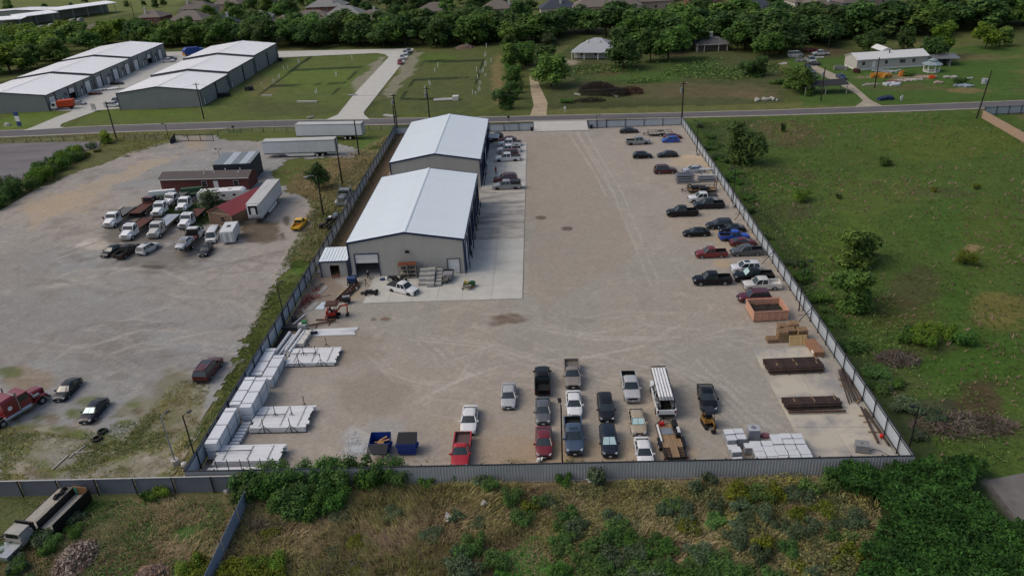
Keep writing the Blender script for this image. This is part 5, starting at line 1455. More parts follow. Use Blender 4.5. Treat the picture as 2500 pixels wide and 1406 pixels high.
def wheel_at(t, x, y, r=.5, w=.3, rim=None, s=1):
 m = MB().loft([[(r * k * cos(i * pi / 9), yy, r * k * sin(i * pi / 9)) for i in range(18)] for k, yy in ((.85, s * w / 2), (1, s * w * .35), (1, -s * w * .35), (.85, -s * w / 2))])
 o = m.build('wheel', tyre, t, fix=True)
 o.location = (x, y, r)
 MB().tube((0, s * (w / 2 - .05), 0), (0, s * (w / 2 + .02), 0), r * .6, 12, r2=r * .45).build('rim', rim or offwhite, o)
 return o
def flat_truck(label, paint, bedm, bbox, head, bed='flat', L=8.6, group='flatbed trucks in the truck lot', headboard=True, cabm=None, tilt=0.0, lights=False):
 """medium lorry: hood, cab, frame and flat bed; x forward"""
 th = hang(head)
 L2 = L / 2
 hood = 1.5
 xc = L2 - hood
 boxes = [(-L2, L2, 1.2, 0.0, 1.25), (xc - 1.9, xc, 1.0, 2.5, 2.5)]
 p, k = fit(bbox, th, boxes)
 t = thing('flatbed_truck', label, 'truck', (p.x, p.y, 0), th, group)
 pm = paintmat(paint)
 m = MB()
 m.loft([[(x, y, z) for y, z in ((hw, .62), (hw, zt - .25), (hw * .8, zt), (-hw * .8, zt), (-hw, zt - .25), (-hw, .62))] for x, hw, zt in ((xc - .02, .98, 1.72), (xc + .7, .9, 1.62), (L2 - .15, .78, 1.45), (L2 - .02, .72, 1.3))])
 for s in (-1, 1):
  m.loft([[(x, y, z) for y, z in ((s * 1.12, .72), (s * 1.12, zt - .1), (s * .95, zt), (s * .7, zt), (s * .7, .72))] for x, zt in ((L2 - .1, .98), (L2 - .35, 1.22), (L2 - 1.1, 1.25), (L2 - 1.45, .9))])
 m.build('hood', pm, t, fix=True, smooth=30)
 c = MB().bx(xc - 1.75, xc, -1.08, 1.08, .62, 1.62)
 rr = []
 for x, hw, z in ((xc - 1.75, .96, 2.42), (xc - 1.6, 1.0, 2.5), (xc - .55, 1.0, 2.5), (xc - .38, .96, 2.42)):
  rr.append([(x, hw, z - .12), (x, hw * .9, z), (x, -hw * .9, z), (x, -hw, z - .12)])
 c.loft(rr)
 for s in (-1, 1):
  c.tube((xc - .02, s * 1.04, 1.6), (xc - .42, s * .95, 2.38), .06, 5).tube((xc - 1.7, s * 1.04, 1.6), (xc - 1.7, s * .95, 2.38), .07, 5).tube((xc - 1.2, s * 1.05, 1.6), (xc - 1.2, s * .97, 2.38), .06, 5)
 c.build('cab', pm, t, fix=True)
 MB().quad((xc - .01, 1.03, 1.62), (xc - .41, .94, 2.38), (xc - .41, -.94, 2.38), (xc - .01, -1.03, 1.62)).build('windshield', glassv, t)
 for s in (-1, 1):
  q = [(xc - .03, s * 1.05, 1.62), (xc - .43, s * .955, 2.38), (xc - 1.72, s * .955, 2.38), (xc - 1.72, s * 1.05, 1.62)]
  MB().quad(*(q if s < 0 else q[::-1])).build('side_window', glassv, t)
  MB().box(L2 - .12, s * .86, 1.02, .12, .3, .2).build('headlight', lampw, t)
  MB().box(xc + .1, s * 1.35, 1.8, .1, .26, .5).build('mirror', grille_m, t)
 MB().quad((xc - 1.74, -1.0, 1.62), (xc - 1.74, -.95, 2.36), (xc - 1.74, .95, 2.36), (xc - 1.74, 1.0, 1.62)).build('rear_window', glassv, t)
 MB().box(L2 + .0, 0, 1.05, .08, 1.1, .5).build('grille', chrome if paint != '4a1512' else grille_m, t)
 MB().box(L2 + .02, 0, .6, .2, 2.3, .3).build('front_bumper', chrome, t)
 MB().bx(-L2 + .2, xc, -.45, .45, .6, .85).build('chassis', black, t)
 if lights:  # small black blocks stand in for lettering on the cab roof, no lamps
  q = MB()
  for y in (-.5, -.25, 0, .25, .5):
   q.bx(xc - .75, xc - .6, y - .07, y + .07, 2.5, 2.58)
  q.build('roof_lights', black, t)
 xb = xc - 2.0
 if bed != 'none':
  zb_ = 1.15
  nb = 4 if bed == 'slots' else 1
  if bed == 'slots':
   for a, b in ((-1.22, -.75), (-.7, -.15), (-.1, .1), (.15, .7), (.75, 1.22)):
    MB().bx(-L2, xb, a, b, zb_, zb_ + .12).build('bed_plank', bedm, t)
  else:
   q = MB()
   q.bx(-L2, xb, -1.2, 1.2, zb_, zb_ + .12)
   q.build('bed', bedm, t)
  e = MB()
  for s in (-1, 1):
   e.bx(-L2, xb, min(s * 1.22, s * 1.3), max(s * 1.22, s * 1.3), zb_ - .12, zb_ + .2)
  e.build('bed_rail', black if bed != 'slots' else chrome, t)
  if headboard:
   q = MB().bx(xb + .02, xb + .12, -1.15, -1.05, 1.2, 2.55).bx(xb + .02, xb + .12, 1.05, 1.15, 1.2, 2.55).bx(xb + .02, xb + .12, -1.15, 1.15, 2.45, 2.55).bx(xb + .02, xb + .12, -1.15, 1.15, 1.2, 1.7)
   q.build('headboard', bedm if bed == 'rust' else black, t)
 for s in (-1, 1):
  wheel_at(t, L2 - .78, s * 1.0, .48, .3, s=s)
  wheel_at(t, -L2 + 1.7, s * .95, .48, .55, s=s)
  MB().tube((xc - 1.6, s * .8, .55), (xc - .5, s * .8, .55), .26, 10).build('fuel_tank', chrome, t)
 return t
bedgrey = mat('bed_grey_steel', '5d5c5a', rough=.7, var=.2, sc=2)
bedrust = mat('bed_rust', '5c3229', rough=.85, c2='44302a', sc=1.5)
bedalu = mat('bed_aluminium', 'b4b8be', rough=.35, metal=.5, var=.2, sc=.6)
H1 = ((330, 512), (268, 556))
flat_truck('white flatbed truck with a grey bed at the far left of the truck lot', 'e6e8e8', bedgrey, (248.7, 504.5, 333.6, 561), H1)
flat_truck('rusty red flatbed truck facing away with scrap on its bed', '4a1512', bedrust, (320, 476, 394, 534), ((328, 528), (385, 488)), bed='rust')
flat_truck('white truck half hidden behind two other white trucks', 'e6e8e8', bedgrey, (392, 470, 470, 506), ((455, 476), (405, 505)), L=7.6, lights=True)
flat_truck('white truck between the rusty bed and the aluminium carrier', 'e6e8e8', bedgrey, (366.7, 478, 440, 536), ((428, 492), (378, 534)), bed='flat', lights=True)
flat_truck('white truck with a bare chassis next to the small tree', 'e6e8e8', bedgrey, (423, 468, 502, 524), ((486, 480), (436, 522)), bed='none')
flat_truck('white flatbed truck with a rust red bed at the front of the lot', 'e6e8e8', bedrust, (292.4, 530, 374, 593), ((362, 545), (304, 588)), headboard=False, lights=True)
flat_truck('pale truck carrying a long silver aluminium car bed', 'b9b9b4', bedalu, (353.5, 518, 444, 591), ((432, 530), (368, 586)), bed='slots', L=9.6)
flat_truck('white truck with a dark scrap loaded bed beside the red roofed shed', 'e6e8e8', bedrust, (434, 508, 504, 564), ((494, 518), (446, 560)), L=8.2, lights=True)
wr = flat_truck('white recovery truck facing away with a rusty bed carrying a silver sedan', 'c9cbcb', bedrust, (426, 548, 505, 622), ((436, 618), (492, 556)), bed='flat')
PROTO.clear()
V('sedan', 'a6acb4', (426, 576.5, 474, 614.7), ((468, 582), (434, 612)), 'silver sedan carried on the rusty recovery truck bed', LL, z=1.28, sunroof=True)
for o in PROTO.values():
 drop_tree(o)
# orange box truck and blue truck by the storage rows
ob = thing('box_truck', 'orange and white dump box truck by the left storage row', 'truck', at(157, 268), hang(((182, 264), (130, 268))), SL)
m = MB().hexa([(-3.2, -1.2, 1.1), (1.3, -1.2, 1.1), (1.3, 1.2, 1.1), (-3.2, 1.2, 1.1)], [(-3.4, -1.25, 3.1), (1.4, -1.25, 2.9), (1.4, 1.25, 2.9), (-3.4, 1.25, 3.1)])
m.build('box', mat('orange_box', 'b3411c', rough=.6, var=.12), ob)
m = MB().side([(1.5, .7), (3.3, .7), (3.3, 1.5), (2.9, 2.5), (1.5, 2.5)], -1.05, 1.05)
m.build('cab', white, ob)
MB().quad((3.32, .95, 1.5), (2.92, .95, 2.42), (2.92, -.95, 2.42), (3.32, -.95, 1.5)).build('windshield', glassv, ob)
for s in (-1, 1):
 MB().bx(1.9, 2.9, min(s * 1.05, s * 1.07), max(s * 1.05, s * 1.07), 1.5, 2.3).build('side_window', glassv, ob)
 wheel_at(ob, 2.5, s * .95, .45, .3, s=s)
 wheel_at(ob, -2.0, s * .95, .45, .5, s=s)
MB().bx(-3.2, 3.0, -.4, .4, .6, 1.1).build('chassis', black, ob)
bl = thing('bin_lorry', 'bright blue lorry with a raised blue body at the end of the alley', 'truck', at(474, 138), hang(((456, 140), (492, 134))), SL)
MB().side([(-4, 1.2), (2.4, 1.2), (2.2, 3.6), (-2.8, 3.9), (-4, 3.0)], -1.3, 1.3).build('body', mat('lorry_blue', '1c3f86', rough=.5, var=.1), bl)
MB().side([(2.6, .8), (4.4, .8), (4.4, 1.8), (4.1, 2.9), (2.6, 2.9)], -1.2, 1.2).build('cab', mat('lorry_blue2', '2c5ca0', rough=.5), bl)
MB().bx(-4.2, -3.9, -1.3, 1.3, .9, 1.9).build('tailgate', mat('amber', 'b5772c', rough=.6), bl)
MB().quad((4.42, 1.0, 1.8), (4.12, 1.0, 2.8), (4.12, -1.0, 2.8), (4.42, -1.0, 1.8)).build('windshield', glassv, bl)
for s in (-1, 1):
 for x in (3.4, -2.4, -1.2):
  wheel_at(bl, x, s * 1.1, .5, .4, s=s)
wt = thing('wedge_trailer', 'long low white car trailer in the alley of the storage rows', 'trailer', at(262, 221), hang(((230, 222), (288, 217))), SL)
MB().side([(-4.5, .5), (3.5, .6), (4.6, 1.5), (4.6, 1.3), (3.4, .4), (-4.5, .3)], -1.1, 1.1).build('deck', white, wt)
for s in (-1, 1):
 for x in (-1, 0):
  wheel_at(wt, x, s * 1.15, .36, .22, s=s)
def semi_trailer(label, a, b, zb=1.15, H=4.05, W=2.6, wheels='b', skirt=True, reefer=False, roofm=None):
 """a, b = photo pixels of the near lower edge of the box (height zb)"""
 A, B = at(*a, zb), at(*b, zb)
 L = (B - A).length
 th = math.atan2((B - A).y, (B - A).x)
 t = thing('semi_trailer', label, 'trailer', (A.x, A.y, 0), th, 'white semi trailers')
 n = 12
 for i in range(n):
  MB().bx(i * L / n + .012, (i + 1) * L / n - .012, 0, .05, zb, H).build('side_panel', mat('trailer_white', 'c3c8cb', rough=.45, var=.05, sc=.6, rnd=.03), t)
 m = MB().bx(0, L, W - .05, W, zb, H).bx(-.04, .02, 0, W, zb, H).bx(L - .02, L + .04, 0, W, zb, H)
 m.build('wall', MATS['trailer_white'], t)
 MB().bx(-.03, L + .03, -.03, W + .03, H, H + .08).build('roof', roofm or mat('trailer_roof', 'b4b5b2', rough=.6, var=.12, sc=.4, stretch=(.4, 3, 1)), t)
 MB().bx(0, L, .02, W - .02, zb - .15, zb).build('floor', black, t)
 MB().bx(0, L, -.02, .0, zb, zb + .16).bx(0, L, -.02, .0, H - .16, H).build('side_rail', steel, t)
 xe = L if wheels == 'b' else 0
 sg = -1 if wheels == 'b' else 1
 for q in (3.2, 4.55):
  for s, y in ((-1, .35), (1, W - .35)):
   wheel_at(t, xe + sg * q, y, .5, .55, s=s)
 for y in (.5, W - .5):
  MB().bx(L * .22 if wheels == 'b' else L * .76, (L * .22 if wheels == 'b' else L * .76) + .16, y - .08, y + .08, 0, zb - .1).build('landing_leg', black, t)
 if skirt:
  x0, x1 = (L * .34, L * .7) if wheels == 'b' else (L * .3, L * .66)
  MB().hexa([(x0, .02, .45), (x1, .02, .4), (x1, .05, .4), (x0, .05, .45)], [(x0 - 1.2, .02, zb), (x1, .02, zb), (x1, .05, zb), (x0 - 1.2, .05, zb)]).build('side_skirt', white, t)
 xd = L + .04 if wheels == 'b' else -.04
 d = MB()
 for y in (.05, W / 2 - .03, W - .12):
  d.bx(min(xd, xd - sg * .05), max(xd, xd - sg * .05), y, y + .07, zb, H)
 d.bx(min(xd, xd - sg * .05), max(xd, xd - sg * .05), 0, W, H - .15, H)
 d.build('rear_frame', black, t)
 if reefer:
  MB().bx(-.5, -.04, .35, W - .35, zb + .9, H - .1).build('cooling_unit', white, t)
  MB().bx(-.54, -.5, .45, .85, zb + 1.0, H - .25).bx(-.54, -.5, W - .85, W - .45, zb + 1.0, H - .25).bx(-.54, -.5, .45, W - .45, H - .6, H - .25).build('grille', black, t)
  MB().bx(-.06, -.02, .02, W - .02, zb, zb + .35).build('bumper_plate', steel, t)
 return t, L
semi_trailer('long white semi trailer standing on the gravel nearer the camera', (644.5, 376.5), (819, 371))
t3, L3 = semi_trailer('long white semi trailer standing by the wire fence beside the road', (724.5, 333), (884, 331), skirt=False)
semi_trailer('dirty white refrigerated semi trailer standing beside the red roofed shed', (641, 533), (689, 471), reefer=True, W=2.6)
bt = thing('cargo_trailer', 'small white enclosed box trailer beside the white van', 'trailer', at(566, 585), hang(((570, 560), (554, 588))))
MB().side([(-2.4, .45), (2.4, .45), (2.4, 2.45), (2.2, 2.6), (-2.2, 2.6), (-2.4, 2.45)], -1.15, 1.15).build('box', mat('box_white', 'c9cccd', rough=.45, var=.04), bt)
MB().bx(2.4, 2.44, -1.05, -.02, .5, 2.4).bx(2.4, 2.44, .02, 1.05, .5, 2.4).build('rear_door', white, bt)
m = MB()
for y in (-.9, -.15, .15, .9):
 m.bx(2.44, 2.5, y - .03, y + .03, .6, 2.3)
m.build('door_bar', steel, bt)
MB().bx(-.4, .4, -.3, .3, 2.6, 2.68).build('roof_vent', black, bt)
for s in (-1, 1):
 for x in (-.5, .4):
  wheel_at(bt, x, s * 1.2, .34, .22, s=s)
rv = thing('travel_trailer', 'long white travel trailer between the maroon home and the tow trucks', 'trailer', at(545, 492), hang(((500, 494), (590, 488))))
MB().side([(-4.5, .6), (4.3, .6), (4.9, 1.2), (4.7, 2.2), (4.2, 2.55), (-4.3, 2.55), (-4.6, 2.3)], -1.25, 1.25).build('body', white, rv)
MB().bx(-1.5, -.6, -.4, .4, 2.55, 2.8).bx(1.5, 2.1, -.3, .3, 2.55, 2.7).build('roof_unit', offwhite, rv)
for x in (-3, 0.5, 2.6):
 MB().bx(x, x + .6, -1.27, -1.25, 1.5, 1.9).build('window', glassd, rv)
for s in (-1, 1):
 wheel_at(rv, -.8, s * 1.2, .36, .22, s=s)
gt_ = thing('gooseneck_trailer', 'green and white long trailer behind the white trucks', 'trailer', at(432, 486), hang(((380, 490), (490, 480))))
MB().bx(-5.5, 5.5, -1.2, 1.2, .9, 1.15).build('deck', mat('green_deck', '2c4430', rough=.7, var=.2), gt_)
for a, b in ((-5.4, -.2), (1.0, 5.4)):
 MB().bx(a, b, .2, 1.15, 1.15, 1.95).build('load_box', white if a < 0 else mat('green_box', '31503a', rough=.6, var=.15), gt_)
for s in (-1, 1):
 for x in (3.4, 4.4):
  wheel_at(gt_, x, s * 1.2, .42, .28, s=s)
def tractor(label, colour, bbox, head, sleeper=True, k0=1.0, old=False):
 th = hang(head)
 L2 = 3.9 if sleeper else 3.3
 boxes = [(-L2, L2, 1.2, 0, 1.4), (-L2 * .1, L2 * .35, 1.1, 3.0, 3.0)]
 p, k = fit(bbox, th, boxes)
 t = thing('semi_tractor', label, 'truck', (p.x, p.y, 0), th)
 pm = paintmat(colour)
 xf = L2
 m = MB()
 m.loft([[(x, y, z) for y, z in ((hw, .8), (hw, zt - .2), (hw * .7, zt), (-hw * .7, zt), (-hw, zt - .2), (-hw, .8))] for x, hw, zt in ((xf - 2.0, .82, 2.05), (xf - .9, .74, 1.95), (xf - .1, .68, 1.85))])
 for s in (-1, 1):
  m.loft([[(x, y, z) for y, z in ((s * 1.22, zl), (s * 1.22, zt - .08), (s * 1.0, zt), (s * .66, zt), (s * .66, zl))] for x, zl, zt in ((xf + .02, .6, .95), (xf - .3, 1.0, 1.28), (xf - .8, 1.15, 1.36), (xf - 1.4, 1.0, 1.28), (xf - 1.75, .7, .95))])
 m.build('hood', pm, t, fix=True, smooth=30)
 xc = xf - 2.0
 c = MB().bx(xc - 1.5, xc, -1.1, 1.1, .8, 1.9).bx(xc - 1.5, xc - .1, -1.02, 1.02, 2.55, 2.75)
 for s in (-1, 1):
  for x, x2 in ((xc - .02, xc - .14), (xc - 1.45, xc - 1.45)):
   c.tube((x, s * 1.05, 1.9), (x2, s * 1.0, 2.58), .07, 5)
 c.build('cab', pm, t, fix=True)
 MB().quad((xc - .01, 1.02, 1.9), (xc - .12, .98, 2.56), (xc - .12, -.98, 2.56), (xc - .01, -1.02, 1.9)).build('windshield', glassv, t)
 for s in (-1, 1):
  q = [(xc - .03, s * 1.06, 1.9), (xc - .13, s * 1.0, 2.56), (xc - 1.45, s * 1.0, 2.56), (xc - 1.45, s * 1.06, 1.9)]
  MB().quad(*(q if s < 0 else q[::-1])).build('side_window', glassv, t)
 xb = xc - 1.5
 if sleeper:
  q = MB().loft([[(x, y, z) for y, z in ((1.2, .85), (1.2, zt - .3), (.95, zt), (-.95, zt), (-1.2, zt - .3), (-1.2, .85))] for x, zt in ((xb - 1.9, 3.05), (xb - .4, 3.15), (xb + .1, 2.85))])
  q.build('sleeper', pm, t, fix=True)
  for s in (-1, 1):
   MB().tube((xb - 1.1, s * 1.2, 1.9), (xb - 1.1, s * 1.22, 1.9), .27, 14).build('badge', white, t)
  mk = MB()
  for y in (-.7, -.35, 0, .35, .7):
   mk.box(xb - .05, y, 2.96, .22, .09, .1)
  mk.build('roof_lights', white, t)  # white marker lights across the sleeper roof
  xb -= 1.9
 MB().bx(-L2, xf - .2, -.45, -.3, .75, 1.05).bx(-L2, xf - .2, .3, .45, .75, 1.05).bx(-L2, -L2 + .2, -.45, .45, .75, 1.05).build('chassis', black, t)
 MB().bx(-L2 + .6, -L2 + 1.8, -.45, .45, 1.05, 1.2).build('fifth_wheel', black, t)
 for s in (-1, 1):
  wheel_at(t, xf - .85, s * 1.02, .52, .32, s=s, rim=steel)
  for x in (-L2 + .6, -L2 + 1.9):
   wheel_at(t, x, s * .95, .52, .6, s=s, rim=steel)
  MB().tube((xb - .2, s * 1.0, .75), (xc - .2, s * 1.0, .75), .32, 12).build('fuel_tank', chrome, t)
  MB().tube((xc - 1.55, s * 1.18, .9), (xc - 1.55, s * 1.18, 3.5), .1, 8).build('exhaust_stack', chrome, t)
  MB().tube((xc + .35, s * .98, 1.5), (xc + 1.1, s * .98, 1.5), .2, 10).build('air_cleaner', chrome, t)
  MB().box(xc + .1, s * 1.4, 2.0, .1, .22, .5).build('mirror', chrome, t)
  MB().box(xf - .12, s * .95, 1.1, .14, .28, .2).build('headlight', lampw, t)
 MB().box(xf - .04, 0, 1.35, .1, 1.1, .95).build('grille', chrome, t)
 MB().box(xf + .12, 0, .62, .22, 2.4, .38).build('front_bumper', chrome if not old else steel, t)
 return t
tractor('red semi tractor with sleeper cab and chrome stacks at the left edge', '7a1a22', (-58, 934, 113, 1078), ((-30, 1060), (95, 985)))
tractor('old grey day cab semi tractor parked against the left yard fence', '6c6e6f', (816, 455, 875, 505), ((868, 468), (838, 500)), sleeper=False, old=True)
ch = thing('stripped_chassis', 'stripped black lorry chassis with a white tank beside the left fence', 'chassis', at(812, 548), hang(((832, 528), (796, 556))))
MB().bx(-3.4, 3.2, -.5, -.3, .7, 1.0).bx(-3.4, 3.2, .3, .5, .7, 1.0).bx(-3, -2.8, -.5, .5, .7, 1.0).bx(0, .2, -.5, .5, .7, 1.0).build('frame', black, ch)
m = MB()
for i in range(24):
 m.box(random.uniform(-2.5, 3.2), random.uniform(-.9, .9), random.uniform(.5, 1.3), random.uniform(.2, .8), random.uniform(.1, .5), random.uniform(.1, .5), random.uniform(0, 3), random.uniform(-.4, .4))
m.build('engine_parts', mat('greasy_metal', '2a2a2b', rough=.5, var=.3, sc=4), ch)
MB().tube((-1.6, .2, 1.5), (-.2, .3, 1.5), .38, 12).build('tank', steel, ch)
MB().box(-.6, -.7, 1.2, .8, .5, .2, .4).build('panel', white, ch)
for s in (-1, 1):
 for x in (-2.6, 2.6):
  wheel_at(ch, x, s * .95, .5, .4, s=s, rim=black)
def util_trailer(label, px, head, L=5.2, W=2.0, deck=None, rails=True, gate=False, spare=False, tyres2=True, group=None, zd=.62):
 p = at(*px)
 t = thing('utility_trailer', label, 'trailer', p, hang(head), group)
 n = 7
 for i in range(n):
  MB().bx(-L / 2 + .02, L / 2, -W / 2 + i * W / n + .01, -W / 2 + (i + 1) * W / n - .01, zd, zd + .06).build('deck_board', deck or wood, t)
 f = MB().bx(-L / 2, L / 2, -W / 2 - .08, -W / 2, zd - .14, zd + .08).bx(-L / 2, L / 2, W / 2, W / 2 + .08, zd - .14, zd + .08).bx(-L / 2 - .08, -L / 2, -W / 2, W / 2, zd - .14, zd + .08).bx(L / 2, L / 2 + .08, -W / 2, W / 2, zd - .14, zd + .08)
 f.tube((L / 2, -W / 2, zd - .05), (L / 2 + 1.3, 0, zd - .05), .06).tube((L / 2, W / 2, zd - .05), (L / 2 + 1.3, 0, zd - .05), .06).tube((L / 2 + 1.1, 0, 0), (L / 2 + 1.1, 0, 1.0), .05)
 f.build('frame', black, t)
 if rails:
  r = MB()
  for s in (-1, 1):
   r.bx(-L / 2, L / 2, s * W / 2 - .04, s * W / 2 + .04, zd + .45, zd + .53)
   for i in range(7):
    x = -L / 2 + i * L / 6
    r.bx(x - .03, x + .03, s * W / 2 - .03, s * W / 2 + .03, zd, zd + .5)
  r.bx(L / 2 - .04, L / 2 + .04, -W / 2, W / 2, zd + .45, zd + .53)
  r.build('side_rail', black, t)
 if gate:
  g = MB()
  for y in (-.9, -.5, .5, .9):
   g.bx(-L / 2 - .06, -L / 2, y - .04, y + .04, zd, zd + 1.7)
  for z in (.3, .7, 1.1, 1.5):
   g.bx(-L / 2 - .06, -L / 2, -.9, -.5, zd + z, zd + z + .06).bx(-L / 2 - .06, -L / 2, .5, .9, zd + z, zd + z + .06)
  g.build('ramp_gate', rust, t)
 for s in (-1, 1):
  for x in ((-.7, .1) if tyres2 else (-.3,)):
   wheel_at(t, x, s * (W / 2 + .22), .36, .22, s=s)
  MB().side([(-1.2, .62), (-.9, .84), (.3, .84), (.6, .62)], s * (W / 2 + .22) - .14, s * (W / 2 + .22) + .14).build('mudguard', black, t)
 if spare:
  w = wheel_at(t, L / 2 - .3, 0, .38, .22)
  w.location = (L / 2 - .3, 0, zd + .7)
 return t
util_trailer('black railed utility trailer behind the dark red car at the far end', (1611, 331), 'L', L=5.6, deck=greywood)
ut = util_trailer('black utility trailer with upright ramp gate behind the white covered pickup', (1712, 469), 'L', L=5.2, gate=True, spare=True)
MB().bx(.6, 1.9, -.6, .6, .7, 1.3).bx(-1.4, .3, -.2, .7, .7, 1.05).build('tool_box', black, ut)
ft = util_trailer('low trailer with a brown plank deck and folded ramps beside the white sedan', (1637, 1086), ((1648, 1125), (1622, 1040)), L=5.6, W=2.1, rails=False)
for s in (-1, 1):
 m = MB()
 for i in range(7):
  m.bx(-2.85 + i * .24, -2.79 + i * .24, s * .72 - .28, s * .72 + .28, .72, .78)
 m.bx(-2.9, -1.2, s * .72 - .3, s * .72 - .25, .7, .8).bx(-2.9, -1.2, s * .72 + .25, s * .72 + .3, .7, .8)
 m.build('ramp', black, ft)
 MB().box(-2.85, s * 1.15, .55, .1, .2, .16).build('taillight', lampr, ft)
MB().bx(-.4, 2.4, .95, 1.1, .75, .95).build('pipe_rack', white, ft)
MB().bx(.9, 2.0, -.5, .75, .7, .74).build('steel_plate', steel, ft)
MB().bx(.2, 1.4, -1.05, -.6, .7, 1.2).bx(1.5, 2.6, -1.05, -.55, .7, 1.35).build('tool_box', black, ft)
q = tag(MB().bx(-.25, .25, -.2, .2, 0, .4).build('fuel_can', mat('can_red', 'a02020', rough=.5)), 'red fuel can at the front of the plank deck trailer', 'fuel can')
q.location = (ft.location.x, ft.location.y, .7)
fd = Vector((cos(ft.rotation_euler.z), sin(ft.rotation_euler.z), 0))
q.location = ft.location + fd * 2.5 + Vector((-.5, 0, .68))
for k in range(5):
 b = tag(MB().tube((0, 0, 0), (.28, 0, 0), .07, 8).build('white_bucket', white), 'white tube in the cluster on the right side of the plank deck trailer', 'tube', 'white tubes on the plank deck trailer')
 b.location = ft.location + fd * (.45 + k * .2) + Vector((.82, .1, 1.28))
# white work truck carrying pipes on a roof rack
PROTO.clear()
wk = V('pickup', 'cfd1d2', (1588, 921, 1648, 1029), 'N', 'white work pickup with a rack of long white pipes over its roof', BR, rim=rimd, sc=1.1)
for o in PROTO.values():
 drop_tree(o)
PROTO.clear()
rk = MB()
for x in (-2.6, -1.0, .4):
 for s in (-1, 1):
  rk.tube((x, s * .78, 1.2), (x, s * .78, 2.15), .04)
 rk.tube((x, -.8, 2.15), (x, .8, 2.15), .05)
for s in (-1, 1):
 rk.tube((-2.8, s * .78, 2.2), (3.1, s * .78, 2.2), .05)
rk.tube((3.1, -.78, 2.2), (3.1, .78, 2.2), .06).tube((3.1, -.78, 2.5), (3.1, .78, 2.5), .06)
rk.build('ladder_rack', black, wk)
MB().bx(-2.6, -.9, .55, .95, 1.2, 1.5).bx(-2.6, -.9, -.95, -.55, 1.2, 1.5).build('side_box', mat('tool_clutter', '4b4d50', rough=.6, c2='b0b2b3', sc=3), wk)
wth = wk.rotation_euler.z
for i in range(10):
 y = -.62 + (i % 5) * .3 + (.05 if i < 5 else .12)
 o = tag(MB().tube((-2.9, 0, 0), (2.85, 0, 0), .14, 8).build('white_pipe', mat('pvc_white', 'd6d8d9', rough=.4, var=.03, rnd=.02)), 'long white pipe in the load on the roof rack of the white work pickup', 'pipe', 'white pipes on the roof rack')
 o.location = wk.location + Vector((-y * sin(wth) * 1.1, y * cos(wth) * 1.1, 2.58 + (.26 if i >= 5 else 0)))
 o.rotation_euler = (0, 0, wth)
for o in [o for o in bpy.data.objects if o.name.startswith('parked_car') and not o.children]:
 bpy.data.objects.remove(o)
# ================================================================== POLES, LAMPS, WIRES
polewood = mat('creosoted_pole', '2b2622', rough=0.9, var=0.2, sc=3, stretch=(3, 3, .4))
lamphead = mat('lamp_housing', '1a1b1d', rough=0.5)
lampglass = mat('lamp_lens', 'a9abac', rough=0.2)
def lamp(label, px, py, ty, heads=1, face=0.0, base=False, pm=None, group='lamp poles round the yard', lean=0.0):
 h = vh(px, py, ty)
 t = thing('lamp_pole', label, 'lamp pole', at(px, py), face, group)
 MB().tube((0, 0, 0), (lean, 0, h), .085, 8, r2=.07).build('pole', pm or black, t)
 if base:
  MB().tube((0, 0, 0), (0, 0, .75), .42, 12).build('concrete_base', concrete_m, t)
 else:
  MB().bx(-.2, .2, -.2, .2, 0, .05).build('base_plate', black, t)
 for k in range(heads):
  s = (1, -1)[k]
  a = MB().tube((lean, 0, h - .05), (lean + s * .45, 0, h + .12), .04, 6).build('arm', pm or black, t)
  hd = MB().box(lean + s * .7, 0, h + .16, .5, .36, .12, 0, -s * .3).build('lamp_head', lamphead, t)
  MB().box(lean + s * .7, 0, h + .09, .4, .28, .02, 0, -s * .3).build('lens', lampglass, hd)
 return t
lamp('black lamp pole by the left fence near the red digger', 697, 795, 690, 1, 0)
lamp('black lamp pole in the near left corner of the yard', 484, 1142, 1014, 1, rad(40))
lamp('thick silver lamp pole on a concrete block outside the near left corner', 430, 1135, 1016, 1, rad(50), True, steel)
lamp('black lamp pole at the near fence beside the dark red sedan', 1373, 1134, 990, 1, rad(100))
lamp('black twin lamp pole on a flat foot behind the peach dumpster', 1950, 760, 640, 2, 0)
lamp('black lamp pole in the near right corner of the yard', 2213, 1122, 994, 1, rad(180))
lamp('black lamp pole on a concrete foot by the charcoal black pickup', 1788, 508, 414, 1, rad(180), True)
lamp('black lamp pole on a concrete foot by the dark grey sedan at the right fence', 1700, 380, 296, 1, rad(180), True)
lamp('thin black pole beside the right sliding gate', 1457, 315, 283, 1, 0)
lamp('small twin lamp pole behind the patched silver roof', 541, 402, 366, 2, rad(-20), pm=steel)
lamp('short dark lamp pole by the barred gate of the truck lot', 413, 342, 304, 1, rad(180))
def utility(label, px, py, ty, arm=True, drum=False, group='wooden utility poles along the road', cobra=False, lean=0.0):
 h = vh(px, py, ty)
 t = thing('utility_pole', label, 'utility pole', at(px, py), 0, group)
 MB().tube((0, 0, 0), (lean, 0, h), .19, 8, r2=.13).build('pole', polewood, t)
 if arm:
  MB().bx(lean - .9, lean + .9, -.07, .07, h - .5, h - .36).build('crossarm', polewood, t)
  m = MB()
  for x in (-.8, 0, .8):
   m.tube((lean + x, 0, h - .36), (lean + x, 0, h - .12), .06, 6)
  m.build('insulator', offwhite, t)
 if drum:
  MB().tube((lean - .45, -.1, h - 2.6), (lean - .45, -.1, h - 1.5), .3, 10).build('transformer', steel, t)
 if cobra:
  MB().path([(0, 0, h - .3), (-.6, -.2, h + .15), (-1.4, -.4, h + .25), (-1.9, -.5, h + .1)], .05).build('lamp_arm', steel, t)
  MB().box(-2.0, -.52, h + .05, .6, .3, .16, rad(14)).build('lamp_head', lampglass, t)
 return Vector((at(px, py).x, at(px, py).y, h))
U = {}
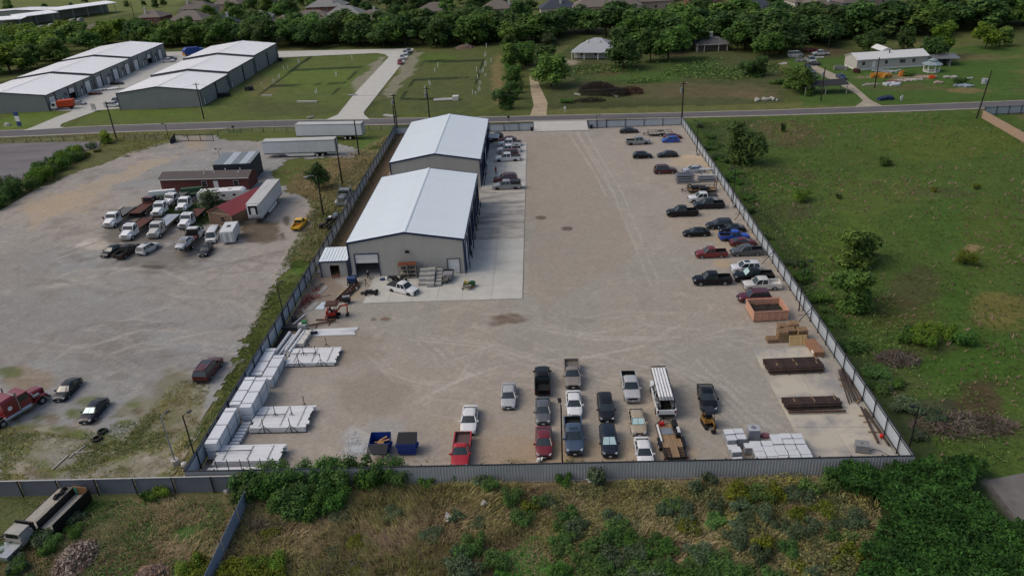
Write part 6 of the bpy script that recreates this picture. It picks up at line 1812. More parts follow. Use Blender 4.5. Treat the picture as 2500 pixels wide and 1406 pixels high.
U['a'] = utility('utility pole in front of the left storage row', 285, 341, 248)
U['b'] = utility('utility pole in front of the right storage row', 498, 291, 203)
U['c'] = utility('utility pole with a grey drum left of the rear workshop', 971, 322, 230, drum=True)
U['c2'] = utility('shorter plain pole beside the drum pole left of the rear workshop', 966, 318, 258, arm=False)
U['d'] = utility('utility pole with a grey drum behind the rear workshop', 1049, 292, 213, drum=True)
U['e'] = utility('utility pole with a grey drum at the far right corner of the yard', 1664, 302, 200, drum=True)
U['f'] = utility('plain dark pole at the far right beyond the green field', 2384, 290, 173, arm=False, lean=1.0)
U['g'] = utility('grey utility pole in front of the white mobile home', 2135, 216, 141, arm=False, group='poles on the farm side')
U['h'] = utility('grey utility pole beside the gravel drive', 2004, 246, 163, drum=True, arm=False, group='poles on the farm side')
U['i'] = utility('grey utility pole behind the junk cars', 2021, 128, 79, arm=False, group='poles on the farm side')
U['k'] = utility('wooden pole with a street lamp arm beside the small dark tree', 790, 526, 430, arm=False, cobra=True, group='poles in the truck lot')
U['l'] = utility('plain dark pole nearest the grey tractor', 836, 450, 340, arm=False, group='poles in the truck lot')
U['m'] = utility('plain dark pole in front of the far white trailer', 877, 381, 294, arm=False, group='poles in the truck lot')
U['n'] = utility('thin pole with wires among the houses at upper left', 330, 50, 5, group='poles in the suburb')
U['o'] = utility('second thin pole among the houses at upper left', 352, 34, 0, group='poles in the suburb')
def wire(label, a, b, sag=.8, dz=0.0, dy=0.0):
 a, b = Vector(a) + Vector((0, dy, dz)), Vector(b) + Vector((0, dy, dz))
 pts = [a.lerp(b, i / 14) - Vector((0, 0, sag * 4 * (i / 14) * (1 - i / 14))) for i in range(15)]
 tag(MB().path(pts, .022, 3).build('power_line', mat('wire_grey', '5a5c5e', rough=.6)), label, 'power line', 'overhead wires')
wire('upper overhead wire from the drum pole behind the workshop to the far right corner pole', U['d'], U['e'], 1.4, -.3)
wire('lower overhead wire from the drum pole behind the workshop to the far right corner pole', U['d'], U['e'], 1.6, -1.1)
wire('overhead wire from the far right corner pole to the pole by the gravel drive', U['e'], U['h'], 1.4, -.4)
wire('overhead wire between the two poles left of and behind the rear workshop', U['c'], U['d'], .3, -.3)
wire('overhead wire from the drum pole left of the workshop to the right storage row pole', U['c'], U['b'], 1.2, -.3)
wire('overhead wire between the two poles in front of the storage rows', U['b'], U['a'], .5, -.3)
# bollards along the two workshops
bol = MB().tube((0, 0, 0), (0, 0, 1.25), .085, 10).mesh('bollard', black)
for k, (px, py) in enumerate(((1148, 655), (1153, 629.5), (1157, 607), (1160.5, 584), (1164.3, 563.8), (1167.5, 543.8), (1171, 525), (1173.7, 506), (1182.5, 453), (1185.5, 437.6), (1187, 427), (1189, 413.5))):
 o = tag(link('bollard', bol), ('dark bollard in the line along the %s workshop doors' % ('front' if k < 8 else 'rear')), 'bollard', 'bollards along the %s workshop' % ('front' if k < 8 else 'rear'))
 o.location = at(px, py, .18)
# ================================================================== GOODS IN THE YARD
vinyl = mat('white_vinyl', 'd0d4d8', rough=0.35, var=0.07, sc=0.5, rnd=0.03)
strap = mat('strap_grey', '6f7276', rough=0.6)
ZY = 0.08
def bundle(label, x0, x1, y0, y1, z0, z1, group, layers=4, straps=(.12, .5, .88), name='vinyl_bundle', m=None):
 t = thing(name, label, 'bundle', ((x0 + x1) / 2, (y0 + y1) / 2, z0 + ZY), 0, group)
 w, d, h = x1 - x0, y1 - y0, z1 - z0
 for i in range(layers):
  j = random.uniform(-.03, .03)
  MB().bx(-w / 2 + .01, w / 2 - .01, -d / 2 + j, d / 2 + j, .08 + (h - .08) * i / layers, .08 + (h - .08) * (i + 1) / layers - .015).build('board_layer', m or vinyl, t)
 if straps:
  s = MB()
  for f in straps:
   y = -d / 2 + d * f
   s.bx(-w / 2 - .015, w / 2 + .015, y - .05, y + .05, .06, h + .012)
  s.build('strap', strap, t)
 MB().bx(-w / 2 + .1, w / 2 - .1, -d / 2 + .2, -d / 2 + .3, 0, .08).bx(-w / 2 + .1, w / 2 - .1, d / 2 - .3, d / 2 - .2, 0, .08).build('runner', wood, t)
 return t
BG = 'white strapped bundles along the left fence'
for lv, (a, b) in enumerate(((0, 1.05), (1.06, 2.2))):
 n = ('lower', 'upper')[lv]
 bundle('%s white strapped bundle of the stack nearest the near left corner' % n, -36.72, -35.42, 63.7, 70.1, a, b, BG)
 bundle('%s white strapped bundle of the second stack touching the left fence' % n, -36.62, -35.4, 70.75, 76.4, a, b * .97, BG)
 bundle('%s white strapped bundle of the tall stack on the open yard side' % n, -35.2, -33.88, 70.1, 76.2, a, b, BG)
for lv, (a, b) in enumerate(((0, .62), (.63, 1.25))):
 n = ('lower', 'upper')[lv]
 bundle('%s white strapped bundle of the low stack touching the left fence' % n, -36.8, -35.45, 78.2, 84.5, a, b, BG, 3)
 bundle('%s white strapped bundle of the low stack beside the middle rack' % n, -35.2, -33.8, 77.0, 82.6, a, b + .08, BG, 3)
for k in range(8):
 y = 65.1 + k * .59
 bundle('short knee high white bundle in the row at the foot of the nearest stack', -35.1 + .02 * k, -34.1 + .02 * k, y, y + .56, 0, .5, 'short bundles in the low row', 3, (.85,))
for k in range(3):
 bundle('%s low pale grey bundle beside the loose white pipes' % ('near', 'middle', 'far')[k], -33.75 + .12 * k, -32.55 + .1 * k, 86.5 + k * 1.25, 87.65 + k * 1.25, 0, .62, 'pale grey bundles', 2, (), m=offwhite)
pvc = mat('pvc_white', 'd6d8d9', rough=.4, var=.03, rnd=.02)
for k in range(11):
 r = random.choice((.12, .15, .2))
 x = -36.0 + k * .21
 o = tag(MB().tube((0, 0, 0), (.55 + random.uniform(-.1, .1), random.uniform(5.0, 6.2), 0), r, 10).build('white_pipe', pvc), 'loose white pipe in the fan of pipes behind the strapped bundles', 'pipe', 'loose white pipes')
 o.location = (x, 84.3 + random.uniform(-.4, .6), ZY + r + (.35 if k % 3 == 1 else 0))
for k in range(8):
 o = tag(MB().tube((0, 0, 0), (.1, 5.4, 0), .07, 6).build('black_pipe', black), 'thin black pipe in the sheaf against the left fence behind the white pipes', 'pipe', 'thin black pipes')
 o.location = (-36.95 + .1 * k, 85.2 + .2 * (k % 3), ZY + .08 + .12 * (k % 2))
for k in range(9):
 o = tag(MB().bx(-3.15, 3.15, -.09, .09, 0, .12).build('white_post', pvc), 'long white post in the loose spread lying beside the grey tank', 'post', 'loose white posts')
 o.location = (-29.6 + random.uniform(-.25, .25), 89.45 + k * .21, ZY + .01)
 o.rotation_euler.z = random.gauss(0.03, .015)
o = tag(MB().tube((0, 0, 0), (1.5, 4.3, 0), .11, 8).build('white_pipe', pvc), 'single white pipe lying apart near the left fence', 'pipe')
o.location = (-36.3, 91.2, ZY + .12)
def rack(label, lab2, x0, x1, y0, y1, h, ups, brace=True):
 t = thing('plank_stack', lab2, 'planks', ((x0 + x1) / 2, (y0 + y1) / 2, ZY), 0, 'stacks of white planks')
 w, d = x1 - x0, y1 - y0
 n = int(d / .3)
 me = MB().bx(-w / 2, w / 2, 0.006, d / n - .012, 0, .13).mesh('plank', pvc)
 nl = max(2, int(h / .16))
 for k in range(n):
  for l in range(nl):
   if l < nl - 1 and 0 < k < n - 1:
    continue
   o = link('plank', me, t)
   o.location = (random.uniform(-.22, .22), -d / 2 + k * d / n, .06 + l * h / nl + random.uniform(0, .02))
 q = MB()
 for x in (-w * .35, 0.1, w * .33):
  q.bx(x - .06, x + .06, -d / 2 + .2, d / 2 - .2, h + .08, h + .11)
 q.build('batten', offwhite, t)
 r = thing('steel_rack', label, 'rack', ((x0 + x1) / 2, (y0 + y1) / 2, ZY), 0, 'black rack uprights among the white planks')
 for (fx, fy) in ups:
  x, y = fx * w / 2, fy * d / 2
  u = MB().tube((x, y, 0), (x, y, 2.0), .045, 6)
  if brace:
   u.tube((x, y, 1.1), (x - .75, y - .05, .1), .035).tube((x, y, 1.1), (x + .75, y - .05, .1), .035)
  u.build('upright', black, r)
 MB().bx(-w / 2, w / 2, -d / 2 - .08, -d / 2, .02, .08).bx(-w / 2, w * .05, -.04, .04, h + .3, h + .36).build('rail', black, r)
rack('black uprights with braces standing in the middle white planks', 'pile of long white planks in the middle black rack', -33.6, -27.2, 81.7, 85.4, .55, ((-.45, -1.02), (.45, -1.02), (-.4, 0), (.1, 0), (-.35, 1.02), (.4, 1.05)))
rack('black uprights with braces standing in the near white planks', 'pile of long white planks beside the tall strapped stack', -33.6, -27.2, 68.1, 72.2, .7, ((-.5, -1.02), (.45, -1.02), (-.3, .1), (.3, .1), (.6, 1.02)))
rack('short dark posts in front of the planks at the near fence', 'pile of long white planks behind the near fence', -35.6, -28.6, 62.2, 64.9, .95, ((-.75, -1.7), (-.4, -1.7), (0, -1.75), (.25, -1.7), (.6, -1.7)), False)
bundle('white plank heap squeezed between the near fence and the plank pile', -35.9, -28.4, 60.6, 61.7, 0, .6, 'stacks of white planks', 3, (), name='plank_heap', m=pvc)
ib = thing('ibc_tank', 'grey caged liquid tank with a green lid beside the white pipes', 'tank', (-33.8, 90.9, ZY), rad(-3))
MB().bx(-.55, .55, -.5, .5, .15, 1.1).build('tank', mat('tank_plastic', 'a9aca8', rough=.5, var=.1), ib)
m = MB()
for i in range(6):
 x = -.58 + i * .232
 m.bx(x - .015, x + .015, -.54, -.52, .1, 1.15).bx(x - .015, x + .015, .52, .54, .1, 1.15)
for z in (.12, .4, .7, 1.0, 1.14):
 m.bx(-.6, .6, -.54, -.52, z - .015, z + .015).bx(-.6, -.58, -.54, .54, z - .015, z + .015).bx(.58, .6, -.54, .54, z - .015, z + .015)
m.build('cage', steel, ib)
MB().bx(-.6, .6, -.55, .55, 0, .14).build('base', black, ib)
MB().tube((-.1, .2, 1.35), (.5, .25, 1.35), .24, 10).build('green_canister', mat('green_plastic', '1f7a4a', rough=.4), ib)
MB().box(-.25, -.1, 1.2, .4, .3, .16, .4).build('white_jug', white, ib)
o = tag(MB().path([(0, 0, .15), (.5, .1, .3), (.95, .25, .25), (1.3, .5, .18)], .2, 8).build('black_sack', mat('sack_black', '151517', rough=.5, bump=.4)), 'black rolled sack lying on the white posts', 'sack')
o.location = (-32.9, 89.4, .25)
o = tag(MB().bx(-1.3, 1.3, -.6, .6, 0, .35).bx(-1.2, .9, -.5, .5, .35, .5).build('dark_tarp_stack', mat('tarp', '2c2e30', rough=.7, bump=.5)), 'dark tarp covered stack between the left fence and the grey tank', 'stack')
o.location = (-35.6, 91.6, ZY)
# blue dumpsters
def dumpster(label, cx, cy, w, open_):
 t = thing('dumpster', label, 'dumpster', (cx, cy, ZY), 0, 'blue dumpsters')
 blue = mat('dumpster_blue', '1b3a86', rough=.45, var=.1, sc=1)
 d, h = 1.75, 1.55
 m = MB()
 th = .05
 b = [(-w / 2 + .12, .1, .12), (w / 2 - .12, .1, .12), (w / 2 - .12, d - .1, .12), (-w / 2 + .12, d - .1, .12)]
 tp = [(-w / 2, 0, h), (w / 2, 0, h), (w / 2, d, h + .25), (-w / 2, d, h + .25)]
 for i in range(4):
  j = (i + 1) % 4
  m.quad(b[i], b[j], tp[j], tp[i])
 m.quad(*b)
 m.bx(-w / 2 - .04, w / 2 + .04, -.06, .02, h - .12, h + .03)
 for z in (.5, .85):
  m.bx(-w / 2 + .06, w / 2 - .06, -.02 + .06 * (1.2 - z), .05, z - .03, z + .03)
 m.build('body', blue, t)
 i_ = MB().quad((-w / 2 + .14, .12, .2), (w / 2 - .14, .12, .2), (w / 2 - .14, d - .12, .2), (-w / 2 + .14, d - .12, .2))
 i_.build('inner_floor', black, t)
 MB().bx(w / 2 - .05, w / 2 + .16, .5, 1.2, .75, .95).bx(-w / 2 - .16, -w / 2 + .05, .5, 1.2, .75, .95).build('fork_pocket', blue, t)
 lid = MB()
 n = 14
 for k in range(n):
  x0 = -w / 2 + k * w / n
  if open_:
   lid.hexa([(x0 + .01 - .12, -.95, .95), (x0 + w / n - .03 - .12, -.95, .95), (x0 + w / n - .03, -.04, h), (x0 + .01, -.04, h)], [(x0 + .01 - .12, -.97, 1.0), (x0 + w / n - .03 - .12, -.97, 1.0), (x0 + w / n - .03, -.06, h + .06), (x0 + .01, -.06, h + .06)])
  else:
   lid.hexa([(x0 + .01, 0, h + .02), (x0 + w / n - .03, 0, h + .02), (x0 + w / n - .03, d, h + .27), (x0 + .01, d, h + .27)], [(x0 + .01, 0, h + .08), (x0 + w / n - .03, 0, h + .08), (x0 + w / n - .03, d, h + .33), (x0 + .01, d, h + .33)])
 lid.build('lid', mat('lid_black', '2a2b2d', rough=.6), t)
 MB().quad((-w / 2 + .02, 0, h + .015), (w / 2 - .02, 0, h + .015), (w / 2 - .02, d, h + .265), (-w / 2 + .02, d, h + .265)).build('lid_web', black, t) if not open_ else None
 return t
dumpster('open blue dumpster with its ribbed lid hanging and wood inside', -18.15, 63.75, 2.15, True)
dumpster('closed blue dumpster with a ribbed black lid', -15.25, 63.55, 2.05, False)
for k in range(5):
 o = tag(MB().box(0, 0, 0, 1.1, .16, .08).build('scrap_board', mat('scrap_plank', 'a07c50', rough=.85, var=.2)), 'scrap plank thrown into the open blue dumpster', 'plank', 'scrap planks in the open dumpster')
 o.location = (-18.0 + random.uniform(-.3, .4), 64.5 + .2 * k - .3, 1.0 + .08 * k)
 o.rotation_euler = (random.uniform(-.3, .3), random.uniform(-.5, .2), random.uniform(-.8, .8))
# peach roll-off container
rc = thing('roll_off_container', 'peach painted roll off container with rust chips and dark load', 'container', (27.6, 89.7, ZY), rad(2))
peach = mat('peach_paint', 'b88d76', rough=.7, var=.16, sc=2.5)
L_, W_, H_ = 4.6, 3.6, 1.55
m = MB().bx(0, L_, 0, .1, .15, H_).bx(0, L_, W_ - .1, W_, .15, H_).bx(0, .1, .1, W_ - .1, .15, H_).bx(L_ - .1, L_, .1, W_ - .1, .15, H_).bx(0, L_, 0.1, W_ - .1, .15, .25)
m.build('body', peach, rc)
r = MB()
for i in range(6):
 x = i * (L_ - .12) / 5
 r.bx(x, x + .12, -.08, 0, .15, H_)
r.bx(-.08, L_ + .08, -.1, .0, H_ - .05, H_ + .08).bx(-.08, L_ + .08, W_, W_ + .1, H_ - .05, H_ + .08).bx(-.1, 0, 0, W_, H_ - .05, H_ + .08).bx(L_, L_ + .1, 0, W_, H_ - .05, H_ + .08).bx(0, L_, -.06, 0, .6, .7)
r.build('rib', peach, rc)
MB().bx(.15, .35, .3, W_ - .3, 0, .15).bx(L_ - .35, L_ - .15, .3, W_ - .3, 0, .15).build('skid', rust, rc)
gx, gy = np.meshgrid(np.linspace(.1, L_ - .1, 14), np.linspace(.1, W_ - .1, 10))
m = MB()
Z = .45 + .55 * fbm(gx * 1.3, gy * 1.3, 3)
for i in range(9):
 for j in range(13):
  m.quad(*[(gx[a, b], gy[a, b], Z[a, b]) for a, b in ((i, j), (i, j + 1), (i + 1, j + 1), (i + 1, j))])
ld = tag(m.build('soil_load', mat('dark_load', '2c2622', rough=.95, var=.4, sc=5, bump=.8)), 'dark soil and rubbish filling the peach container', 'soil', kind='stuff')
ld.location = rc.location
ld.rotation_euler = rc.rotation_euler
# pallets
def pallet_mesh():
 m = MB()
 for y in (-.48, 0, .48):
  m.bx(-.6, .6, y - .03, y + .03, .02, .11)
 for i in range(7):
  x = -.6 + i * .183
  m.bx(x, x + .1, -.51, .51, .111, .132)
 for i in range(3):
  x = -.6 + i * .55
  m.bx(x, x + .1, -.51, .51, 0, .019)
 return m.mesh('wooden_pallet', wood)
pmesh = pallet_mesh()
for cx, cy, n, lb, r0 in ((28.65, 84.75, 4, 'pallet in the short stack at the left of the pallet pile', .05), (29.95, 84.85, 11, 'pallet in the tall stack at the left front of the pallet pile', 0), (31.25, 85.9, 8, 'pallet in the middle stack of the pallet pile', .03), (32.6, 85.4, 10, 'pallet in the right stack behind the leaning pallet', .04), (32.1, 87.2, 9, 'pallet in the back stack of the pallet pile', -.04), (30.7, 87.1, 8, 'pallet in the back left stack of the pallet pile', .02)):
 for k in range(n):
  o = tag(link('wooden_pallet', pmesh), lb, 'pallet', 'wooden pallets by the right fence')
  o.location = (cx + random.uniform(-.04, .04), cy + random.uniform(-.04, .04), ZY + k * .137)
  o.rotation_euler.z = r0 + random.uniform(-.03, .03)
lp = thing('leaning_pallet', 'large pale slatted pallet leaning against the pallet stacks', 'pallet', (31.7, 83.55, ZY))
for i in range(10):
 MB().bx(-1.15 + i * .23, -.96 + i * .23, -.02, .0, 0, 1.3).build('slat', woodlt, lp)
MB().bx(-1.15, 1.13, .001, .06, .05, .15).bx(-1.15, 1.13, .001, .06, .6, .7).bx(-1.15, 1.13, .001, .06, 1.15, 1.25).build('rail', woodlt, lp)
lp.rotation_euler = (rad(-22), 0, rad(1))
lp.location.z += .02
bs = thing('board_stack', 'stack of brown sheet boards by the right fence', 'boards', (33.2, 82.1, .19), rad(3))
for i in range(4):
 MB().bx(-.62, .62, -1.6, 1.6, .1 + i * .16, .24 + i * .16).build('board', mat('brown_sheet', '87644c', rough=.8, var=.1, sc=2, rnd=.08), bs)
MB().bx(-.6, .6, -1.4, -1.3, 0, .1).bx(-.6, .6, 1.3, 1.4, 0, .1).build('runner', wood, bs)
MB().bx(-.64, -.62, -1.3, -.7, .25, .6).build('label_sheet', white, bs)
# dark pipe bundles on the storage slab
def pipe_bundle(label, A, B, rows, r, group):
 A, B = Vector((A[0], A[1], 0)), Vector((B[0], B[1], 0))
 L = (B - A).length
 t = thing('pipe_bundle', label, 'pipes', (A.x, A.y, .19), math.atan2((B - A).y, (B - A).x), group)
 me = MB().tube((0, 0, 0), (L, 0, 0), r, 8).mesh('pipe', pipebrown)
 for l, n in enumerate(rows):
  for k in range(n):
   o = link('pipe', me, t)
   o.location = (random.uniform(-.12, .12), (k + (.5 * (l % 2))) * r * 2.08 + l * .0, .14 + r + l * r * 1.75)
   o.rotation_euler.z = random.uniform(-.006, .006)
 w = rows[0] * r * 2.1
 q = MB()
 for f in (.08, .36, .64, .92):
  q.bx(L * f - .06, L * f + .06, -.25, w + .15, 0, .13)
 q.build('runner', wood, t)
 q = MB()
 for f, y in ((.16, .3), (.5, .8), (.52, .25), (.9, .4), (.93, 1.0)):
  q.bx(L * f - .05, L * f + .05, y * w * .5, y * w * .5 + .6, .14 + len(rows) * r * 1.8 + .05, .14 + len(rows) * r * 1.8 + .11)
 q.build('spacer', wood, t)
 return t
pipe_bundle('larger bundle of dark pipes on the concrete storage slab', (26.25, 76.9), (32.7, 77.1), (13, 13, 12, 5), .105, 'dark pipe bundles')
pipe_bundle('smaller bundle of dark pipes with a loose reddish pipe in front', (26.15, 69.7), (32.2, 69.8), (10, 9, 6, 3), .105, 'dark pipe bundles')
o = tag(MB().tube((0, 0, 0), (6.2, 0, 0), .12, 8).build('loose_pipe', mat('reddish_pipe', '4a322a', rough=.7)), 'reddish pipe lying in front of the smaller pipe bundle', 'pipe')
o.location = (26.2, 69.15, .45)
for k in range(8):
 a, b = at(2046 + k * 3, 909 - k * 1), at(2072 + k * 6, 990 - k * 2)
 a2 = a + (a - b) * .02
 o = tag(MB().tube((0, 0, 0), b - a, .07, 6).build('loose_pipe', pipebrown), 'thin rusty pipe in the fan lying along the right fence', 'pipe', 'rusty pipes along the right fence')
 o.location = (a.x, a.y, .32 + .05 * (k % 3))
for k, (a, b) in enumerate((((2101, 1002), (2142, 1088)), ((2110, 1006), (2168, 1094)))):
 a, b = at(*a), at(*b)
 o = tag(MB().tube((0, 0, 0), b - a, .13, 8).build('loose_pipe', pipebrown), 'thick rusty pipe on cross timbers, %s one of the pair near the right corner' % ('left', 'right')[k], 'pipe')
 o.location = (a.x, a.y, .45)
for k, (a, b) in enumerate((((2096, 1015), (2124, 1017)), ((2107, 1031), (2131, 1030)), ((2119, 1055), (2152, 1056)), ((2058, 925), (2046, 927)), ((2064, 945), (2050, 941)), ((2090, 985), (2112, 960)))):
 a, b = at(*a, .2), at(*b, .2)
 o = tag(MB().tube((0, 0, 0), b - a, .08, 5).build('cross_timber', wood), 'short timber under the rusty pipes along the right fence', 'timber', 'cross timbers under the pipes')
 o.location = (a.x, a.y, .28)
o = tag(MB().loft([[(r * cos(i * pi / 5), r * sin(i * pi / 5), z) for i in range(10)] for r, z in ((.1, 0), (.2, .15), (.2, .4), (.1, .5))]).build('red_canister', mat('can_bright_red', 'c01c16', rough=.4)), 'bright red round canister on the thick rusty pipe', 'canister')
o.location = (at(2150, 1074).x, at(2150, 1074).y, .3)
cb = thing('concrete_block', 'grey block crate with a square hole in its lid near the right corner', 'crate', (31.7, 62.75, .19), rad(-14))
g = mat('grey_block', '7e8082', rough=.8, var=.1)
MB().bx(-.65, .65, -.5, .5, .1, .85).build('body', g, cb)
MB().bx(-.68, .68, -.53, -.12, .851, .93).bx(-.68, .68, .12, .53, .851, .93).bx(-.68, -.12, -.12, .12, .851, .93).bx(.12, .68, -.12, .12, .851, .93).build('lid', g, cb)
MB().bx(-.6, .6, -.45, .45, 0, .1).build('base', dark, cb)
tag(MB().path([(32.4, 62.6, .22), (33.0, 62.9, .22), (33.5, 62.6, .22), (34.2, 61.8, .22), (34.5, 61.0, .22)], .03, 4).build('cable', mat('green_cable', '4a5a50', rough=.6)), 'thin green cable trailing from the grey block crate', 'cable')
for k in range(3):
 o = tag(MB().bx(0, 4.2, -.09, .09, 0, .14).build('rusty_beam', rust), 'rusty beam lying against the near fence at the right end', 'beam', 'rusty beams by the near fence')
 o.location = (27.2 + .4 * k, 60.2 + .2 * k, .2)
 o.rotation_euler.z = rad(3)
# white wrapped boxes
boxm = mat('wrapped_box', 'c6c9cc', rough=.3, var=.06, sc=2, rnd=.04)
boxg = mat('box_side_grey', '8d9196', rough=.4, var=.12, sc=3)
def wbox(label, x, y, w, d, h, rz=0.0):
 t = thing('wrapped_box', label, 'box', (x, y, .1), rz, 'white wrapped boxes in the near corner')
 MB().bx(-w / 2 + .03, w / 2 - .03, -d / 2 + .03, d / 2 - .03, .12, h - .06).build('wrap', boxg, t)
 MB().bx(-w / 2, w / 2, -d / 2, d / 2, h - .06, h).build('lid', boxm, t)
 MB().bx(-w / 2 + .02, w / 2 - .02, -d / 2 + .02, d / 2 - .02, 0, .12).build('pallet_base', wood, t)
 return t
rows_ = ('front row', 'second row', 'middle row', 'fourth row', 'back row')
cols_ = ('first', 'second', 'third', 'fourth', 'fifth')
for j in range(5):
 for i in range(5):
  if j == 4 and i < 2:
   continue
  wbox('white wrapped box, %s from the left in the %s of the box block' % (cols_[i], rows_[j]), 21.05 + i * 1.13 + random.uniform(-.04, .04), 60.75 + j * .86 + random.uniform(-.04, .04) + (-.15 if i < 2 else 0), 1.06, .8, 1.0 + random.uniform(-.04, .05), random.uniform(-.02, .02))
for k, y in enumerate((60.9, 61.9, 62.9, 63.8, 64.8)):
 wbox('white wrapped box, number %s from the fence in the separate left column' % ('one', 'two', 'three', 'four', 'five')[k], 18.75 - .02 * k, y, 1.0, .84, .8 if k in (0, 2) else 1.3, rad(4))
wbox('front white wrapped box of the pair beside the grey wrapped cage', 19.75, 64.0, .95, .8, 1.25)
wbox('rear white wrapped box of the pair beside the grey wrapped cage', 19.7, 64.9, .95, .8, 1.3)
wbox('white wrapped box filling the gap behind the block', 20.3, 62.9, .9, .8, .95)
cg = thing('wrapped_cage', 'tall grey wrapped cube with a round dark patch on top', 'crate', (21.4, 65.35, ZY))
MB().bx(-.58, .58, -.5, .5, 0, 1.25).build('body', mat('grey_wrap', '8b8f98', rough=.3, var=.15, sc=4, bump=.3), cg)
MB().bx(-.6, .6, -.52, .52, 1.25, 1.31).build('lid', mat('clear_lid', 'a3a7ad', rough=.2, var=.15, sc=3), cg)
MB().tube((0, .05, 1.312), (0, .05, 1.33), .28, 14).build('disc', mat('dark_disc', '6a6e74', rough=.3), cg)
o = tag(MB().loft([[(.55 * k * cos(i * pi / 6), .4 * k * sin(i * pi / 6), z) for i in range(12)] for k, z in ((1, 0), (.95, .22), (.5, .36))]).build('faded_tub', mat('faded_red', '8e5c64', rough=.6)), 'faded pink red tub beside the grey wrapped cube', 'tub')
o.location = (22.75, 65.55, ZY)
# galvanised frame stacks by the right fence
def galv(label, px, py, L=3.6, n=4):
 t = thing('frame_stack', label, 'frames', at(px, py, ZY), 0, 'galvanised frame stacks')
 for k in range(n):
  z = .1 + k * .5
  m = MB().bx(-L / 2, L / 2, -.8, -.72, z, z + .28).bx(-L / 2, L / 2, .72, .8, z, z + .28)
  for i in range(9):
   x = -L / 2 + .1 + i * (L - .2) / 8
   m.bx(x - .05, x + .05, -.72, .72, z + .05, z + .12)
   if k == n - 1:
    m.tube((x, -.72, z + .28), (x + .2, .7, z + .5), .05, 5)
  m.build('frame', mat('galvanised_frame', '9096a0', rough=.4, metal=.4, var=.15, sc=2), t)
  MB().bx(-L / 2 + .3, L / 2 - .3, -.82, .82, z - .1, z - .02).build('separator', black if k else wood, t)
 return t
galv('left stack of galvanised frames nearest the maroon wagon', 1672, 446, 3.5, 4)
gs = galv('right stack of galvanised frames touching the right fence', 1725, 442, 3.4, 2)
m = MB()
for x in (-1.2, 1.3):
 m.bx(x - .06, x + .06, -.5, -.4, .2, 2.3).bx(x - .06, x + .06, .6, .7, .2, 2.3)
m.build('upright', steel, gs)
MB().bx(-1.5, 1.5, .58, .8, 2.15, 2.35).bx(-1.6, 1.6, -.55, -.35, 1.3, 1.45).build('beam', white, gs)
# ================================================================== WORKSHOP FRONT
Z1 = .18
mr = thing('storage_shelf', 'steel shelf with a rusty brown top full of dark parts against the workshop wall', 'shelf', (-21.4, 106.75, Z1))
m = MB()
for x in (-1.3, 0, 1.3):
 for y in (-.5, .45):
  m.bx(x - .05, x + .05, y - .05, y + .05, 0, 2.3)
for z in (.1, .75, 1.45, 2.25):
 m.bx(-1.3, 1.3, -.5, .45, z, z + .06)
m.build('frame', greywood, mr)
MB().bx(-1.4, 1.4, -.6, .55, 2.32, 2.4).build('top', mat('orange_rust', '7a4026', rough=.8, c2='56301f', sc=2), mr)
m = MB()
for i in range(40):
 m.box(random.uniform(-1.2, 1.2), random.uniform(-.4, .3), random.choice((.3, .95, 1.65)), random.uniform(.15, .4), .3, random.uniform(.15, .35), random.uniform(0, 1))
tag(m.build('stored_parts', mat('dark_parts', '3a3834', rough=.7, c2='77746c', sc=3)), 'dark mixed parts stored on the steel shelf', 'parts', kind='stuff').location = mr.location
for k in range(4):
 o = tag(MB().tube((0, 0, 0), (-.1, .5, 2.5), .06, 6).build('leaning_rail', steel), 'pale rail leaning against the wall right of the steel shelf', 'rail', 'rails leaning beside the shelf')
 o.location = (-19.8 + .12 * k, 106.6, Z1)
caps = mat('pale_crate', 'a5a5a1', rough=.7, var=.06, rnd=.04)
def capstack(label, x, y, w, d, h):
 t = thing('pale_crate', label, 'crate', (x, y, Z1), 0, 'pale crates in front of the workshop wall')
 MB().hexa([(-w / 2, -d / 2, .1), (w / 2, -d / 2, .1), (w / 2, d / 2, .1), (-w / 2, d / 2, .1)], [(-w / 2 + .03, -d / 2 + .03, h - .12), (w / 2 - .03, -d / 2 + .03, h - .12), (w / 2 - .03, d / 2 - .03, h - .12), (-w / 2 + .03, d / 2 - .03, h - .12)]).build('body', caps, t)
 MB().bx(-w / 2, w / 2, -d / 2, d / 2, h - .12, h).build('lid', caps, t)
 MB().bx(-w / 2 + .08, w / 2 - .08, -d / 2 + .08, d / 2 - .08, h, h + .03).build('lid_panel', mat('crate_panel', '9a9a94', rough=.8), t)
 MB().bx(-w / 2 + .05, w / 2 - .05, -d / 2 + .05, d / 2 - .05, 0, .1).build('base', dark, t)
o_ = ('nearest', 'second', 'third', 'fourth', 'farthest')
for k in range(4):
 capstack('wide pale crate in the left column before the wall, %s the camera' % (('nearest to', 'second from', 'third from', 'farthest from')[k]), -18.75 + .05 * k, 103.9 + k * .72, 1.5, .68, .4 + .42 * k)
for k in range(4):
 capstack('pale crate in the middle column before the wall, %s the camera' % (('nearest to', 'second from', 'third from', 'farthest from')[k]), -17.5, 103.4 + k * .85, 1.12, .8, .55 + .42 * k)
for k in range(5):
 capstack('small pale crate in the right column before the wall, %s the camera' % (('nearest to', 'second from', 'third from', 'fourth from', 'farthest from')[k]), -16.35, 103.6 + k * .7, .9, .64, .4 + .25 * k)
jb = thing('scrap_bin', 'grey bin piled with bags and scrap beside the white side door', 'bin', (-15.1, 105.0, Z1), rad(-6))
MB().bx(-.75, .75, -.1, 1.5, 0, 1.1).build('bin', mat('bin_grey', '85868a', rough=.6), jb)
MB().bx(-.78, .78, 1.3, 1.55, .9, 1.25).build('rim', black, jb)
m = MB()
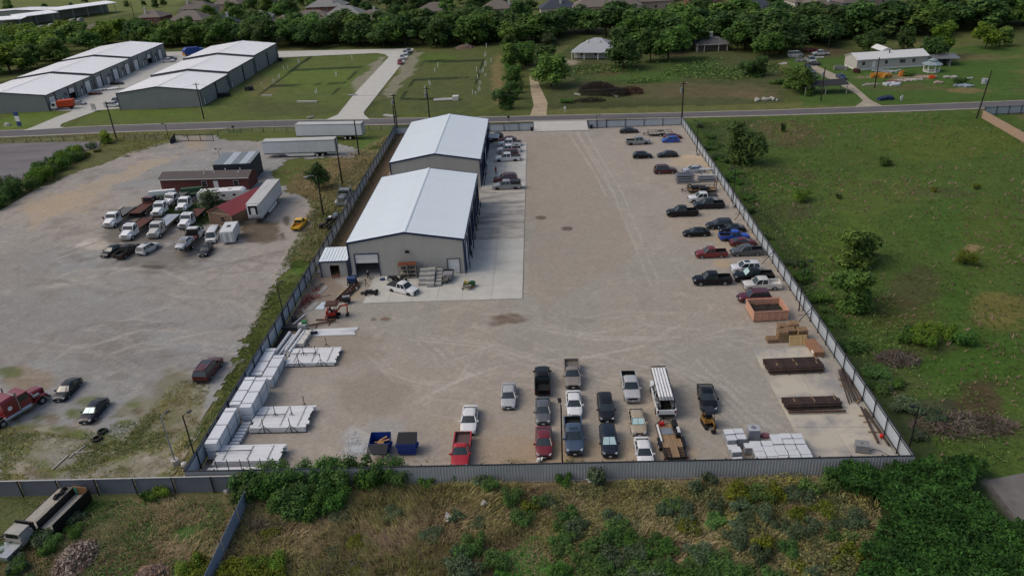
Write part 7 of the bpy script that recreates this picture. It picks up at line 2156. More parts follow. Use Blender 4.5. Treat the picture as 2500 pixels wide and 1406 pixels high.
for i in range(26):
 m.box(random.uniform(-.7, .7), random.uniform(-1.2, .9), random.uniform(.15, .9), random.uniform(.2, .6), random.uniform(.2, .5), random.uniform(.1, .5), random.uniform(0, 3), random.uniform(-.5, .5), random.uniform(-.5, .5))
tag(m.build('scrap_heap', mat('scrap_mix', '45423e', rough=.6, c2='8b8a86', sc=2.5)), 'heap of bags and scrap in front of the grey bin', 'scrap', kind='stuff').location = jb.location
tb = thing('work_table', 'dark folding table with tools beside the workshop door', 'table', (-23.6, 105.2, Z1))
MB().bx(-.75, .75, -.4, .4, .86, .92).build('table_top', black, tb)
for x, y in ((-.65, -.3), (.65, -.3), (-.65, .3), (.65, .3)):
 MB().tube((x * .7, y, 0), (x, y, .86), .035, 5).build('leg', steel, tb)
m = MB()
for i in range(22):
 m.box(random.uniform(-.6, 1.9), random.uniform(-.8, .3), random.uniform(.1, .7), random.uniform(.1, .5), random.uniform(.1, .4), random.uniform(.1, .4), random.uniform(0, 3))
tag(m.build('tool_clutter', MATS['greasy_metal']), 'dark clutter of tools beside the folding table', 'tools', kind='stuff').location = (-23.3, 105.4, Z1)
o = tag(MB().tube((0, 0, .02), (0, 0, .06), .5, 12).build('blue_tarp', mat('tarp_blue', '1f2d58', rough=.6, bump=.5)), 'small dark blue tarp on the ground before the open door', 'tarp')
o.location = (-25.4, 106.2, Z1)
o = tag(MB().loft([[(.22 * k * cos(i * pi / 5), .22 * k * sin(i * pi / 5), z) for i in range(10)] for k, z in ((.7, 0), (1, .2), (.9, .5), (.5, .6))]).build('white_bag', white), 'white bag beside the blue tarp', 'bag')
o.location = (-24.7, 105.9, Z1)
tr = thing('tripod_stand', 'small black tripod standing on the concrete before the open door', 'tripod', (-27.6, 104.1, Z1))
for k in range(3):
 a = k * 2 * pi / 3 + .4
 MB().tube((.35 * cos(a), .35 * sin(a), 0), (0, 0, .9), .03, 5).build('leg', black, tr)
MB().box(0, 0, 1.05, .16, .12, .3).build('head', black, tr)
# ride-on mower with a wheelbarrow
mw = thing('ride_on_mower', 'green ride on mower with a yellow seat on the apron', 'mower', (-11.6, 102.9, Z1), rad(-8))
gr = mat('mower_green', '1f4a24', rough=.4)
MB().side([(.2, .35), (.95, .35), (.98, .7), (.7, .85), (.2, .85)], -.32, .32).build('hood', gr, mw)
MB().side([(-.8, .3), (.2, .3), (.2, .5), (-.4, .5), (-.8, .62)], -.45, .45).build('body', gr, mw)
MB().bx(-.5, -.1, -.25, .25, .55, .68).bx(-.6, -.48, -.25, .25, .6, 1.1).build('seat', mat('seat_yellow', 'c2a93a', rough=.5), mw)
MB().tube((.15, 0, .8), (-.02, 0, 1.05), .03).tube((-.02, -.18, 1.05), (-.02, .18, 1.05), .03).build('steering_wheel', black, mw)
MB().bx(-.35, .5, -.6, .6, .12, .3).build('deck', black, mw)
for s in (-1, 1):
 wheel_at(mw, -.55, s * .42, .28, .24, s=s, rim=mat('rim_yellow', 'b89f30', rough=.5))
 wheel_at(mw, .7, s * .38, .2, .16, s=s, rim=MATS['rim_yellow'])
wb = thing('wheelbarrow', 'grey wheelbarrow standing in front of the green mower', 'wheelbarrow', (-11.7, 101.9, Z1), rad(190))
MB().loft([[(-.35, -.25, .32), (.35, -.2, .32), (.35, .2, .32), (-.35, .25, .32)], [(-.55, -.38, .65), (.55, -.33, .6), (.55, .33, .6), (-.55, .38, .65)]]).build('tray', mat('tray_grey', '6f6c66', rough=.6, var=.2), wb)
MB().tube((.75, 0, .2), (-1.0, -.3, .5), .03).tube((.75, 0, .2), (-1.0, .3, .5), .03).tube((-.4, -.25, .32), (-.4, -.25, 0), .025).tube((-.4, .25, .32), (-.4, .25, 0), .025).build('frame', wood, wb)
wheel_at(wb, .75, 0, .2, .1)
# mini excavators
def digger(label, x, y, rz, col, arm, roofm, s=1.0, roofsize=(1.5, 1.4)):
 t = thing('mini_excavator', label, 'excavator', (x, y, ZY), rz)
 t.scale = (s, s, s)
 body = mat('digger_' + col, col, rough=.45, var=.1)
 for q in (-1, 1):
  m = MB().side([(-.85, .12), (-.7, 0), (.7, 0), (.85, .12), (.85, .3), (.7, .42), (-.7, .42), (-.85, .3)], q * .38 - (.0 if q > 0 else .3), q * .38 + (.3 if q > 0 else 0))
  m.build('track', tyre, t)
 MB().bx(-.4, .4, -.38, .38, .2, .5).build('undercarriage', black, t)
 MB().side([(-.95, .55), (.35, .55), (.45, .7), (.3, .95), (-.5, .95), (-.7, 1.25), (-.95, 1.2)], -.62, .62).build('house', body, t)
 MB().bx(-.9, -.35, -.5, .5, .97, 1.1).build('counterweight', offwhite if col == '98281f' else black, t)
 MB().bx(-.4, .0, -.28, .28, .96, 1.1).bx(-.45, -.32, -.28, .28, 1.05, 1.6).build('seat', black, t)
 for a, b in ((-.6, -.5), (-.6, .5), (.35, -.5), (.35, .5)):
  MB().tube((a, b, .9), (a, b, 2.15), .04, 5).build('roof_post', black, t)
 rx, ry = roofsize
 MB().bx(-rx * .6, rx * .6, -ry / 2, ry / 2, 2.15, 2.23).bx(-rx * .4, rx * .4, -ry * .4, ry * .4, 2.23, 2.3).build('canopy', roofm, t)
 m = MB()
 for p0, p1, r in arm:
  m.box((p0[0] + p1[0]) / 2, (p0[1] + p1[1]) / 2, (p0[2] + p1[2]) / 2, (Vector(p1) - Vector(p0)).length, r, r * 1.5, math.atan2(p1[1] - p0[1], p1[0] - p0[0]), -math.atan2(p1[2] - p0[2], math.hypot(p1[0] - p0[0], p1[1] - p0[1])))
 m.build('boom', body, t)
 e = arm[-1][1]
 MB().side([(e[0] - .12, e[2] + .12), (e[0] + .2, e[2] + .1), (e[0] + .25, e[2] - .2), (e[0] - .05, e[2] - .32), (e[0] - .3, e[2] - .2)], e[1] - .25, e[1] + .25).build('bucket', black, t)
 MB().bx(-1.15, -1.08, -.6, .6, .08, .4).tube((-1.1, -.3, .25), (-.5, -.3, .3), .05).tube((-1.1, .3, .25), (-.5, .3, .3), .05).build('blade', body, t)
 return t
digger('red mini digger with a brown canopy beside the left fence', -30.4, 94.7, rad(2), '98281f', [((.4, 0, .75), (1.15, 0, 1.75), .14), ((1.15, 0, 1.75), (2.1, 0, 1.9), .13), ((2.1, 0, 1.9), (1.95, 0, .45), .11)], mat('canopy_brown', '4a2f28', rough=.7, var=.15), 1.0, (1.6, 1.7))
digger('small yellow and black digger with a dark canopy beside the white boxes', 17.2, 67.6, rad(-80), '80602a', [((.4, 0, .75), (1.0, 0, 1.5), .13), ((1.0, 0, 1.5), (1.7, 0, 1.35), .12), ((1.7, 0, 1.35), (1.55, 0, .4), .1)], mat('canopy_navy', '20242e', rough=.6), .92, (1.3, 1.3))
# scrap corner between shed and digger
for k in range(14):
 o = tag(MB().tube((0, 0, 0), (1.5 + random.uniform(-.1, .1), 5.2 + random.uniform(-.8, .4), 0), random.uniform(.06, .11), 6).build('rusty_pipe', rust), 'rusty pipe in the pile between the tool shed and the red digger', 'pipe', 'rusty pipes before the tool shed')
 o.location = (-31.4 + .1 * k + random.uniform(-.05, .05), 99.6 + random.uniform(-.6, .3), ZY + .1 + .12 * (k % 4))
sh_ = thing('corrugated_sheet', 'white ribbed roofing sheet lying flat beside the rusty pipes', 'sheet', (-33.0, 98.2, ZY + .02), rad(-14))
m = MB()
for i in range(8):
 m.bx(-.6 + i * .15, -.5 + i * .15, -1.1, 1.1, 0, .015).bx(-.5 + i * .15, -.45 + i * .15, -1.1, 1.1, .0, .05)
m.build('sheet', roofwhite, sh_)
for k, (x, y, L, a) in enumerate(((-34.3, 98.0, 2.3, -14), (-34.2, 103.4, 2.6, -16), (-35.1, 104.6, 2.3, -14))):
 t = thing('slotted_plate', ('pale slotted panel left of the white ribbed sheet', 'longest pale slotted panel before the tool shed', 'dark slotted panel against the left fence')[k], 'panel', (x, y, ZY), rad(a))
 m = MB().bx(-.3, -.16, -L / 2, L / 2, 0, .08).bx(.16, .3, -L / 2, L / 2, 0, .08)
 n = 9
 for i in range(n):
  yy = -L / 2 + (i + .1) * L / n
  m.bx(-.16, .16, yy, yy + L / n * .55, 0, .07)
 m.build('panel', (caps, caps, MATS['dark_parts'])[k], t)
redm = mat('red_frame_paint', '7c2620', rough=.6, c2='552420', sc=3)
fr = thing('steel_scrap', 'tangle of red painted steel frames beside the left fence', 'frame', (-35.7, 99.4, ZY), rad(-10))
m = MB()
for i in range(9):
 m.tube((random.uniform(-.6, .6), random.uniform(-1.8, 1.8), .1), (random.uniform(-.6, .6), random.uniform(-1.8, 1.8), random.uniform(.3, 1.0)), .06, 5)
for x in (-.5, -.1, .5):
 m.tube((x, -2, .15), (x + .3, 2, .3), .07, 5)
m.build('bars', redm, fr)
for k, (x, y) in enumerate(((-34.6, 100.6), (-35.2, 103.0), (-36.1, 96.2), (-33.2, 107.4))):
 pts = [(.55 * (1 + .2 * sin(3 * a)) * cos(a), .5 * sin(a), .05 + .02 * i) for i, a in enumerate(np.linspace(0, 4.5 * pi, 26))]
 if k == 0:
  pts += [(1.2, .5, .06), (2.1, 1.1, .05)]
 o = tag(MB().path(pts, .035, 4).build('red_hose', mat('hose_red', '743530', rough=.6)), ('red hose coil with a long tail beside the slotted panels', 'red hose coil near the fence brace', 'red hose coil nearest the red digger by the fence', 'red hose coil at the tool shed corner')[k], 'hose')
 o.location = (x, y, ZY)
gn = thing('welder_cart', 'blue welding machine on a cart before the tool shed', 'machine', (-30.0, 105.0, ZY), rad(-6))
MB().bx(-.6, .6, -.35, .35, .45, 1.15).build('case', mat('machine_blue', '1e3256', rough=.5), gn)
MB().bx(-.65, .65, -.4, .4, 1.15, 1.2).build('lid', mat('machine_blue_lid', '2c4a78', rough=.5), gn)
for s in (-1, 1):
 wheel_at(gn, -.4, s * .45, .28, .15, s=s)
 wheel_at(gn, .5, s * .45, .28, .15, s=s)
MB().bx(-.7, .9, -.3, .3, .3, .44).tube((.8, 0, .4), (1.5, 0, .3), .04).build('chassis', black, gn)
for k, (x, y, c, nm, lb) in enumerate(((-29.6, 102.3, 'c4c4bf', 'paint_can', 'white can beside the blue welding machine'), (-29.3, 102.7, 'b39a3a', 'yellow_tool', 'yellow tool beside the white can'), (-28.9, 103.1, 'bfbfba', 'paint_can', 'second white can near the yellow tool'), (-29.9, 101.7, '9b9b96', 'paint_can', 'grey can at the end of the rusty pipes'))):
 o = tag(MB().tube((0, 0, 0), (0, 0, .35), .17, 10).tube((0, 0, .35), (0, 0, .4), .1, 8).build(nm, mat('can_' + c, c, rough=.5)), lb, 'can')
 o.location = (x, y, ZY)
cmp_ = thing('compressor', 'dark engine with a rusty drum behind the red digger canopy', 'machine', (-29.4, 98.9, ZY), rad(10))
MB().bx(-.5, .5, -.4, .4, .3, .9).build('engine', MATS['greasy_metal'], cmp_)
MB().tube((-.6, 0, 1.05), (.5, 0, 1.05), .22, 10).build('drum', steel, cmp_)
for s in (-1, 1):
 wheel_at(cmp_, 0, s * .5, .25, .15, s=s)
kt = thing('go_kart', 'low black buggy chassis with four fat tyres on the apron edge', 'buggy', (-26.3, 101.3, Z1), rad(2))
MB().side([(-.6, .2), (.5, .2), (.9, .35), (.3, .55), (-.1, .7), (-.6, .6)], -.25, .25).build('body', black, kt)
MB().tube((-.1, 0, .6), (.15, 0, .85), .03).tube((.15, -.2, .9), (.15, .2, .9), .03).build('steering_wheel', black, kt)
for s in (-1, 1):
 wheel_at(kt, .8, s * .45, .27, .24, s=s, rim=black)
 wheel_at(kt, -.7, s * .45, .27, .24, s=s, rim=black)
o = tag(MB().bx(-.5, .5, -.4, .4, 0, .06).build('rubber_mat', mat('mat_black', '232427', rough=.8)), 'black flat mat behind the buggy chassis', 'mat')
o.location = (-27.5, 101.8, Z1)
for k, (a, b) in enumerate((((-33.4, 91.9), (-29.8, 93.3)), ((-32.6, 93.3), (-30.0, 93.2)))):
 o = tag(MB().box((a[0] + b[0]) / 2, (a[1] + b[1]) / 2, .35 + .12 * k, math.hypot(b[0] - a[0], b[1] - a[1]), .22, .18, math.atan2(b[1] - a[1], b[0] - a[0])).build('rusty_beam', rust), ('longer rusty beam resting on two stands before the red digger', 'shorter rusty beam crossing behind the longer one')[k], 'beam')
for k, x in enumerate((-32.3, -30.6)):
 o = tag(MB().bx(-.07, .07, -.6, .0, 0, .1).bx(-.05, .05, -.08, .08, 0, .3).build('beam_stand', rust), 'rusty stand under the %s end of the long beam' % ('left', 'right')[k], 'stand')
 o.location = (x, 92.2 + .6 * k, ZY)
o = tag(MB().loft([[(.5 * k * cos(i * pi / 5), .5 * k * sin(i * pi / 5), z) for i in range(10)] for k, z in ((1, 0), (.9, .4), (.55, .8), (.2, .95))]).build('dark_pump', MATS['greasy_metal']), 'dark lumpy machine part at the left fence below the hose coil', 'machine part')
o.location = (-35.9, 93.9, ZY)
for k in range(4):
 o = tag(MB().bx(-.5, .5, -.3, .3, 0, .2).build('pale_slab', caps), 'pale slab beside the tool shed wall', 'slab', 'pale slabs by the tool shed')
 o.location = (-36.2 + .05 * k, 109.6 + .5 * k, ZY + .02 * k)
 o.rotation_euler.z = .2 * k
# tyres, block and litter on the left
for k, (px, py, lb) in enumerate(((251, 1055, 'farther of the two black tyres lying on the gravel'), (238, 1073, 'nearer of the two black tyres lying on the gravel'))):
 m = MB()
 m.loft([[(r * cos(i * pi / 10), r * sin(i * pi / 10), z) for i in range(20)] for r, z in ((.34, .02), (.5, 0), (.56, .06), (.56, .24), (.5, .3), (.34, .28))], cap=False)
 o = tag(m.build('lorry_tyre', tyre, fix=True, smooth=40), lb, 'tyre')
 o.location = at(px, py, .09)
o = tag(MB().loft([[(.3 * k * cos(i * pi / 5), .3 * k * sin(i * pi / 5), z) for i in range(10)] for k, z in ((.7, 0), (1, .25), (.95, .5), (.4, .62))]).build('white_tank', offwhite), 'small round white tank outside the near left corner of the fence', 'tank')
o.location = at(451, 1139)
for k, (px, py, l, a) in enumerate(((205, 1106, 2.4, 10), (190, 1104, 2.2, 70), (149, 1130, 2.5, 80))):
 o = tag(MB().box(0, 0, .15, l, .12, .1, rad(a)).build('grey_stick', greywood), ('pale timber lying flat in the weeds of the lot', 'pale timber leaning across the other in the weeds', 'single pale timber nearest the charcoal fence')[k], 'timber')
 o.location = at(px, py)
for k, (px, py) in enumerate(((548, 1194), (560, 1190), (553, 1200), (566, 1186))):
 o = tag(MB().loft([[(.35 * q * cos(i * pi / 3 + k), .28 * q * sin(i * pi / 3 + k), z) for i in range(6)] for q, z in ((1, 0), (.8, .2), (.3, .3))]).build('pale_rock', caps), 'pale rock in the small cluster before the charcoal fence', 'rock', 'pale rocks before the charcoal fence')
 o.location = at(px, py)
for k, (px, py, c, lb) in enumerate(((1092, 1268, 'c8c4ba', 'white plastic bag caught in the dry grass'), (1441, 1176, 'd0d2d4', 'small white bag by the bushes under the fence'), (1183, 1232, 'b8b2a6', 'pale scrap of paper in the dry grass'), (1318, 1127, 'b6b8ba', 'crumpled silver litter before the dark red sedan'))):
 m = MB()
 for i in range(7):
  m.box(random.uniform(-.25, .25), random.uniform(-.25, .25), random.uniform(.1, .4), random.uniform(.2, .5), random.uniform(.15, .4), .05, random.uniform(0, 3), random.uniform(-.7, .7), random.uniform(-.7, .7))
 o = tag(m.build('litter_bag', mat('bag_' + c, c, rough=.5)), lb, 'litter')
 o.location = at(px, py, .3 if k < 3 else .1)
# abandoned flatbed and scrap at lower left
dv = at(175, 1218) - at(60, 1330)
ab = thing('abandoned_truck', 'abandoned flatbed lorry with grey plank deck sunk in weeds', 'truck', at(100, 1285), math.atan2(dv.y, dv.x))
for i in range(7):
 MB().bx(-1.2, 4.6, -1.05 + i * .3, -.77 + i * .3, 1.0 + random.uniform(-.01, .01), 1.07 + random.uniform(0, .02)).build('deck_plank', greywood, ab)
MB().bx(-1.2, 4.6, -1.12, -1.06, .6, 1.1).bx(-1.2, 4.6, 1.06, 1.12, .6, 1.1).build('side_board', black, ab)
MB().bx(-3.0, -1.5, -.9, .9, .6, 1.45).bx(-2.9, -1.6, -.8, .8, 1.45, 1.9).build('cab', mat('faded_cab', '9c9a94', rough=.8, var=.2), ab)
MB().quad((-3.01, .7, 1.45), (-3.01, -.7, 1.45), (-2.93, -.65, 1.85), (-2.93, .65, 1.85)).build('windshield', glassd, ab)
MB().bx(-1.4, -1.25, -1, 1, 1.1, 2.0).build('headboard', black, ab)
MB().bx(-4.8, -3.1, -.9, .9, .5, .95).build('hood', steel, ab)
m = MB()
for i in range(10):
 m.box(2.6 + .16 * i, .15 + .1 * sin(i), 1.25, .3, .25, .25, i)
m.build('winch', black, ab)
for s in (-1, 1):
 for x in (-3.8, 2.6):
  wheel_at(ab, x, s * .95, .45, .3, s=s)
ob2 = thing('open_box_trailer', 'black sided open box with a slanting board floor beside the abandoned lorry', 'trailer', at(165, 1266), math.atan2(dv.y, dv.x))
MB().bx(-2.4, 2.6, -.9, -.82, .2, 1.6).bx(-2.4, 2.6, .82, .9, .2, 1.7).bx(-2.4, -2.32, -.82, .82, .2, .9).build('side_board', black, ob2)
for i in range(5):
 MB().bx(-2.3, 2.5, -.8 + i * .32, -.5 + i * .32, .85, .9).build('floor_board', greywood, ob2)
MB().bx(2.4, 2.5, -.82, .82, .9, 1.9).build('end_board', mat('brown_ply', '7a5634', rough=.8), ob2)
MB().bx(2.36, 2.395, .3, .7, .9, 1.85).build('green_door', mat('green_paint', '3f7a66', rough=.7), ob2)
bmq = MB().tube((0, 0, .6), (-3.4, -1.4, .5), .09, 6).tube((0.1, -.3, .5), (-3.3, -1.7, .4), .07, 6)
o = tag(bmq.build('steel_beam', black), 'dark steel beams jutting from the weeds at the left edge', 'beam')
o.location = at(46, 1310)
def heap(label, px, py, rx, ry, h, cols, n, name='debris_heap', sz=(.1, .45)):
 """tipped rubble: a low mound with loose broken pieces lying on it"""
 t = thing(name, label, 'heap', at(px, py))
 m = MB()
 R, N = 7, 18
 rings = [[(rx * (1 - k / R) * cos(i * 2 * pi / N) * random.uniform(.88, 1.1), ry * (1 - k / R) * sin(i * 2 * pi / N) * random.uniform(.88, 1.1), h * sin(k / R * pi / 2) + random.uniform(-.04, .04)) for i in range(N)] for k in range(R)]
 m.loft(rings)
 m.build('mound', mat(name + '_core', cols[0], rough=.95, var=.3, sc=3), t)
 for ci, c in enumerate(cols):
  q = MB()
  for i in range(n):
   a, k = random.uniform(0, 2 * pi), math.sqrt(random.random())
   x, y = rx * k * cos(a), ry * k * sin(a)
   s = random.uniform(*sz)
   q.box(x, y, h * cos(k * pi / 2) * .95 + .05, s, s * random.uniform(.3, .8), random.uniform(.04, .12), random.uniform(0, 3), random.uniform(-.6, .6), random.uniform(-.6, .6))
  o = q.build('rubble', mat(name + '_' + c, c, rough=.9, var=.25, sc=4), t)
  o['kind'] = 'stuff'
 return t
heap('larger heap of broken brick and timber rubble at the bottom left', 185, 1368, 1.9, 2.6, 1.0, ('625046', '7c6c60', '463a32', '948a7e'), 170)
heap('smaller heap of brick rubble at the bottom edge', 372, 1402, 1.5, 1.2, .7, ('625046', '7c6c60', '8c7460'), 90)
heap('pale gravel heap at the far edge of the grassy plot', 1135, 118, 4.2, 3.0, 1.5, ('9a9488', 'a39c8e'), 60)
m = MB()
for i in range(1100):
 a, k = random.uniform(0, 2 * pi), abs(random.gauss(0, .5))
 k *= .75 + .4 * sin(3 * a + 1) + .2 * sin(7 * a)
 p = at(872 + 52 * k * cos(a), 1098 + 36 * k * sin(a))
 if p.y < 60.2 or (-19.6 < p.x < -16.9 and p.y > 63.6):
  continue
 s = random.uniform(.05, .14)
 m.box(p.x, p.y, ZY + .03, s, s * .7, s * .5, random.uniform(0, 3), random.uniform(-.3, .3))
tag(m.build('crushed_stone', mat('crushed_stone', 'b4b6b8', rough=.8, var=.15, sc=8)), 'spread of pale crushed stone beside the open dumpster', 'crushed stone', kind='stuff')
# ================================================================== BEYOND THE ROAD
sg = thing('roadside_sign', 'tall blue and white sign panel on the grass by the storage drive', 'sign', at(49, 310), rad(-10))
for z0, z1, mm in ((.3, 1.6, mat('sign_blue', '2a3f73', rough=.5)), (1.6, 3.2, white), (3.2, 4.4, MATS['sign_blue'])):
 MB().bx(-.7, .7, -.12, .12, z0, z1 - .01).build('panel', mm, sg)
MB().bx(-.7, -.55, -.1, .1, 0, .3).bx(.55, .7, -.1, .1, 0, .3).build('post', steel, sg)
o = tag(MB().loft([[(1.1 * k * cos(i * pi / 4), .8 * k * sin(i * pi / 4), z) for i in range(8)] for k, z in ((1, 0), (.8, .6), (.3, .9))]).build('boulder', concrete_m), 'grey boulder on the lawn beside the blue and white sign', 'boulder')
o.location = at(19, 307)
nb = thing('notice_board', 'pale grey notice board at the mouth of the storage alley', 'sign', at(231, 273), rad(-30))
MB().bx(-1.1, 1.1, -.08, .08, .6, 2.4).build('panel', steel, nb)
MB().bx(-1.0, -.9, -.06, .06, 0, .6).bx(.9, 1.0, -.06, .06, 0, .6).build('post', steel, nb)
stub = MB().tube((0, 0, 0), (0, 0, 1.25), .11, 6).mesh('standpipe', white)
for px, py in ((703, 166), (729, 155), (731, 152), (693, 170), (680, 190), (683, 190), (667, 203), (671, 202), (639, 208), (646, 218), (820, 186), (822, 186), (770, 228), (774, 228), (860, 146), (1069, 163), (1062, 176), (1048, 207), (1051, 207), (1038, 222), (1183, 138), (1186, 137), (1199, 152), (1184, 162), (1187, 161), (1164, 174), (1172, 178), (1177, 177), (1180, 176), (1186, 186), (1166, 192), (1170, 206), (1174, 206), (1168, 222), (1172, 222), (1154, 229), (1161, 231), (1188, 117)):
 o = tag(link('standpipe', stub), 'white capped standpipe in the grassy building plot beyond the road', 'standpipe', 'white standpipes in the grassy plots')
 o.location = at(px, py + 1)
 o.scale.z = random.uniform(.8, 1.5)
for k, (a, b, w, lb) in enumerate((((726, 250), (775, 250), .9, 'long pale concrete beam lying on the near edge of the left plot'), ((938, 283), (962, 286), 1.2, 'pale slab in the grass beside the driveway mouth'), ((750, 290), (766, 287), .5, 'thin pale plank beside the road'), ((850, 235), (872, 233), .8, 'pale plank pile at the edge of the driveway'), ((640, 235), (664, 235), .5, 'pale plank at the corner of the left plot'), ((1403, 231), (1418, 233), .5, 'white post beside the big brush heap'), ((1492, 231), (1507, 238), .5, 'white board in front of the brush heap'))):
 A, B = at(*a), at(*b)
 o = tag(MB().box(0, 0, .2, (B - A).length, w, .35, math.atan2((B - A).y, (B - A).x)).build('concrete_beam', caps), lb, 'beam')
 o.location = (A + B) / 2
bx_ = thing('pipe_pallet', 'small pile of grey pipes and a pallet in the right grassy plot', 'pipes', at(1092, 245))
for k in range(5):
 MB().tube((-4, -1 + .5 * k, .25 + .1 * (k % 2)), (1.5, -.8 + .5 * k, .25), .22, 8).build('pipe', caps, bx_)
MB().bx(1.6, 3.4, -1, 1, 0, 1.2).build('crate', offwhite, bx_)
for nm, px, py, lb in (('mailbox', 571, 322, 'dark roadside mailbox beside the wire fence'), ('mailbox', 1242, 298, 'dark roadside mailbox behind the left sliding gate'), ('marker_post', 1379, 276, 'small white marker post at the roadside')):
 t = thing(nm, lb, 'post', at(px, py))
 MB().tube((0, 0, 0), (0, 0, 1.1), .07).build('post', black if nm == 'mailbox' else white, t)
 MB().side([(-.3, 1.1), (.3, 1.1), (.3, 1.5), (.15, 1.62), (-.15, 1.62), (-.3, 1.5)], -.2, .2).build('box', black if nm == 'mailbox' else white, t)
# junk on the farm plot
JUNK = [(2142, 190, 'b07a2a', 3.4, 1.6, 1.6, 'yellow machine in the grass left of the scrap spread'), (2162, 190, 'b8843a', 3.2, 1.8, 1.5, 'orange yellow machine in the scrap spread'), (2201, 186, 'b5702c', 1.6, 1.2, 1.8, 'small orange machine behind the scrap spread'),
  (2258, 191, '9c8d80', 5.5, 1.8, .6, 'pale timber stack at the right of the scrap spread'), (2274, 192, 'c04a1c', 1.8, 1.4, 1.0, 'bright orange drum in the scrap spread'), (2180, 208, 'b0b5ba', 5.0, 3.0, .7, 'silver tarp lying before the scrap spread'), (2130, 207, '8b857c', 6.5, 1.6, .3, 'pale board heap at the left of the scrap spread'),
  (2200, 198, '9d9388', 5.0, 2.4, .5, 'mixed pale scrap in the middle of the spread'), (2178, 200, '80554a', 3.0, 2.0, .6, 'brown scrap beside the silver tarp'), (2228, 196, 'a5a29c', 5.0, 1.6, .4, 'long pale scrap strip behind the bush'), (2320, 190, 'a9a79e', 3.6, 1.4, .5, 'white board heap at the far right of the scrap'),
  (2290, 204, 'a38f84', 2.4, 1.4, .7, 'pinkish box beside the dark shrub'), (2350, 211, '8a9aa4', 5.0, 2.4, .6, 'grey blue tarp in the grass right of the shrub'), (2368, 192, 'a6a9ab', 2.2, 1.0, .4, 'pale sheet in the grass by the dark pole'), (2404, 205, 'b0b4b8', 1.6, 1.0, 1.8, 'white box beside the plain dark pole'),
  (2170, 176, '90969a', 8.0, 1.6, .6, 'grey scrap row along the wall of the white mobile home'), (2092, 178, '4a2a26', 2.0, 1.2, 1.4, 'small dark red tractor before the mobile home'), (2160, 244, '1d2c4e', 4.2, 2.2, 1.1, 'dark blue covered object beside the road'), (2200, 246, 'b5b8ba', .5, .5, 1.6, 'small white post box by the road'), (2052, 170, '70746f', 4.2, 2.2, 1.6, 'grey lumber heap beside the mobile home steps'),
  (1910, 157, 'b4b5b2', 3.0, 1.2, .4, 'pale board under the trees by the drive'), (1940, 140, '8d8f90', 4.0, 2.5, 1.0, 'pale scrap between the junk cars'), (1960, 150, '6a6c6e', 4.5, 2.5, .9, 'grey scrap beside the grey pickup with its hood up'), (1985, 160, '3c3a3a', 4.0, 2.2, 1.0, 'dark scrap in front of the grey pickup'), (2000, 143, 'a4a6a4', 3.5, 1.6, .6, 'pale scrap behind the grey pickup')]
for px, py, c, w, d, h, lb in JUNK:
 t = thing('junk_item', lb, 'junk', at(px, py), random.uniform(-.3, .3), 'junk on the farm plot')
 m = MB()
 for i in range(9):
  m.box(random.uniform(-w / 2, w / 2) * .7, random.uniform(-d / 2, d / 2) * .7, h * random.uniform(.25, .5), w * random.uniform(.25, .6), d * random.uniform(.25, .6), h * random.uniform(.4, .9), random.uniform(-.6, .6), random.uniform(-.12, .12), random.uniform(-.12, .12))
 m.build('body', mat('junk_' + c, c, rough=.7, var=.25, sc=1.5), t)
 q = MB()
 for i in range(3):
  q.box(random.uniform(-w / 2, w / 2), random.uniform(-d / 2, d / 2), h * .3, w * .3, .12, .12, random.uniform(0, 3))
 q.build('loose_bits', MATS['dark_parts'], t)
RK = MB()
for i in range(30):
 RK.box(random.uniform(-3, 3), random.uniform(-1.4, 1.4), .3, random.uniform(.3, 1), random.uniform(.2, .7), random.uniform(.2, .6), random.uniform(0, 3), random.uniform(-.5, .5), random.uniform(-.5, .5))
o = tag(RK.build('rubble_pile', concrete_m), 'pale broken concrete pile in the field by the road', 'rubble')
o.location = at(1868, 246)
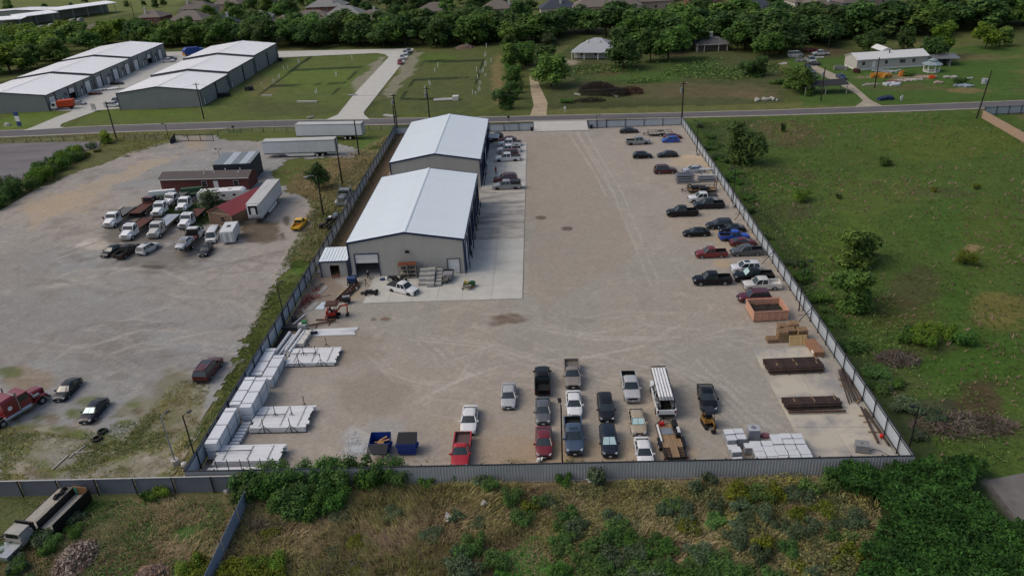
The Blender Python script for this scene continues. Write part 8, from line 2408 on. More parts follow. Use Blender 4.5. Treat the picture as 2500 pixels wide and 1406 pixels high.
# ================================================================== PEOPLE
def person(label, loc, face, shirt, trousers, pose='stand', hat=None, skin='8a6450'):
 t = thing('person', label, 'person', loc, face, 'people at the workshops')
 if pose == 'crouch':
  J = [(0, 0, .52), (.05, 0, .78), (.16, 0, .98), (.2, 0, 1.07), (.26, 0, 1.2), (.05, .1, .48), (.38, .14, .46), (.22, .15, .08), (.36, .16, .03), (.05, -.1, .48), (.38, -.14, .46), (.22, -.15, .08), (.36, -.16, .03), (.15, .19, .95), (.32, .24, .74), (.5, .14, .62), (.15, -.19, .95), (.32, -.24, .74), (.5, -.14, .62)]
 elif pose == 'bend':
  J = [(0, 0, .92), (.16, 0, 1.14), (.34, 0, 1.3), (.4, 0, 1.36), (.5, 0, 1.44), (0, .1, .88), (.05, .11, .48), (0, .12, .08), (.16, .13, .03), (0, -.1, .88), (.02, -.11, .48), (-.06, -.12, .08), (.1, -.13, .03), (.32, .19, 1.26), (.48, .22, 1.02), (.66, .15, .88), (.32, -.19, 1.26), (.48, -.22, 1.02), (.66, -.15, .88)]
 else:
  J = [(0, 0, .95), (.01, 0, 1.2), (.01, 0, 1.42), (.02, 0, 1.52), (.04, 0, 1.66), (0, .1, .9), (.02, .11, .5), (-.02, .12, .08), (.14, .13, .03), (0, -.1, .9), (.02, -.11, .5), (-.02, -.12, .08), (.14, -.13, .03), (0, .19, 1.4), (.02, .26, 1.14), (.22, .16, 1.1), (0, -.19, 1.4), (.02, -.26, 1.14), (.22, -.16, 1.1)]
 E = [(0, 1), (1, 2), (2, 3), (3, 4), (0, 5), (5, 6), (6, 7), (7, 8), (0, 9), (9, 10), (10, 11), (11, 12), (2, 13), (13, 14), (14, 15), (2, 16), (16, 17), (17, 18)]
 R = [.15, .14, .15, .06, .1, .1, .075, .05, .045, .1, .075, .05, .045, .07, .05, .04, .07, .05, .04]
 me = bpy.data.meshes.new('body')
 me.from_pydata(J, E, [])
 ob = bpy.data.objects.new('body', me)
 COL.objects.link(ob)
 ob.modifiers.new('s', 'SKIN')
 for i, v in enumerate(me.skin_vertices[0].data):
  v.radius = (R[i], R[i])
  v.use_root = i == 0
 ob.modifiers.new('d', 'SUBSURF').levels = 1
 dg = bpy.context.evaluated_depsgraph_get()
 m2 = bpy.data.meshes.new_from_object(ob.evaluated_get(dg))
 bpy.data.objects.remove(ob)
 m2.name = 'body'
 for mm in (mat('skin_' + skin, skin, rough=.6), mat('cloth_' + shirt, shirt, rough=.9), mat('cloth_' + trousers, trousers, rough=.9), tyre):
  m2.materials.append(mm)
 hip, neck = Vector(J[0]), Vector(J[3])
 for p in m2.polygons:
  c = p.center
  dh = [(c - Vector(j)).length for j in J]
  k = dh.index(min(dh))
  p.material_index = 0 if k in (3, 4, 15, 18) else 3 if k in (8, 12) else 2 if k in (0, 5, 6, 7, 9, 10, 11) else 1
  p.use_smooth = True
 link('body', m2, t)
 h = Vector(J[4])
 hm = MB().loft([[(h.x + (.105 * k) * cos(i * pi / 5) - .015, h.y + .105 * k * sin(i * pi / 5), h.z + z) for i in range(10)] for k, z in ((1.0, .02), (1.02, .06), (.8, .11), (.3, .135))])
 hm.build('hat' if hat else 'hair', mat('hat_' + (hat or '1c1512'), hat or '1c1512', rough=.8), t)
 f = MB().box(h.x + .105, h.y, h.z - .01, .03, .03, .04)
 f.build('nose', MATS['skin_' + skin], t)
 e = MB()
 for s in (-1, 1):
  e.box(h.x + .095, h.y + s * .035, h.z + .02, .012, .022, .012)
 e.build('eyes', black, t)
 return t
p = at(1211, 428)
person('person in an orange red top and dark trousers standing beside the rear workshop', (p.x, p.y, Z1), rad(-60), 'b5382a', '1e2026')
person('person in a blue shirt and white hat bending over the welding machine', (-29.5, 105.9, Z1), rad(-130), '5a6f94', '24262c', 'bend', 'c8c8c4')
person('person in dark clothes and white cap crouching at the left edge of the open door', (-27.9, 107.0, Z1), rad(-60), '2b2c30', '2a2c33', 'crouch', 'b8b8b4')
# ================================================================== PLANTS
def leaves(P, size, up=.5, out=None, asp=.62):
 """one kite shaped leaf (or leaf spray) per point"""
 n = len(P)
 N = rng.normal(size=(n, 3)) * .6 + np.array([0, 0, up])
 if out is not None:
  N = N + out * .9
 N /= np.linalg.norm(N, axis=1, keepdims=True)
 T = np.cross(N, rng.normal(size=(n, 3)))
 T /= np.linalg.norm(T, axis=1, keepdims=True) + 1e-9
 B = np.cross(N, T)
 s = np.asarray(size).reshape(-1, 1)
 return np.stack([P - T * s * .55, P + B * s * asp * .5 + T * s * .05, P + T * s * .6, P - B * s * asp * .5 + T * s * .05], 1).reshape(-1, 3)
def lobes_crown(lobes, n, size, squash=1.0):
 vol = np.array([l[3] ** 2 for l in lobes])
 idx = rng.choice(len(lobes), n, p=vol / vol.sum())
 Lb = np.array(lobes)[idx]
 d = rng.normal(size=(n, 3))
 d[:, 2] = d[:, 2] * .9 + .3
 d /= np.linalg.norm(d, axis=1, keepdims=True)
 k = rng.random(n) ** .45 * .95 + .12
 P = Lb[:, :3] + d * (Lb[:, 3] * k)[:, None] * np.array([1, 1, squash])
 P[:, 2] = np.maximum(P[:, 2], .12)
 return leaves(P, size * (0.6 + .8 * rng.random(n)), .8, d)
def tree_variant(seed, h, r, n, size, trunk=.22, low=.1, wispy=0.0):
 rng_ = random.Random(seed)
 lob = []
 for i in range(rng_.randint(11, 16)):
  a, k = rng_.uniform(0, 2 * pi), math.sqrt(rng_.random())
  z = h * (low + (1 - low) * rng_.random() ** .8 * .86)
  f = (1 - ((z / h - .52) / .6) ** 2)
  lob.append((r * .72 * k * f * cos(a), r * .72 * k * f * sin(a), z, r * rng_.uniform(.26, .46) * (1 - wispy * .3)))
 lob.append((0, 0, h * .6, r * .5))
 V = lobes_crown(lob, n, size, .85 + wispy * .5)
 m = MB().tube((0, 0, 0), (.1, .05, h * .45), trunk, 7, r2=trunk * .6)
 for l in lob[:6]:
  m.tube((.06, .03, h * .28), l[:3], trunk * .4, 4, r2=.03)
 return V, m
barkm = mat('tree_bark', '3a322a', rough=.95, var=.3, sc=3)
LM = {
 'dark': leafmat('leaf_dark', ['263820', '3a522c', '52703a', '6c8846'], rnd=.22, sc=.35),
 'mid': leafmat('leaf_mid', ['304826', '4a6630', '66863e', '82a04c'], rnd=.2, sc=.35),
 'lite': leafmat('leaf_light', ['3a5020', '58762a', '789636', '9cb03e'], rnd=.18, sc=.35),
 'grey': leafmat('leaf_grey', ['34402e', '47563a', '5f6d50', '7c8a6c'], rnd=.12, sc=.5),
}
TV = {}
for key, args in {'a': (1, 10, 4.9, 2200, .8), 'b': (2, 11.5, 5.4, 2500, .85), 'c': (3, 8.5, 4.6, 2000, .75), 'd': (4, 12.5, 5.2, 2400, .85), 'e': (5, 7.0, 4.0, 1600, .65), 'f': (6, 9.5, 5.6, 2300, .8), 'g': (7, 8, 4.5, 3000, .6, .15, 0)}.items():
 V, m = tree_variant(*args)
 TV[key] = (np_mesh('crown', V, 4, LM['dark']), m.mesh('trunk', barkm), args[1])
NTREE = 0
def tree(label, x, y, h, var, lm, group, sxy=1.0):
 global NTREE
 NTREE += 1
 cm, tm, h0 = TV[var]
 t = thing('tree', label, 'tree', (x, y, 0), random.uniform(0, 6.28), group)
 s = h / h0
 t.scale = (s * sxy, s * sxy, s)
 c = link('crown', cm, t)
 c.material_slots[0].link = 'OBJECT'
 c.material_slots[0].material = LM[lm]
 link('trunk', tm, t)
 return t
AVOID = [(-160, -95, 205, 320), (-205, -125, 200, 330)]
HP = [at(hh[0], hh[1]) for hh in HOUSES]
def fill(poly, spacing, fn, jit=.45, seed=1, avoid_houses=True):
 rr = random.Random(seed)
 W = [at(*p) for p in poly]
 pl = [(p.x, p.y) for p in W]
 x0, x1 = min(p[0] for p in pl), max(p[0] for p in pl)
 y0, y1 = min(p[1] for p in pl), max(p[1] for p in pl)
 n = 0
 j = 0
 y = y0
 while y < y1:
  x = x0 + (spacing / 2 if j % 2 else 0)
  while x < x1:
   q = (x + rr.uniform(-jit, jit) * spacing, y + rr.uniform(-jit, jit) * spacing)
   if inside(np.array([q[0]]), np.array([q[1]]), pl)[0]:
    if not (avoid_houses and any(-11 < q[0] - h.x < 11 and -12 < q[1] - h.y < 15 for h in HP)):
     fn(q[0], q[1], rr)
     n += 1
   x += spacing
  y += spacing * .87
  j += 1
 return n
def tfn(label, group, hs, kinds, vs='abcdf', sxy=1.0):
 def f(x, y, r):
  tree(label, x, y, r.uniform(*hs), r.choice(vs), r.choice(kinds), group, sxy * r.uniform(.9, 1.15))
 return f
fill([(-60, 232), (40, 196), (150, 152), (240, 122), (330, 100), (330, 84), (230, 86), (120, 92), (0, 104), (-60, 118)], 13.4, tfn('light green tree in the wood left of the storage rows', 'trees of the left wood', (8, 10.5), ('lite', 'mid', 'lite'), 'acef', 1.5), seed=3)
fill([(330, 118), (560, 118), (560, 96), (460, 90), (330, 90)], 9, tfn('green tree in the belt behind the storage rows', 'trees behind the storage rows', (8, 11), ('mid', 'mid', 'dark'), sxy=1.2), seed=4)
fill([(560, 121), (900, 117), (1250, 114), (1300, 108), (1300, 84), (900, 88), (560, 92)], 9.0, tfn('dark tree in the long belt behind the grassy building plots', 'trees of the long belt', (10, 12.5), ('dark', 'dark', 'mid'), sxy=1.3), seed=5)
fill([(1300, 106), (1420, 92), (1500, 92), (1560, 128), (1640, 140), (1690, 108), (1780, 108), (1800, 124), (1890, 138), (1940, 108), (2060, 108), (2060, 74), (1700, 66), (1300, 76)], 11, tfn('dark tall tree in the forest behind the farmhouse', 'trees of the forest behind the farmhouse', (9.5, 12.5), ('dark', 'dark', 'mid'), sxy=1.6), seed=6)
fill([(2050, 100), (2200, 96), (2350, 84), (2540, 66), (2540, 46), (2300, 58), (2050, 74)], 10.5, tfn('dark tree in the forest behind the white mobile home', 'trees of the right forest', (10, 13), ('dark', 'mid', 'dark'), sxy=1.45), seed=7)
fill([(400, 76), (1280, 62), (1280, 10), (850, 0), (560, 6), (470, 30)], 17.5, tfn('rounded tree between the suburban houses above the long belt', 'trees among the houses', (7, 10), ('dark', 'dark', 'mid'), sxy=1.25), seed=8)
fill([(1280, 50), (2500, 34), (2500, -6), (1280, -4)], 30, tfn('tree between the house roofs at the top right', 'trees among the top right houses', (5, 7.5), ('dark', 'dark'), sxy=1.5), seed=9)
fill([(-20, 40), (200, 30), (420, 20), (420, 8), (100, 14), (-20, 22)], 30, tfn('small tree at the edge of the far meadow', 'trees at the far meadow', (4, 7), ('mid', 'dark'), 'ce'), seed=10)
for px, py, ty, v, lm, sx, lb in ((1345, 212, 140, 'f', 'mid', 1.0, 'olive round tree standing alone beside the dirt path'), (1322, 178, 118, 'a', 'dark', 1.1, 'dark tree behind the olive tree at the dirt path'), (1285, 160, 108, 'f', 'mid', .9, 'green tree at the head of the dirt path'), (1255, 170, 112, 'a', 'mid', .9, 'narrow green tree left of the dirt path'), (1250, 215, 168, 'c', 'mid', .8, 'low green tree at the edge of the right plot'), (1234, 266, 206, 'g', 'dark', .7, 'dark bushy tree nearest the road beside the right plot'), (1245, 130, 88, 'a', 'dark', .9, 'dark tree at the corner of the long belt and the right plot'), (1340, 112, 84, 'f', 'grey', 1.0, 'grey green flowering tree behind the farm garden'),
                                  (1521, 168, 98, 'f', 'dark', .95, 'dark spreading tree right in front of the farmhouse'), (1588, 152, 78, 'd', 'dark', .95, 'tall dark tree right of the farmhouse'), (1632, 150, 62, 'b', 'mid', .95, 'tall leafy tree beside the derelict house'), (1555, 125, 40, 'd', 'mid', 1.0, 'tallest green tree behind the farmhouse'), (1690, 124, 40, 'd', 'mid', .8, 'thin topped tree left of the derelict house'), (1800, 124, 50, 'b', 'mid', .9, 'leafy tree right of the derelict house'), (1842, 186, 142, 'g', 'dark', 1.2, 'dark low cedar in the weeds before the forest'), (1868, 140, 78, 'b', 'mid', 1.1, 'yellow green tree behind the dark cedar'),
                                  (1905, 132, 82, 'a', 'mid', 1.0, 'round tree left of the junk cars'), (1950, 226, 168, 'f', 'mid', .85, 'leafy tree beside the tarred pole shelter'), (2010, 112, 42, 'b', 'dark', 1.2, 'broad dark tree behind the junk cars'), (2120, 130, 72, 'b', 'dark', 1.0, 'dark tree behind the left end of the white mobile home'), (2205, 124, 72, 'a', 'dark', .9, 'dark tree behind the roof of the white mobile home'), (2288, 140, 62, 'd', 'lite', .9, 'yellow green upright tree right of the white mobile home'), (2272, 150, 95, 'f', 'dark', .9, 'dark round tree below the yellow green upright tree'), (2405, 120, 56, 'b', 'lite', .85, 'yellow green weeping tree near the right forest'), (2440, 112, 70, 'a', 'mid', 1.1, 'green tree beside the weeping tree'),
                                  (781, 460, 402, 'f', 'dark', .85, 'small dark round tree in the grass beside the wooden lamp pole'), (522, 512, 466, 'e', 'grey', 1.15, 'small grey green tree against the red roofed shed'), (1815, 398, 304, 'g', 'dark', .95, 'dense round tree alone in the field beyond the right fence'), (2086, 645, 556, 'g', 'mid', 1.2, 'larger spreading tree in the green field'), (2078, 752, 655, 'g', 'mid', 1.05, 'spreading tree below the larger one in the green field'), (263, 350, 320, 'e', 'lite', 1.1, 'yellow green bushy tree beside the wire fence and pole')):
 p = at(px, py)
 far = py < 280
 tree(lb, p.x, p.y, max(2.5, vh(px, py, ty) * (1.12 if far else 1.04)), v, lm, None, sx * (1.22 if far else 1.05))
LM['shrub'] = leafmat('leaf_shrub', ['2c4426', '466434', '628444', '7e9e58'], rnd=.22, sc=.9)
LM['lush'] = leafmat('leaf_lush', ['2a4222', '40622c', '5a8238', '7aa048'], rnd=.18, sc=.9)
LM['yellow'] = leafmat('leaf_yellowish', ['38411a', '566020', '74802a', '98a036'], rnd=.18, sc=.9)
LM['dusty'] = leafmat('leaf_dusty', ['344430', '4e6046', '687a5a', '869878'], rnd=.18, sc=.9)
SV = {}
for key, (n, size, k) in {'p': (1300, .34, 7), 'q': (1500, .27, 9), 's': (900, .42, 6)}.items():
 rr = random.Random(key)
 lob = [(rr.uniform(-.62, .62), rr.uniform(-.62, .62), rr.uniform(.25, .72), rr.uniform(.3, .48)) for _ in range(k)]
 V = lobes_crown(lob, n, size * .42)
 SV[key] = np_mesh('foliage', V, 4, LM['shrub'])
stemm = MB()
for i in range(7):
 a = i * .9
 stemm.tube((.05 * cos(a), .05 * sin(a), 0), (.4 * cos(a), .4 * sin(a), .7), .02, 4)
stemm = stemm.mesh('stems', barkm)
def shrub(label, x, y, r, h, var, lm, group):
 t = thing('shrub', label, 'shrub', (x, y, 0), random.uniform(0, 6.28), group)
 t.scale = (r, r, h)
 c = link('foliage', SV[var], t)
 c.material_slots[0].link = 'OBJECT'
 c.material_slots[0].material = LM[lm]
 link('stems', stemm, t)
def sfn(label, group, rs, hs, kinds, vs='pq'):
 def f(x, y, r):
  shrub(label, x, y, r.uniform(*rs), r.uniform(*hs), r.choice(vs), r.choice(kinds), group)
 return f
fill([(560, 1192), (640, 1178), (1005, 1168), (1010, 1190), (860, 1205), (700, 1200), (600, 1225)], 1.35, sfn('leafy green shrub in the hedge under the left half of the near fence', 'shrubs under the near fence', (1.5, 2.0), (2.1, 3.0), ('shrub', 'lush', 'shrub')), seed=21, avoid_houses=False)
fill([(600, 1215), (850, 1212), (800, 1270), (700, 1285), (640, 1250)], 1.7, sfn('dark shrub in the clump below the left hedge', 'shrubs below the left hedge', (1.6, 2.1), (1.6, 2.3), ('shrub', 'lush', 'shrub')), seed=22, avoid_houses=False)
fill([(1160, 1180), (1760, 1166), (1760, 1182), (1560, 1188), (1160, 1200)], 1.8, sfn('leafy shrub in the loose line under the middle of the near fence', 'shrubs under the middle fence', (.9, 1.4), (1.3, 2.3), ('shrub', 'dusty', 'lush'), 'pqs'), seed=23, avoid_houses=False)
fill([(1220, 1225), (1330, 1215), (1350, 1300), (1270, 1320)], 2.0, sfn('dusty shrub with yellow flecks in the middle of the rough ground', 'dusty shrubs in the middle', (1.0, 1.4), (1.0, 1.5), ('dusty', 'shrub', 'yellow')), seed=24, avoid_houses=False)
fill([(1360, 1270), (1500, 1280), (1640, 1350), (1820, 1390), (1860, 1450), (1360, 1450)], 1.6, sfn('dark green shrub in the mass at the bottom centre', 'shrubs of the bottom mass', (1.1, 1.5), (1.0, 1.5), ('shrub', 'dusty', 'shrub', 'lush')), seed=25, avoid_houses=False)
fill([(1090, 1350), (1210, 1330), (1220, 1450), (1080, 1450)], 1.9, sfn('grey green shrub left of the bright ground cover', 'shrubs left of the ground cover', (1.1, 1.5), (1.2, 1.7), ('dusty', 'shrub')), seed=26, avoid_houses=False)
fill([(430, 1440), (440, 1390), (560, 1368), (700, 1372), (720, 1440)], 1.7, sfn('yellow green shrub at the bottom left beside the blue grey fence', 'yellow green shrubs', (1.1, 1.5), (1.2, 1.6), ('yellow', 'yellow', 'lite')), seed=27, avoid_houses=False)
fill([(1740, 1190), (2080, 1180), (2080, 1240), (1800, 1240)], 2.1, sfn('olive shrub in the tangle before the right end of the near fence', 'olive shrubs', (1.1, 1.5), (1.1, 1.9), ('shrub', 'dusty', 'yellow')), seed=28, avoid_houses=False)
fill([(1600, 1240), (1720, 1235), (1730, 1300), (1620, 1310)], 2.0, sfn('dark shrub above the bottom centre mass', 'shrubs above the bottom mass', (1, 1.4), (1.0, 1.4), ('shrub', 'dusty')), seed=29, avoid_houses=False)
fill([(1500, 1215), (1740, 1205), (2040, 1240), (2120, 1300), (2040, 1420), (1860, 1420), (1700, 1330)], 2.3, sfn('dusty scrub shrub scattered over the rough ground right of the bottom mass', 'scattered scrub shrubs', (.9, 1.5), (.9, 1.7), ('dusty', 'shrub', 'grey', 'yellow'), 'pqs'), seed=41, avoid_houses=False)
fill([(640, 1300), (1000, 1230), (1180, 1230), (1180, 1330), (900, 1400), (640, 1390)], 4.4, sfn('low olive scrub shrub in the dry grass of the rough ground', 'low olive shrubs', (.8, 1.3), (.5, .9), ('yellow', 'grey', 'dusty')), seed=42, avoid_houses=False)
fill([(10, 1330), (90, 1305), (150, 1290), (230, 1250), (250, 1262), (130, 1350), (60, 1440), (0, 1440)], 1.7, sfn('dark weed shrub round the abandoned lorry', 'weeds round the abandoned lorry', (.9, 1.3), (.8, 1.3), ('shrub', 'dusty', 'lush')), seed=30, avoid_houses=False)
fill([(330, 1212), (470, 1198), (470, 1206), (330, 1222)], 1.6, sfn('bright shrub against the charcoal fence', 'shrubs against the charcoal fence', (.8, 1.2), (1.0, 1.5), ('lush', 'lite')), seed=31, avoid_houses=False)
fill([(1688, 300), (1710, 300), (1850, 500), (2060, 800), (2300, 1120), (2262, 1125), (2000, 760), (1800, 480)], 3.3, sfn('leafy weed shrub in the strip outside the right fence', 'shrubs outside the right fence', (1.0, 1.9), (.6, 1.3), ('shrub', 'lush', 'shrub', 'dusty')), seed=32, avoid_houses=False)
fill([(2050, 830), (2160, 960), (2330, 1120), (2420, 1150), (2400, 1080), (2230, 960), (2120, 850)], 3.8, sfn('dark shrub in the tangle between the fence and the green field', 'shrubs of the field edge', (1.2, 2.0), (.7, 1.4), ('shrub', 'dusty', 'lush')), seed=33, avoid_houses=False)
fill([(60, 455), (110, 415), (175, 378), (200, 385), (110, 450), (70, 470)], 2.4, sfn('bright green shrub in the row between the gravel and the old asphalt', 'shrubs by the old asphalt', (1.5, 2.2), (2.2, 3.2), ('lush', 'lite', 'shrub')), seed=34, avoid_houses=False)
fill([(-20, 520), (-10, 470), (60, 455), (70, 475), (20, 505)], 2.6, sfn('dark shrub in the clump at the left edge', 'shrubs at the left edge', (1.8, 2.4), (2.6, 3.6), ('shrub', 'dark')), seed=35, avoid_houses=False)
fill([(180, 395), (190, 372), (240, 350), (255, 362), (210, 392)], 3.2, sfn('dusty weed shrub at the corner of the old asphalt', 'weeds by the old asphalt', (1, 1.5), (.6, 1.1), ('dusty', 'yellow')), seed=36, avoid_houses=False)
fill([(2200, 830), (2360, 820), (2350, 845), (2215, 850)], 2.2, sfn('arching green shrub at the edge of the green field', 'arching shrubs', (1.5, 2.0), (1.4, 2.2), ('lush', 'lite')), seed=37, avoid_houses=False)
fill([(1236, 258), (1282, 250), (1290, 120), (1242, 118)], 6.2, sfn('tall green shrub in the hedge row between the right plot and the dirt path', 'hedge shrubs by the dirt path', (2.2, 3.2), (2.5, 4.0), ('mid', 'shrub', 'lush')), seed=43, avoid_houses=False)
for k, (px, py, r, h, lm, lb) in enumerate(((1972, 232, 2.6, 2.0, 'lush', 'leafy shrub in front of the tarred pole shelter'), (1925, 190, 3.4, 3.0, 'mid', 'tall shrub left of the dark car line'), (1895, 205, 2.6, 1.5, 'shrub', 'low shrub in the weeds left of the pole shelter'), (1385, 250, 2.4, 1.0, 'lush', 'low green shrub right of the dirt path'), (2162, 404, 1.6, 1.8, 'mid', 'small upright shrub alone in the green field'), (1952, 488, 2.2, 1.9, 'lite', 'low yellowish shrub near the right fence strip'), (2047, 484, .8, .9, 'dark', 'tiny dark shrub in the field'), (2355, 645, 1.7, 1.9, 'yellow', 'yellow green shrub by the bare patch of the field'), (2280, 468, .8, .8, 'yellow', 'tiny pale shrub in the far field'), (2382, 462, .8, 1.0, 'yellow', 'tiny pale shrub at the right of the far field'), (1910, 322, .8, 2.4, 'dark', 'thin dark sapling near the road in the field'), (2340, 205, 2.6, 1.6, 'dark', 'dark shrub behind the timber stack'), (1930, 215, 2.4, 2.6, 'mid', 'leafy shrub by the pole shelter'), (2210, 183, 3.0, 1.0, 'lush', 'low green weed patch before the white mobile home'), (1120, 1172, .8, 1.2, 'lush', 'single shrub standing against the near fence'), (1045, 1186, 1.1, .9, 'lush', 'low spreading shrub at the right end of the left hedge'))):
 p = at(px, py)
 shrub(lb, p.x, p.y, r, h, 'pq'[k % 2], lm, None)
def scatter(poly, n, thr=None, sc=.2, soft=.12, jag=0):
 W = [at(*p) for p in poly]
 pl = [(p.x, p.y) for p in W]
 x0, x1 = min(p[0] for p in pl), max(p[0] for p in pl)
 y0, y1 = min(p[1] for p in pl), max(p[1] for p in pl)
 X, Y = rng.uniform(x0, x1, n * 3), rng.uniform(y0, y1, n * 3)
 jx = (fbm(X * .15, Y * .15 + 9) - .5) * jag * 2 + (fbm(X * .6, Y * .6) - .5) * jag
 k = inside(X + jx, Y + jx * .5, pl)
 if thr is not None:
  k &= fbm(X * sc + 3, Y * sc + 8) > thr + soft * rng.normal(size=len(X)) * .6
 X, Y = X[k][:n], Y[k][:n]
 return X, Y
def blades(X, Y, nb, h, w, lean=.5, z=0.0):
 """grass clumps: nb narrow blades each, leaning with a slow drift"""
 n = len(X)
 X, Y = np.repeat(X, nb), np.repeat(Y, nb)
 a = rng.random(n * nb) * 2 * pi
 X = X + rng.normal(size=n * nb) * .12
 Y = Y + rng.normal(size=n * nb) * .12
 hh = h * (.5 + rng.random(n * nb)) * (.5 + fbm(X * .4, Y * .4))
 dr = fbm(X * .12 + 60, Y * .12) * 9
 lx = (np.cos(dr) * .6 + np.cos(a) * .7) * hh * lean
 ly = (np.sin(dr) * .6 + np.sin(a) * .7) * hh * lean
 wx, wy = -np.sin(a) * w, np.cos(a) * w
 Z = np.full_like(X, z)
 return np.stack([np.stack([X - wx, Y - wy, Z], 1), np.stack([X + wx, Y + wy, Z], 1), np.stack([X + lx + wx * .3, Y + ly + wy * .3, Z + hh], 1), np.stack([X + lx - wx * .3, Y + ly - wy * .3, Z + hh], 1)], 1).reshape(-1, 3)
def stuff(name, V, m, label):
 return tag(link(name, np_mesh(name, V, 4, m)), label, name.replace('_', ' '), kind='stuff')
FORE = [(600, 1205), (700, 1195), (1250, 1185), (2080, 1180), (2180, 1300), (2080, 1450), (500, 1450), (540, 1330)]
dryg = leafmat('dry_grass_blade', ['857858', 'a89a76', 'c4b48a', 'd4c69e'], trans=.3, rnd=.05, sc=.25)
olvg = leafmat('olive_weed_blade', ['6e6e46', '8e8c58', 'a8a46a', 'bcb882'], trans=.2, rnd=.05, sc=.3)
brnw = leafmat('brown_weed_twig', ['705c4e', '8c7464', 'a68e7a', 'bca68e'], trans=.25, rnd=.05, sc=.3)
grnw = leafmat('green_weed_leaf', ['34482a', '4a6432', '628240', '7c9a4c'], trans=.25, rnd=.05, sc=.4)
X, Y = scatter(FORE, 12000, .44, .13)
stuff('dry_grass', blades(X, Y, 5, .5, .035, 1.1), dryg, 'tan dry grass leaning over the rough ground before the yard')
X, Y = scatter(FORE, 9000, .5, .17)
stuff('olive_weeds', blades(X + .7, Y, 5, .55, .04, .8), olvg, 'olive weeds standing in drifts on the rough ground before the yard')
X, Y = scatter(FORE, 9000, .46, .09)
stuff('brown_weeds', blades(X, Y - .5, 5, .32, .03, 1.3), brnw, 'matted brown dead weeds on the rough ground before the yard')
X, Y = scatter([(0, 1225), (330, 1222), (560, 1210), (590, 1215), (520, 1330), (440, 1450), (-40, 1450), (-40, 1240)], 9000, .5, .2)
P = np.stack([X, Y, .04 + .22 * rng.random(len(X))], 1)
stuff('ground_weeds', leaves(P, .12 + .12 * rng.random(len(X)), .9), grnw, 'low green weeds in patches beside the debris heaps')
X, Y = scatter([(0, 1225), (330, 1222), (560, 1210), (590, 1215), (520, 1330), (440, 1450), (-40, 1450), (-40, 1240)], 6000, .5, .14)
stuff('trampled_grass', blades(X, Y, 4, .3, .03, .9), dryg, 'short trampled dry grass beside the debris heaps')
# bright creeper in the bottom centre
X, Y = scatter([(1205, 1450), (1215, 1360), (1260, 1345), (1300, 1318), (1345, 1318), (1350, 1345), (1400, 1410), (1420, 1450)], 3800)
P = np.stack([X, Y, .18 + .4 * fbm(X * .8, Y * .8) + .06 * rng.random(len(X))], 1)
stuff('creeper_cover', leaves(P, .2 + .1 * rng.random(len(X)), 2.2, asp=.9), leafmat('leaf_creeper', ['2f5a24', '41752e', '55903a', '6aa648'], rnd=.05, sc=1.2), 'bright green creeper covering the ground at the bottom centre')
# tall thicket filling the near right corner
X, Y = scatter([(2040, 1158), (2230, 1150), (2390, 1160), (2450, 1240), (2500, 1330), (2620, 1480), (2060, 1480), (2150, 1290), (2060, 1230)], 34000, jag=5)
top = .7 + 1.5 * fbm(X * .32, Y * .32) + 1.0 * fbm(X * .95 + 4, Y * .95)
P = np.stack([X, Y, top * (1 - .55 * rng.random(len(X)) ** 2.2)], 1)
stuff('dense_thicket', leaves(P, .2 + .2 * rng.random(len(X)), .8), leafmat('leaf_thicket', ['223a18', '325226', '446c30', '5a8a40'], rnd=.05, sc=.5), 'dense dark green thicket filling the near right corner')
X, Y = scatter([(1330, 1195), (1500, 1185), (2060, 1165), (2150, 1290), (2060, 1450), (1700, 1450), (1700, 1330), (1360, 1320)], 26000, .4, .22, .16)
P = np.stack([X, Y, .15 + 1.5 * fbm(X * .5, Y * .5) ** 1.5 * rng.random(len(X)) ** .5], 1)
stuff('mixed_weeds', leaves(P, .14 + .14 * rng.random(len(X)), .9), leafmat('leaf_mixed', ['465238', '667048', '84875a', 'a49c6c', 'aca848'], rnd=.05, sc=.35), 'mixed dusty green weeds below the right end of the near fence')
# field beyond the right fence
FLD = [(1700, 300), (2390, 275), (2520, 330), (2520, 1130), (2290, 1110), (2000, 760)]
X, Y = scatter(FLD, 9000, .38, .06, .3)
stuff('field_grass', blades(X, Y, 3, .17, .06, 1.3), leafmat('field_grass_blade', ['3e5224', '50692c', '647e3a', '7a9048'], trans=.2, rnd=.05, sc=.08), 'rough green grass in the field beyond the right fence')
X, Y = scatter(FLD, 2600, .56, .05, .3)
stuff('field_dead_grass', blades(X, Y, 4, .36, .07, .9), brnw, 'dead brown grass in patches of the right field')
X, Y = scatter([(1690, 300), (1800, 296), (2060, 560), (2230, 800), (2420, 1000), (2470, 1140), (2290, 1120), (1990, 750)], 9000, .48, .12, .2)
P = np.stack([X, Y, .1 + .8 * fbm(X * .4, Y * .4) * rng.random(len(X))], 1)
stuff('field_weeds', leaves(P, .16 + .18 * rng.random(len(X)), .7), LM['shrub'], 'low leafy weeds along the edge of the right field')
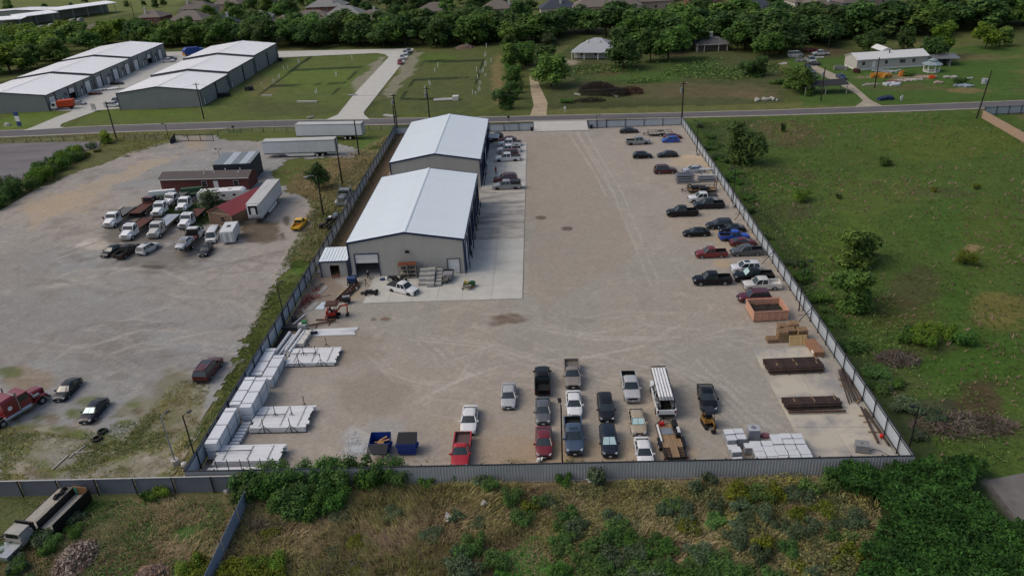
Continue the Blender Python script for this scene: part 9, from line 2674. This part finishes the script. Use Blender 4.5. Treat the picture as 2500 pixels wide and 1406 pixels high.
# grass round and inside the truck lot
X, Y = scatter([(780, 480), (870, 380), (950, 335), (965, 345), (800, 615), (640, 850), (530, 1090), (455, 1150), (440, 1100), (520, 1000), (600, 830), (690, 640)], 8000, .38, .2)
stuff('strip_grass', blades(X, Y, 4, .2, .05, 1.0, .04), leafmat('strip_grass_blade', ['4c5a30', '647440', '7c8a50', '98966a'], trans=.2, rnd=.05, sc=.2), 'green grass strip outside the left yard fence')
X, Y = scatter([(690, 420), (860, 375), (950, 330), (960, 345), (860, 520), (770, 640), (700, 640), (760, 500)], 5000, .42, .18)
stuff('tan_grass', blades(X, Y, 4, .32, .05, .9, .02), dryg, 'tan dry grass between the poles and the left yard fence')
X, Y = scatter([(0, 1040), (150, 1060), (300, 1080), (430, 930), (520, 930), (440, 1120), (452, 1165), (0, 1180)], 6000, .54, .3, .25)
stuff('lot_weeds', blades(X, Y, 4, .16, .04, 1.1, .05), olvg, 'olive weeds creeping over the gravel before the charcoal fence')
X, Y = scatter([(0, 1050), (150, 1070), (420, 1000), (452, 1165), (0, 1180)], 3600, .55, .3)
P = np.stack([X, Y, .1 + .15 * rng.random(len(X))], 1)
stuff('lot_green_weeds', leaves(P, .1 + .12 * rng.random(len(X)), .9), grnw, 'green weeds in tufts on the gravel before the charcoal fence')
X, Y = scatter([(0, 338), (430, 322), (425, 345), (300, 385), (250, 400), (235, 370), (252, 345), (0, 350)], 2000, .45, .12)
stuff('verge_grass', blades(X, Y, 4, .3, .06, .8), olvg, 'patchy verge grass beside the barred gate')
X, Y = scatter([(1400, 165), (1700, 140), (1900, 150), (1900, 195), (1560, 205), (1400, 200)], 3500, .5, .08)
P = np.stack([X, Y, .2 + .7 * fbm(X * .3, Y * .3) * rng.random(len(X))], 1)
stuff('farm_weeds', leaves(P, .5 + .5 * rng.random(len(X)), 1.2), LM['shrub'], 'leafy green weeds in drifts across the farm field')
X, Y = scatter([(380, 500), (480, 470), (520, 540), (480, 560), (400, 530)], 1200, .45, .2)
stuff('truck_weeds', blades(X, Y, 4, .5, .05, .6, .06), grnw, 'green weeds growing between the parked flatbed trucks')
X, Y = scatter([(520, 1120), (1700, 1122), (1700, 1131), (520, 1133)], 700, .58, .5)
stuff('yard_weeds', blades(X, Y, 5, .3, .03, .8, .07), olvg, 'dry weeds along the inside foot of the near fence')
def brush(label, px, py, rx, ry, h, m, n):
 p = at(px, py)
 a = rng.random(n) * 2 * pi
 k = np.sqrt(rng.random(n))
 P = np.stack([p.x + rx * k * np.cos(a), p.y + ry * k * np.sin(a), h * np.sqrt(1 - k * k * .95) * rng.random(n) ** .4], 1)
 d = rng.normal(size=(n, 3)) * np.array([1, 1, .45])
 d /= np.linalg.norm(d, axis=1, keepdims=True)
 L = (.5 + 1.1 * rng.random((n, 1)))
 s = np.cross(d, rng.normal(size=(n, 3)))
 s *= .05 / (np.linalg.norm(s, axis=1, keepdims=True) + 1e-9)
 V = np.stack([P - d * L / 2 - s, P - d * L / 2 + s, P + d * L / 2 + s * .4, P + d * L / 2 - s * .4], 1).reshape(-1, 3)
 tag(link('brush_heap', np_mesh('brush_heap', V, 4, m)), label, 'brush heap')
brush('largest heap of dark grey cut branches in the field by the road', 1458, 228, 5.6, 4, 3.4, leafmat('dark_twig', ['2a2422', '3e3632', '564c46'], rnd=.05), 2200)
brush('smaller dark branch heap at the right of the largest one', 1505, 232, 4, 3, 2.2, MATS['dark_twig'], 1000)
brush('reddish brown branch heap right of the dark heaps', 1540, 228, 3.6, 2.6, 2.0, leafmat('red_twig', ['3c2420', '553029', '6a4034'], rnd=.05), 700)
brush('low grey branch heap in front of the dark heaps', 1440, 248, 4.5, 1.6, 1.0, MATS['dark_twig'], 500)
brush('long heap of grey twigs beyond the near right corner of the fence', 2350, 1040, 5.5, 2.2, .6, leafmat('grey_twig', ['544a40', '73685e', '8a8074'], rnd=.05), 900)
brush('tangle of dead grey twigs at the right fence by the green field', 2190, 880, 2.6, 1.6, .8, MATS['grey_twig'], 600)
brush('dead brown brush below the dark shrubs at bottom left', 640, 1290, 2.4, 1.2, .5, MATS['grey_twig'], 350)
brush('dead twigs in the rough ground at the bottom', 840, 1390, 2.2, 1.2, .5, MATS['grey_twig'], 300)
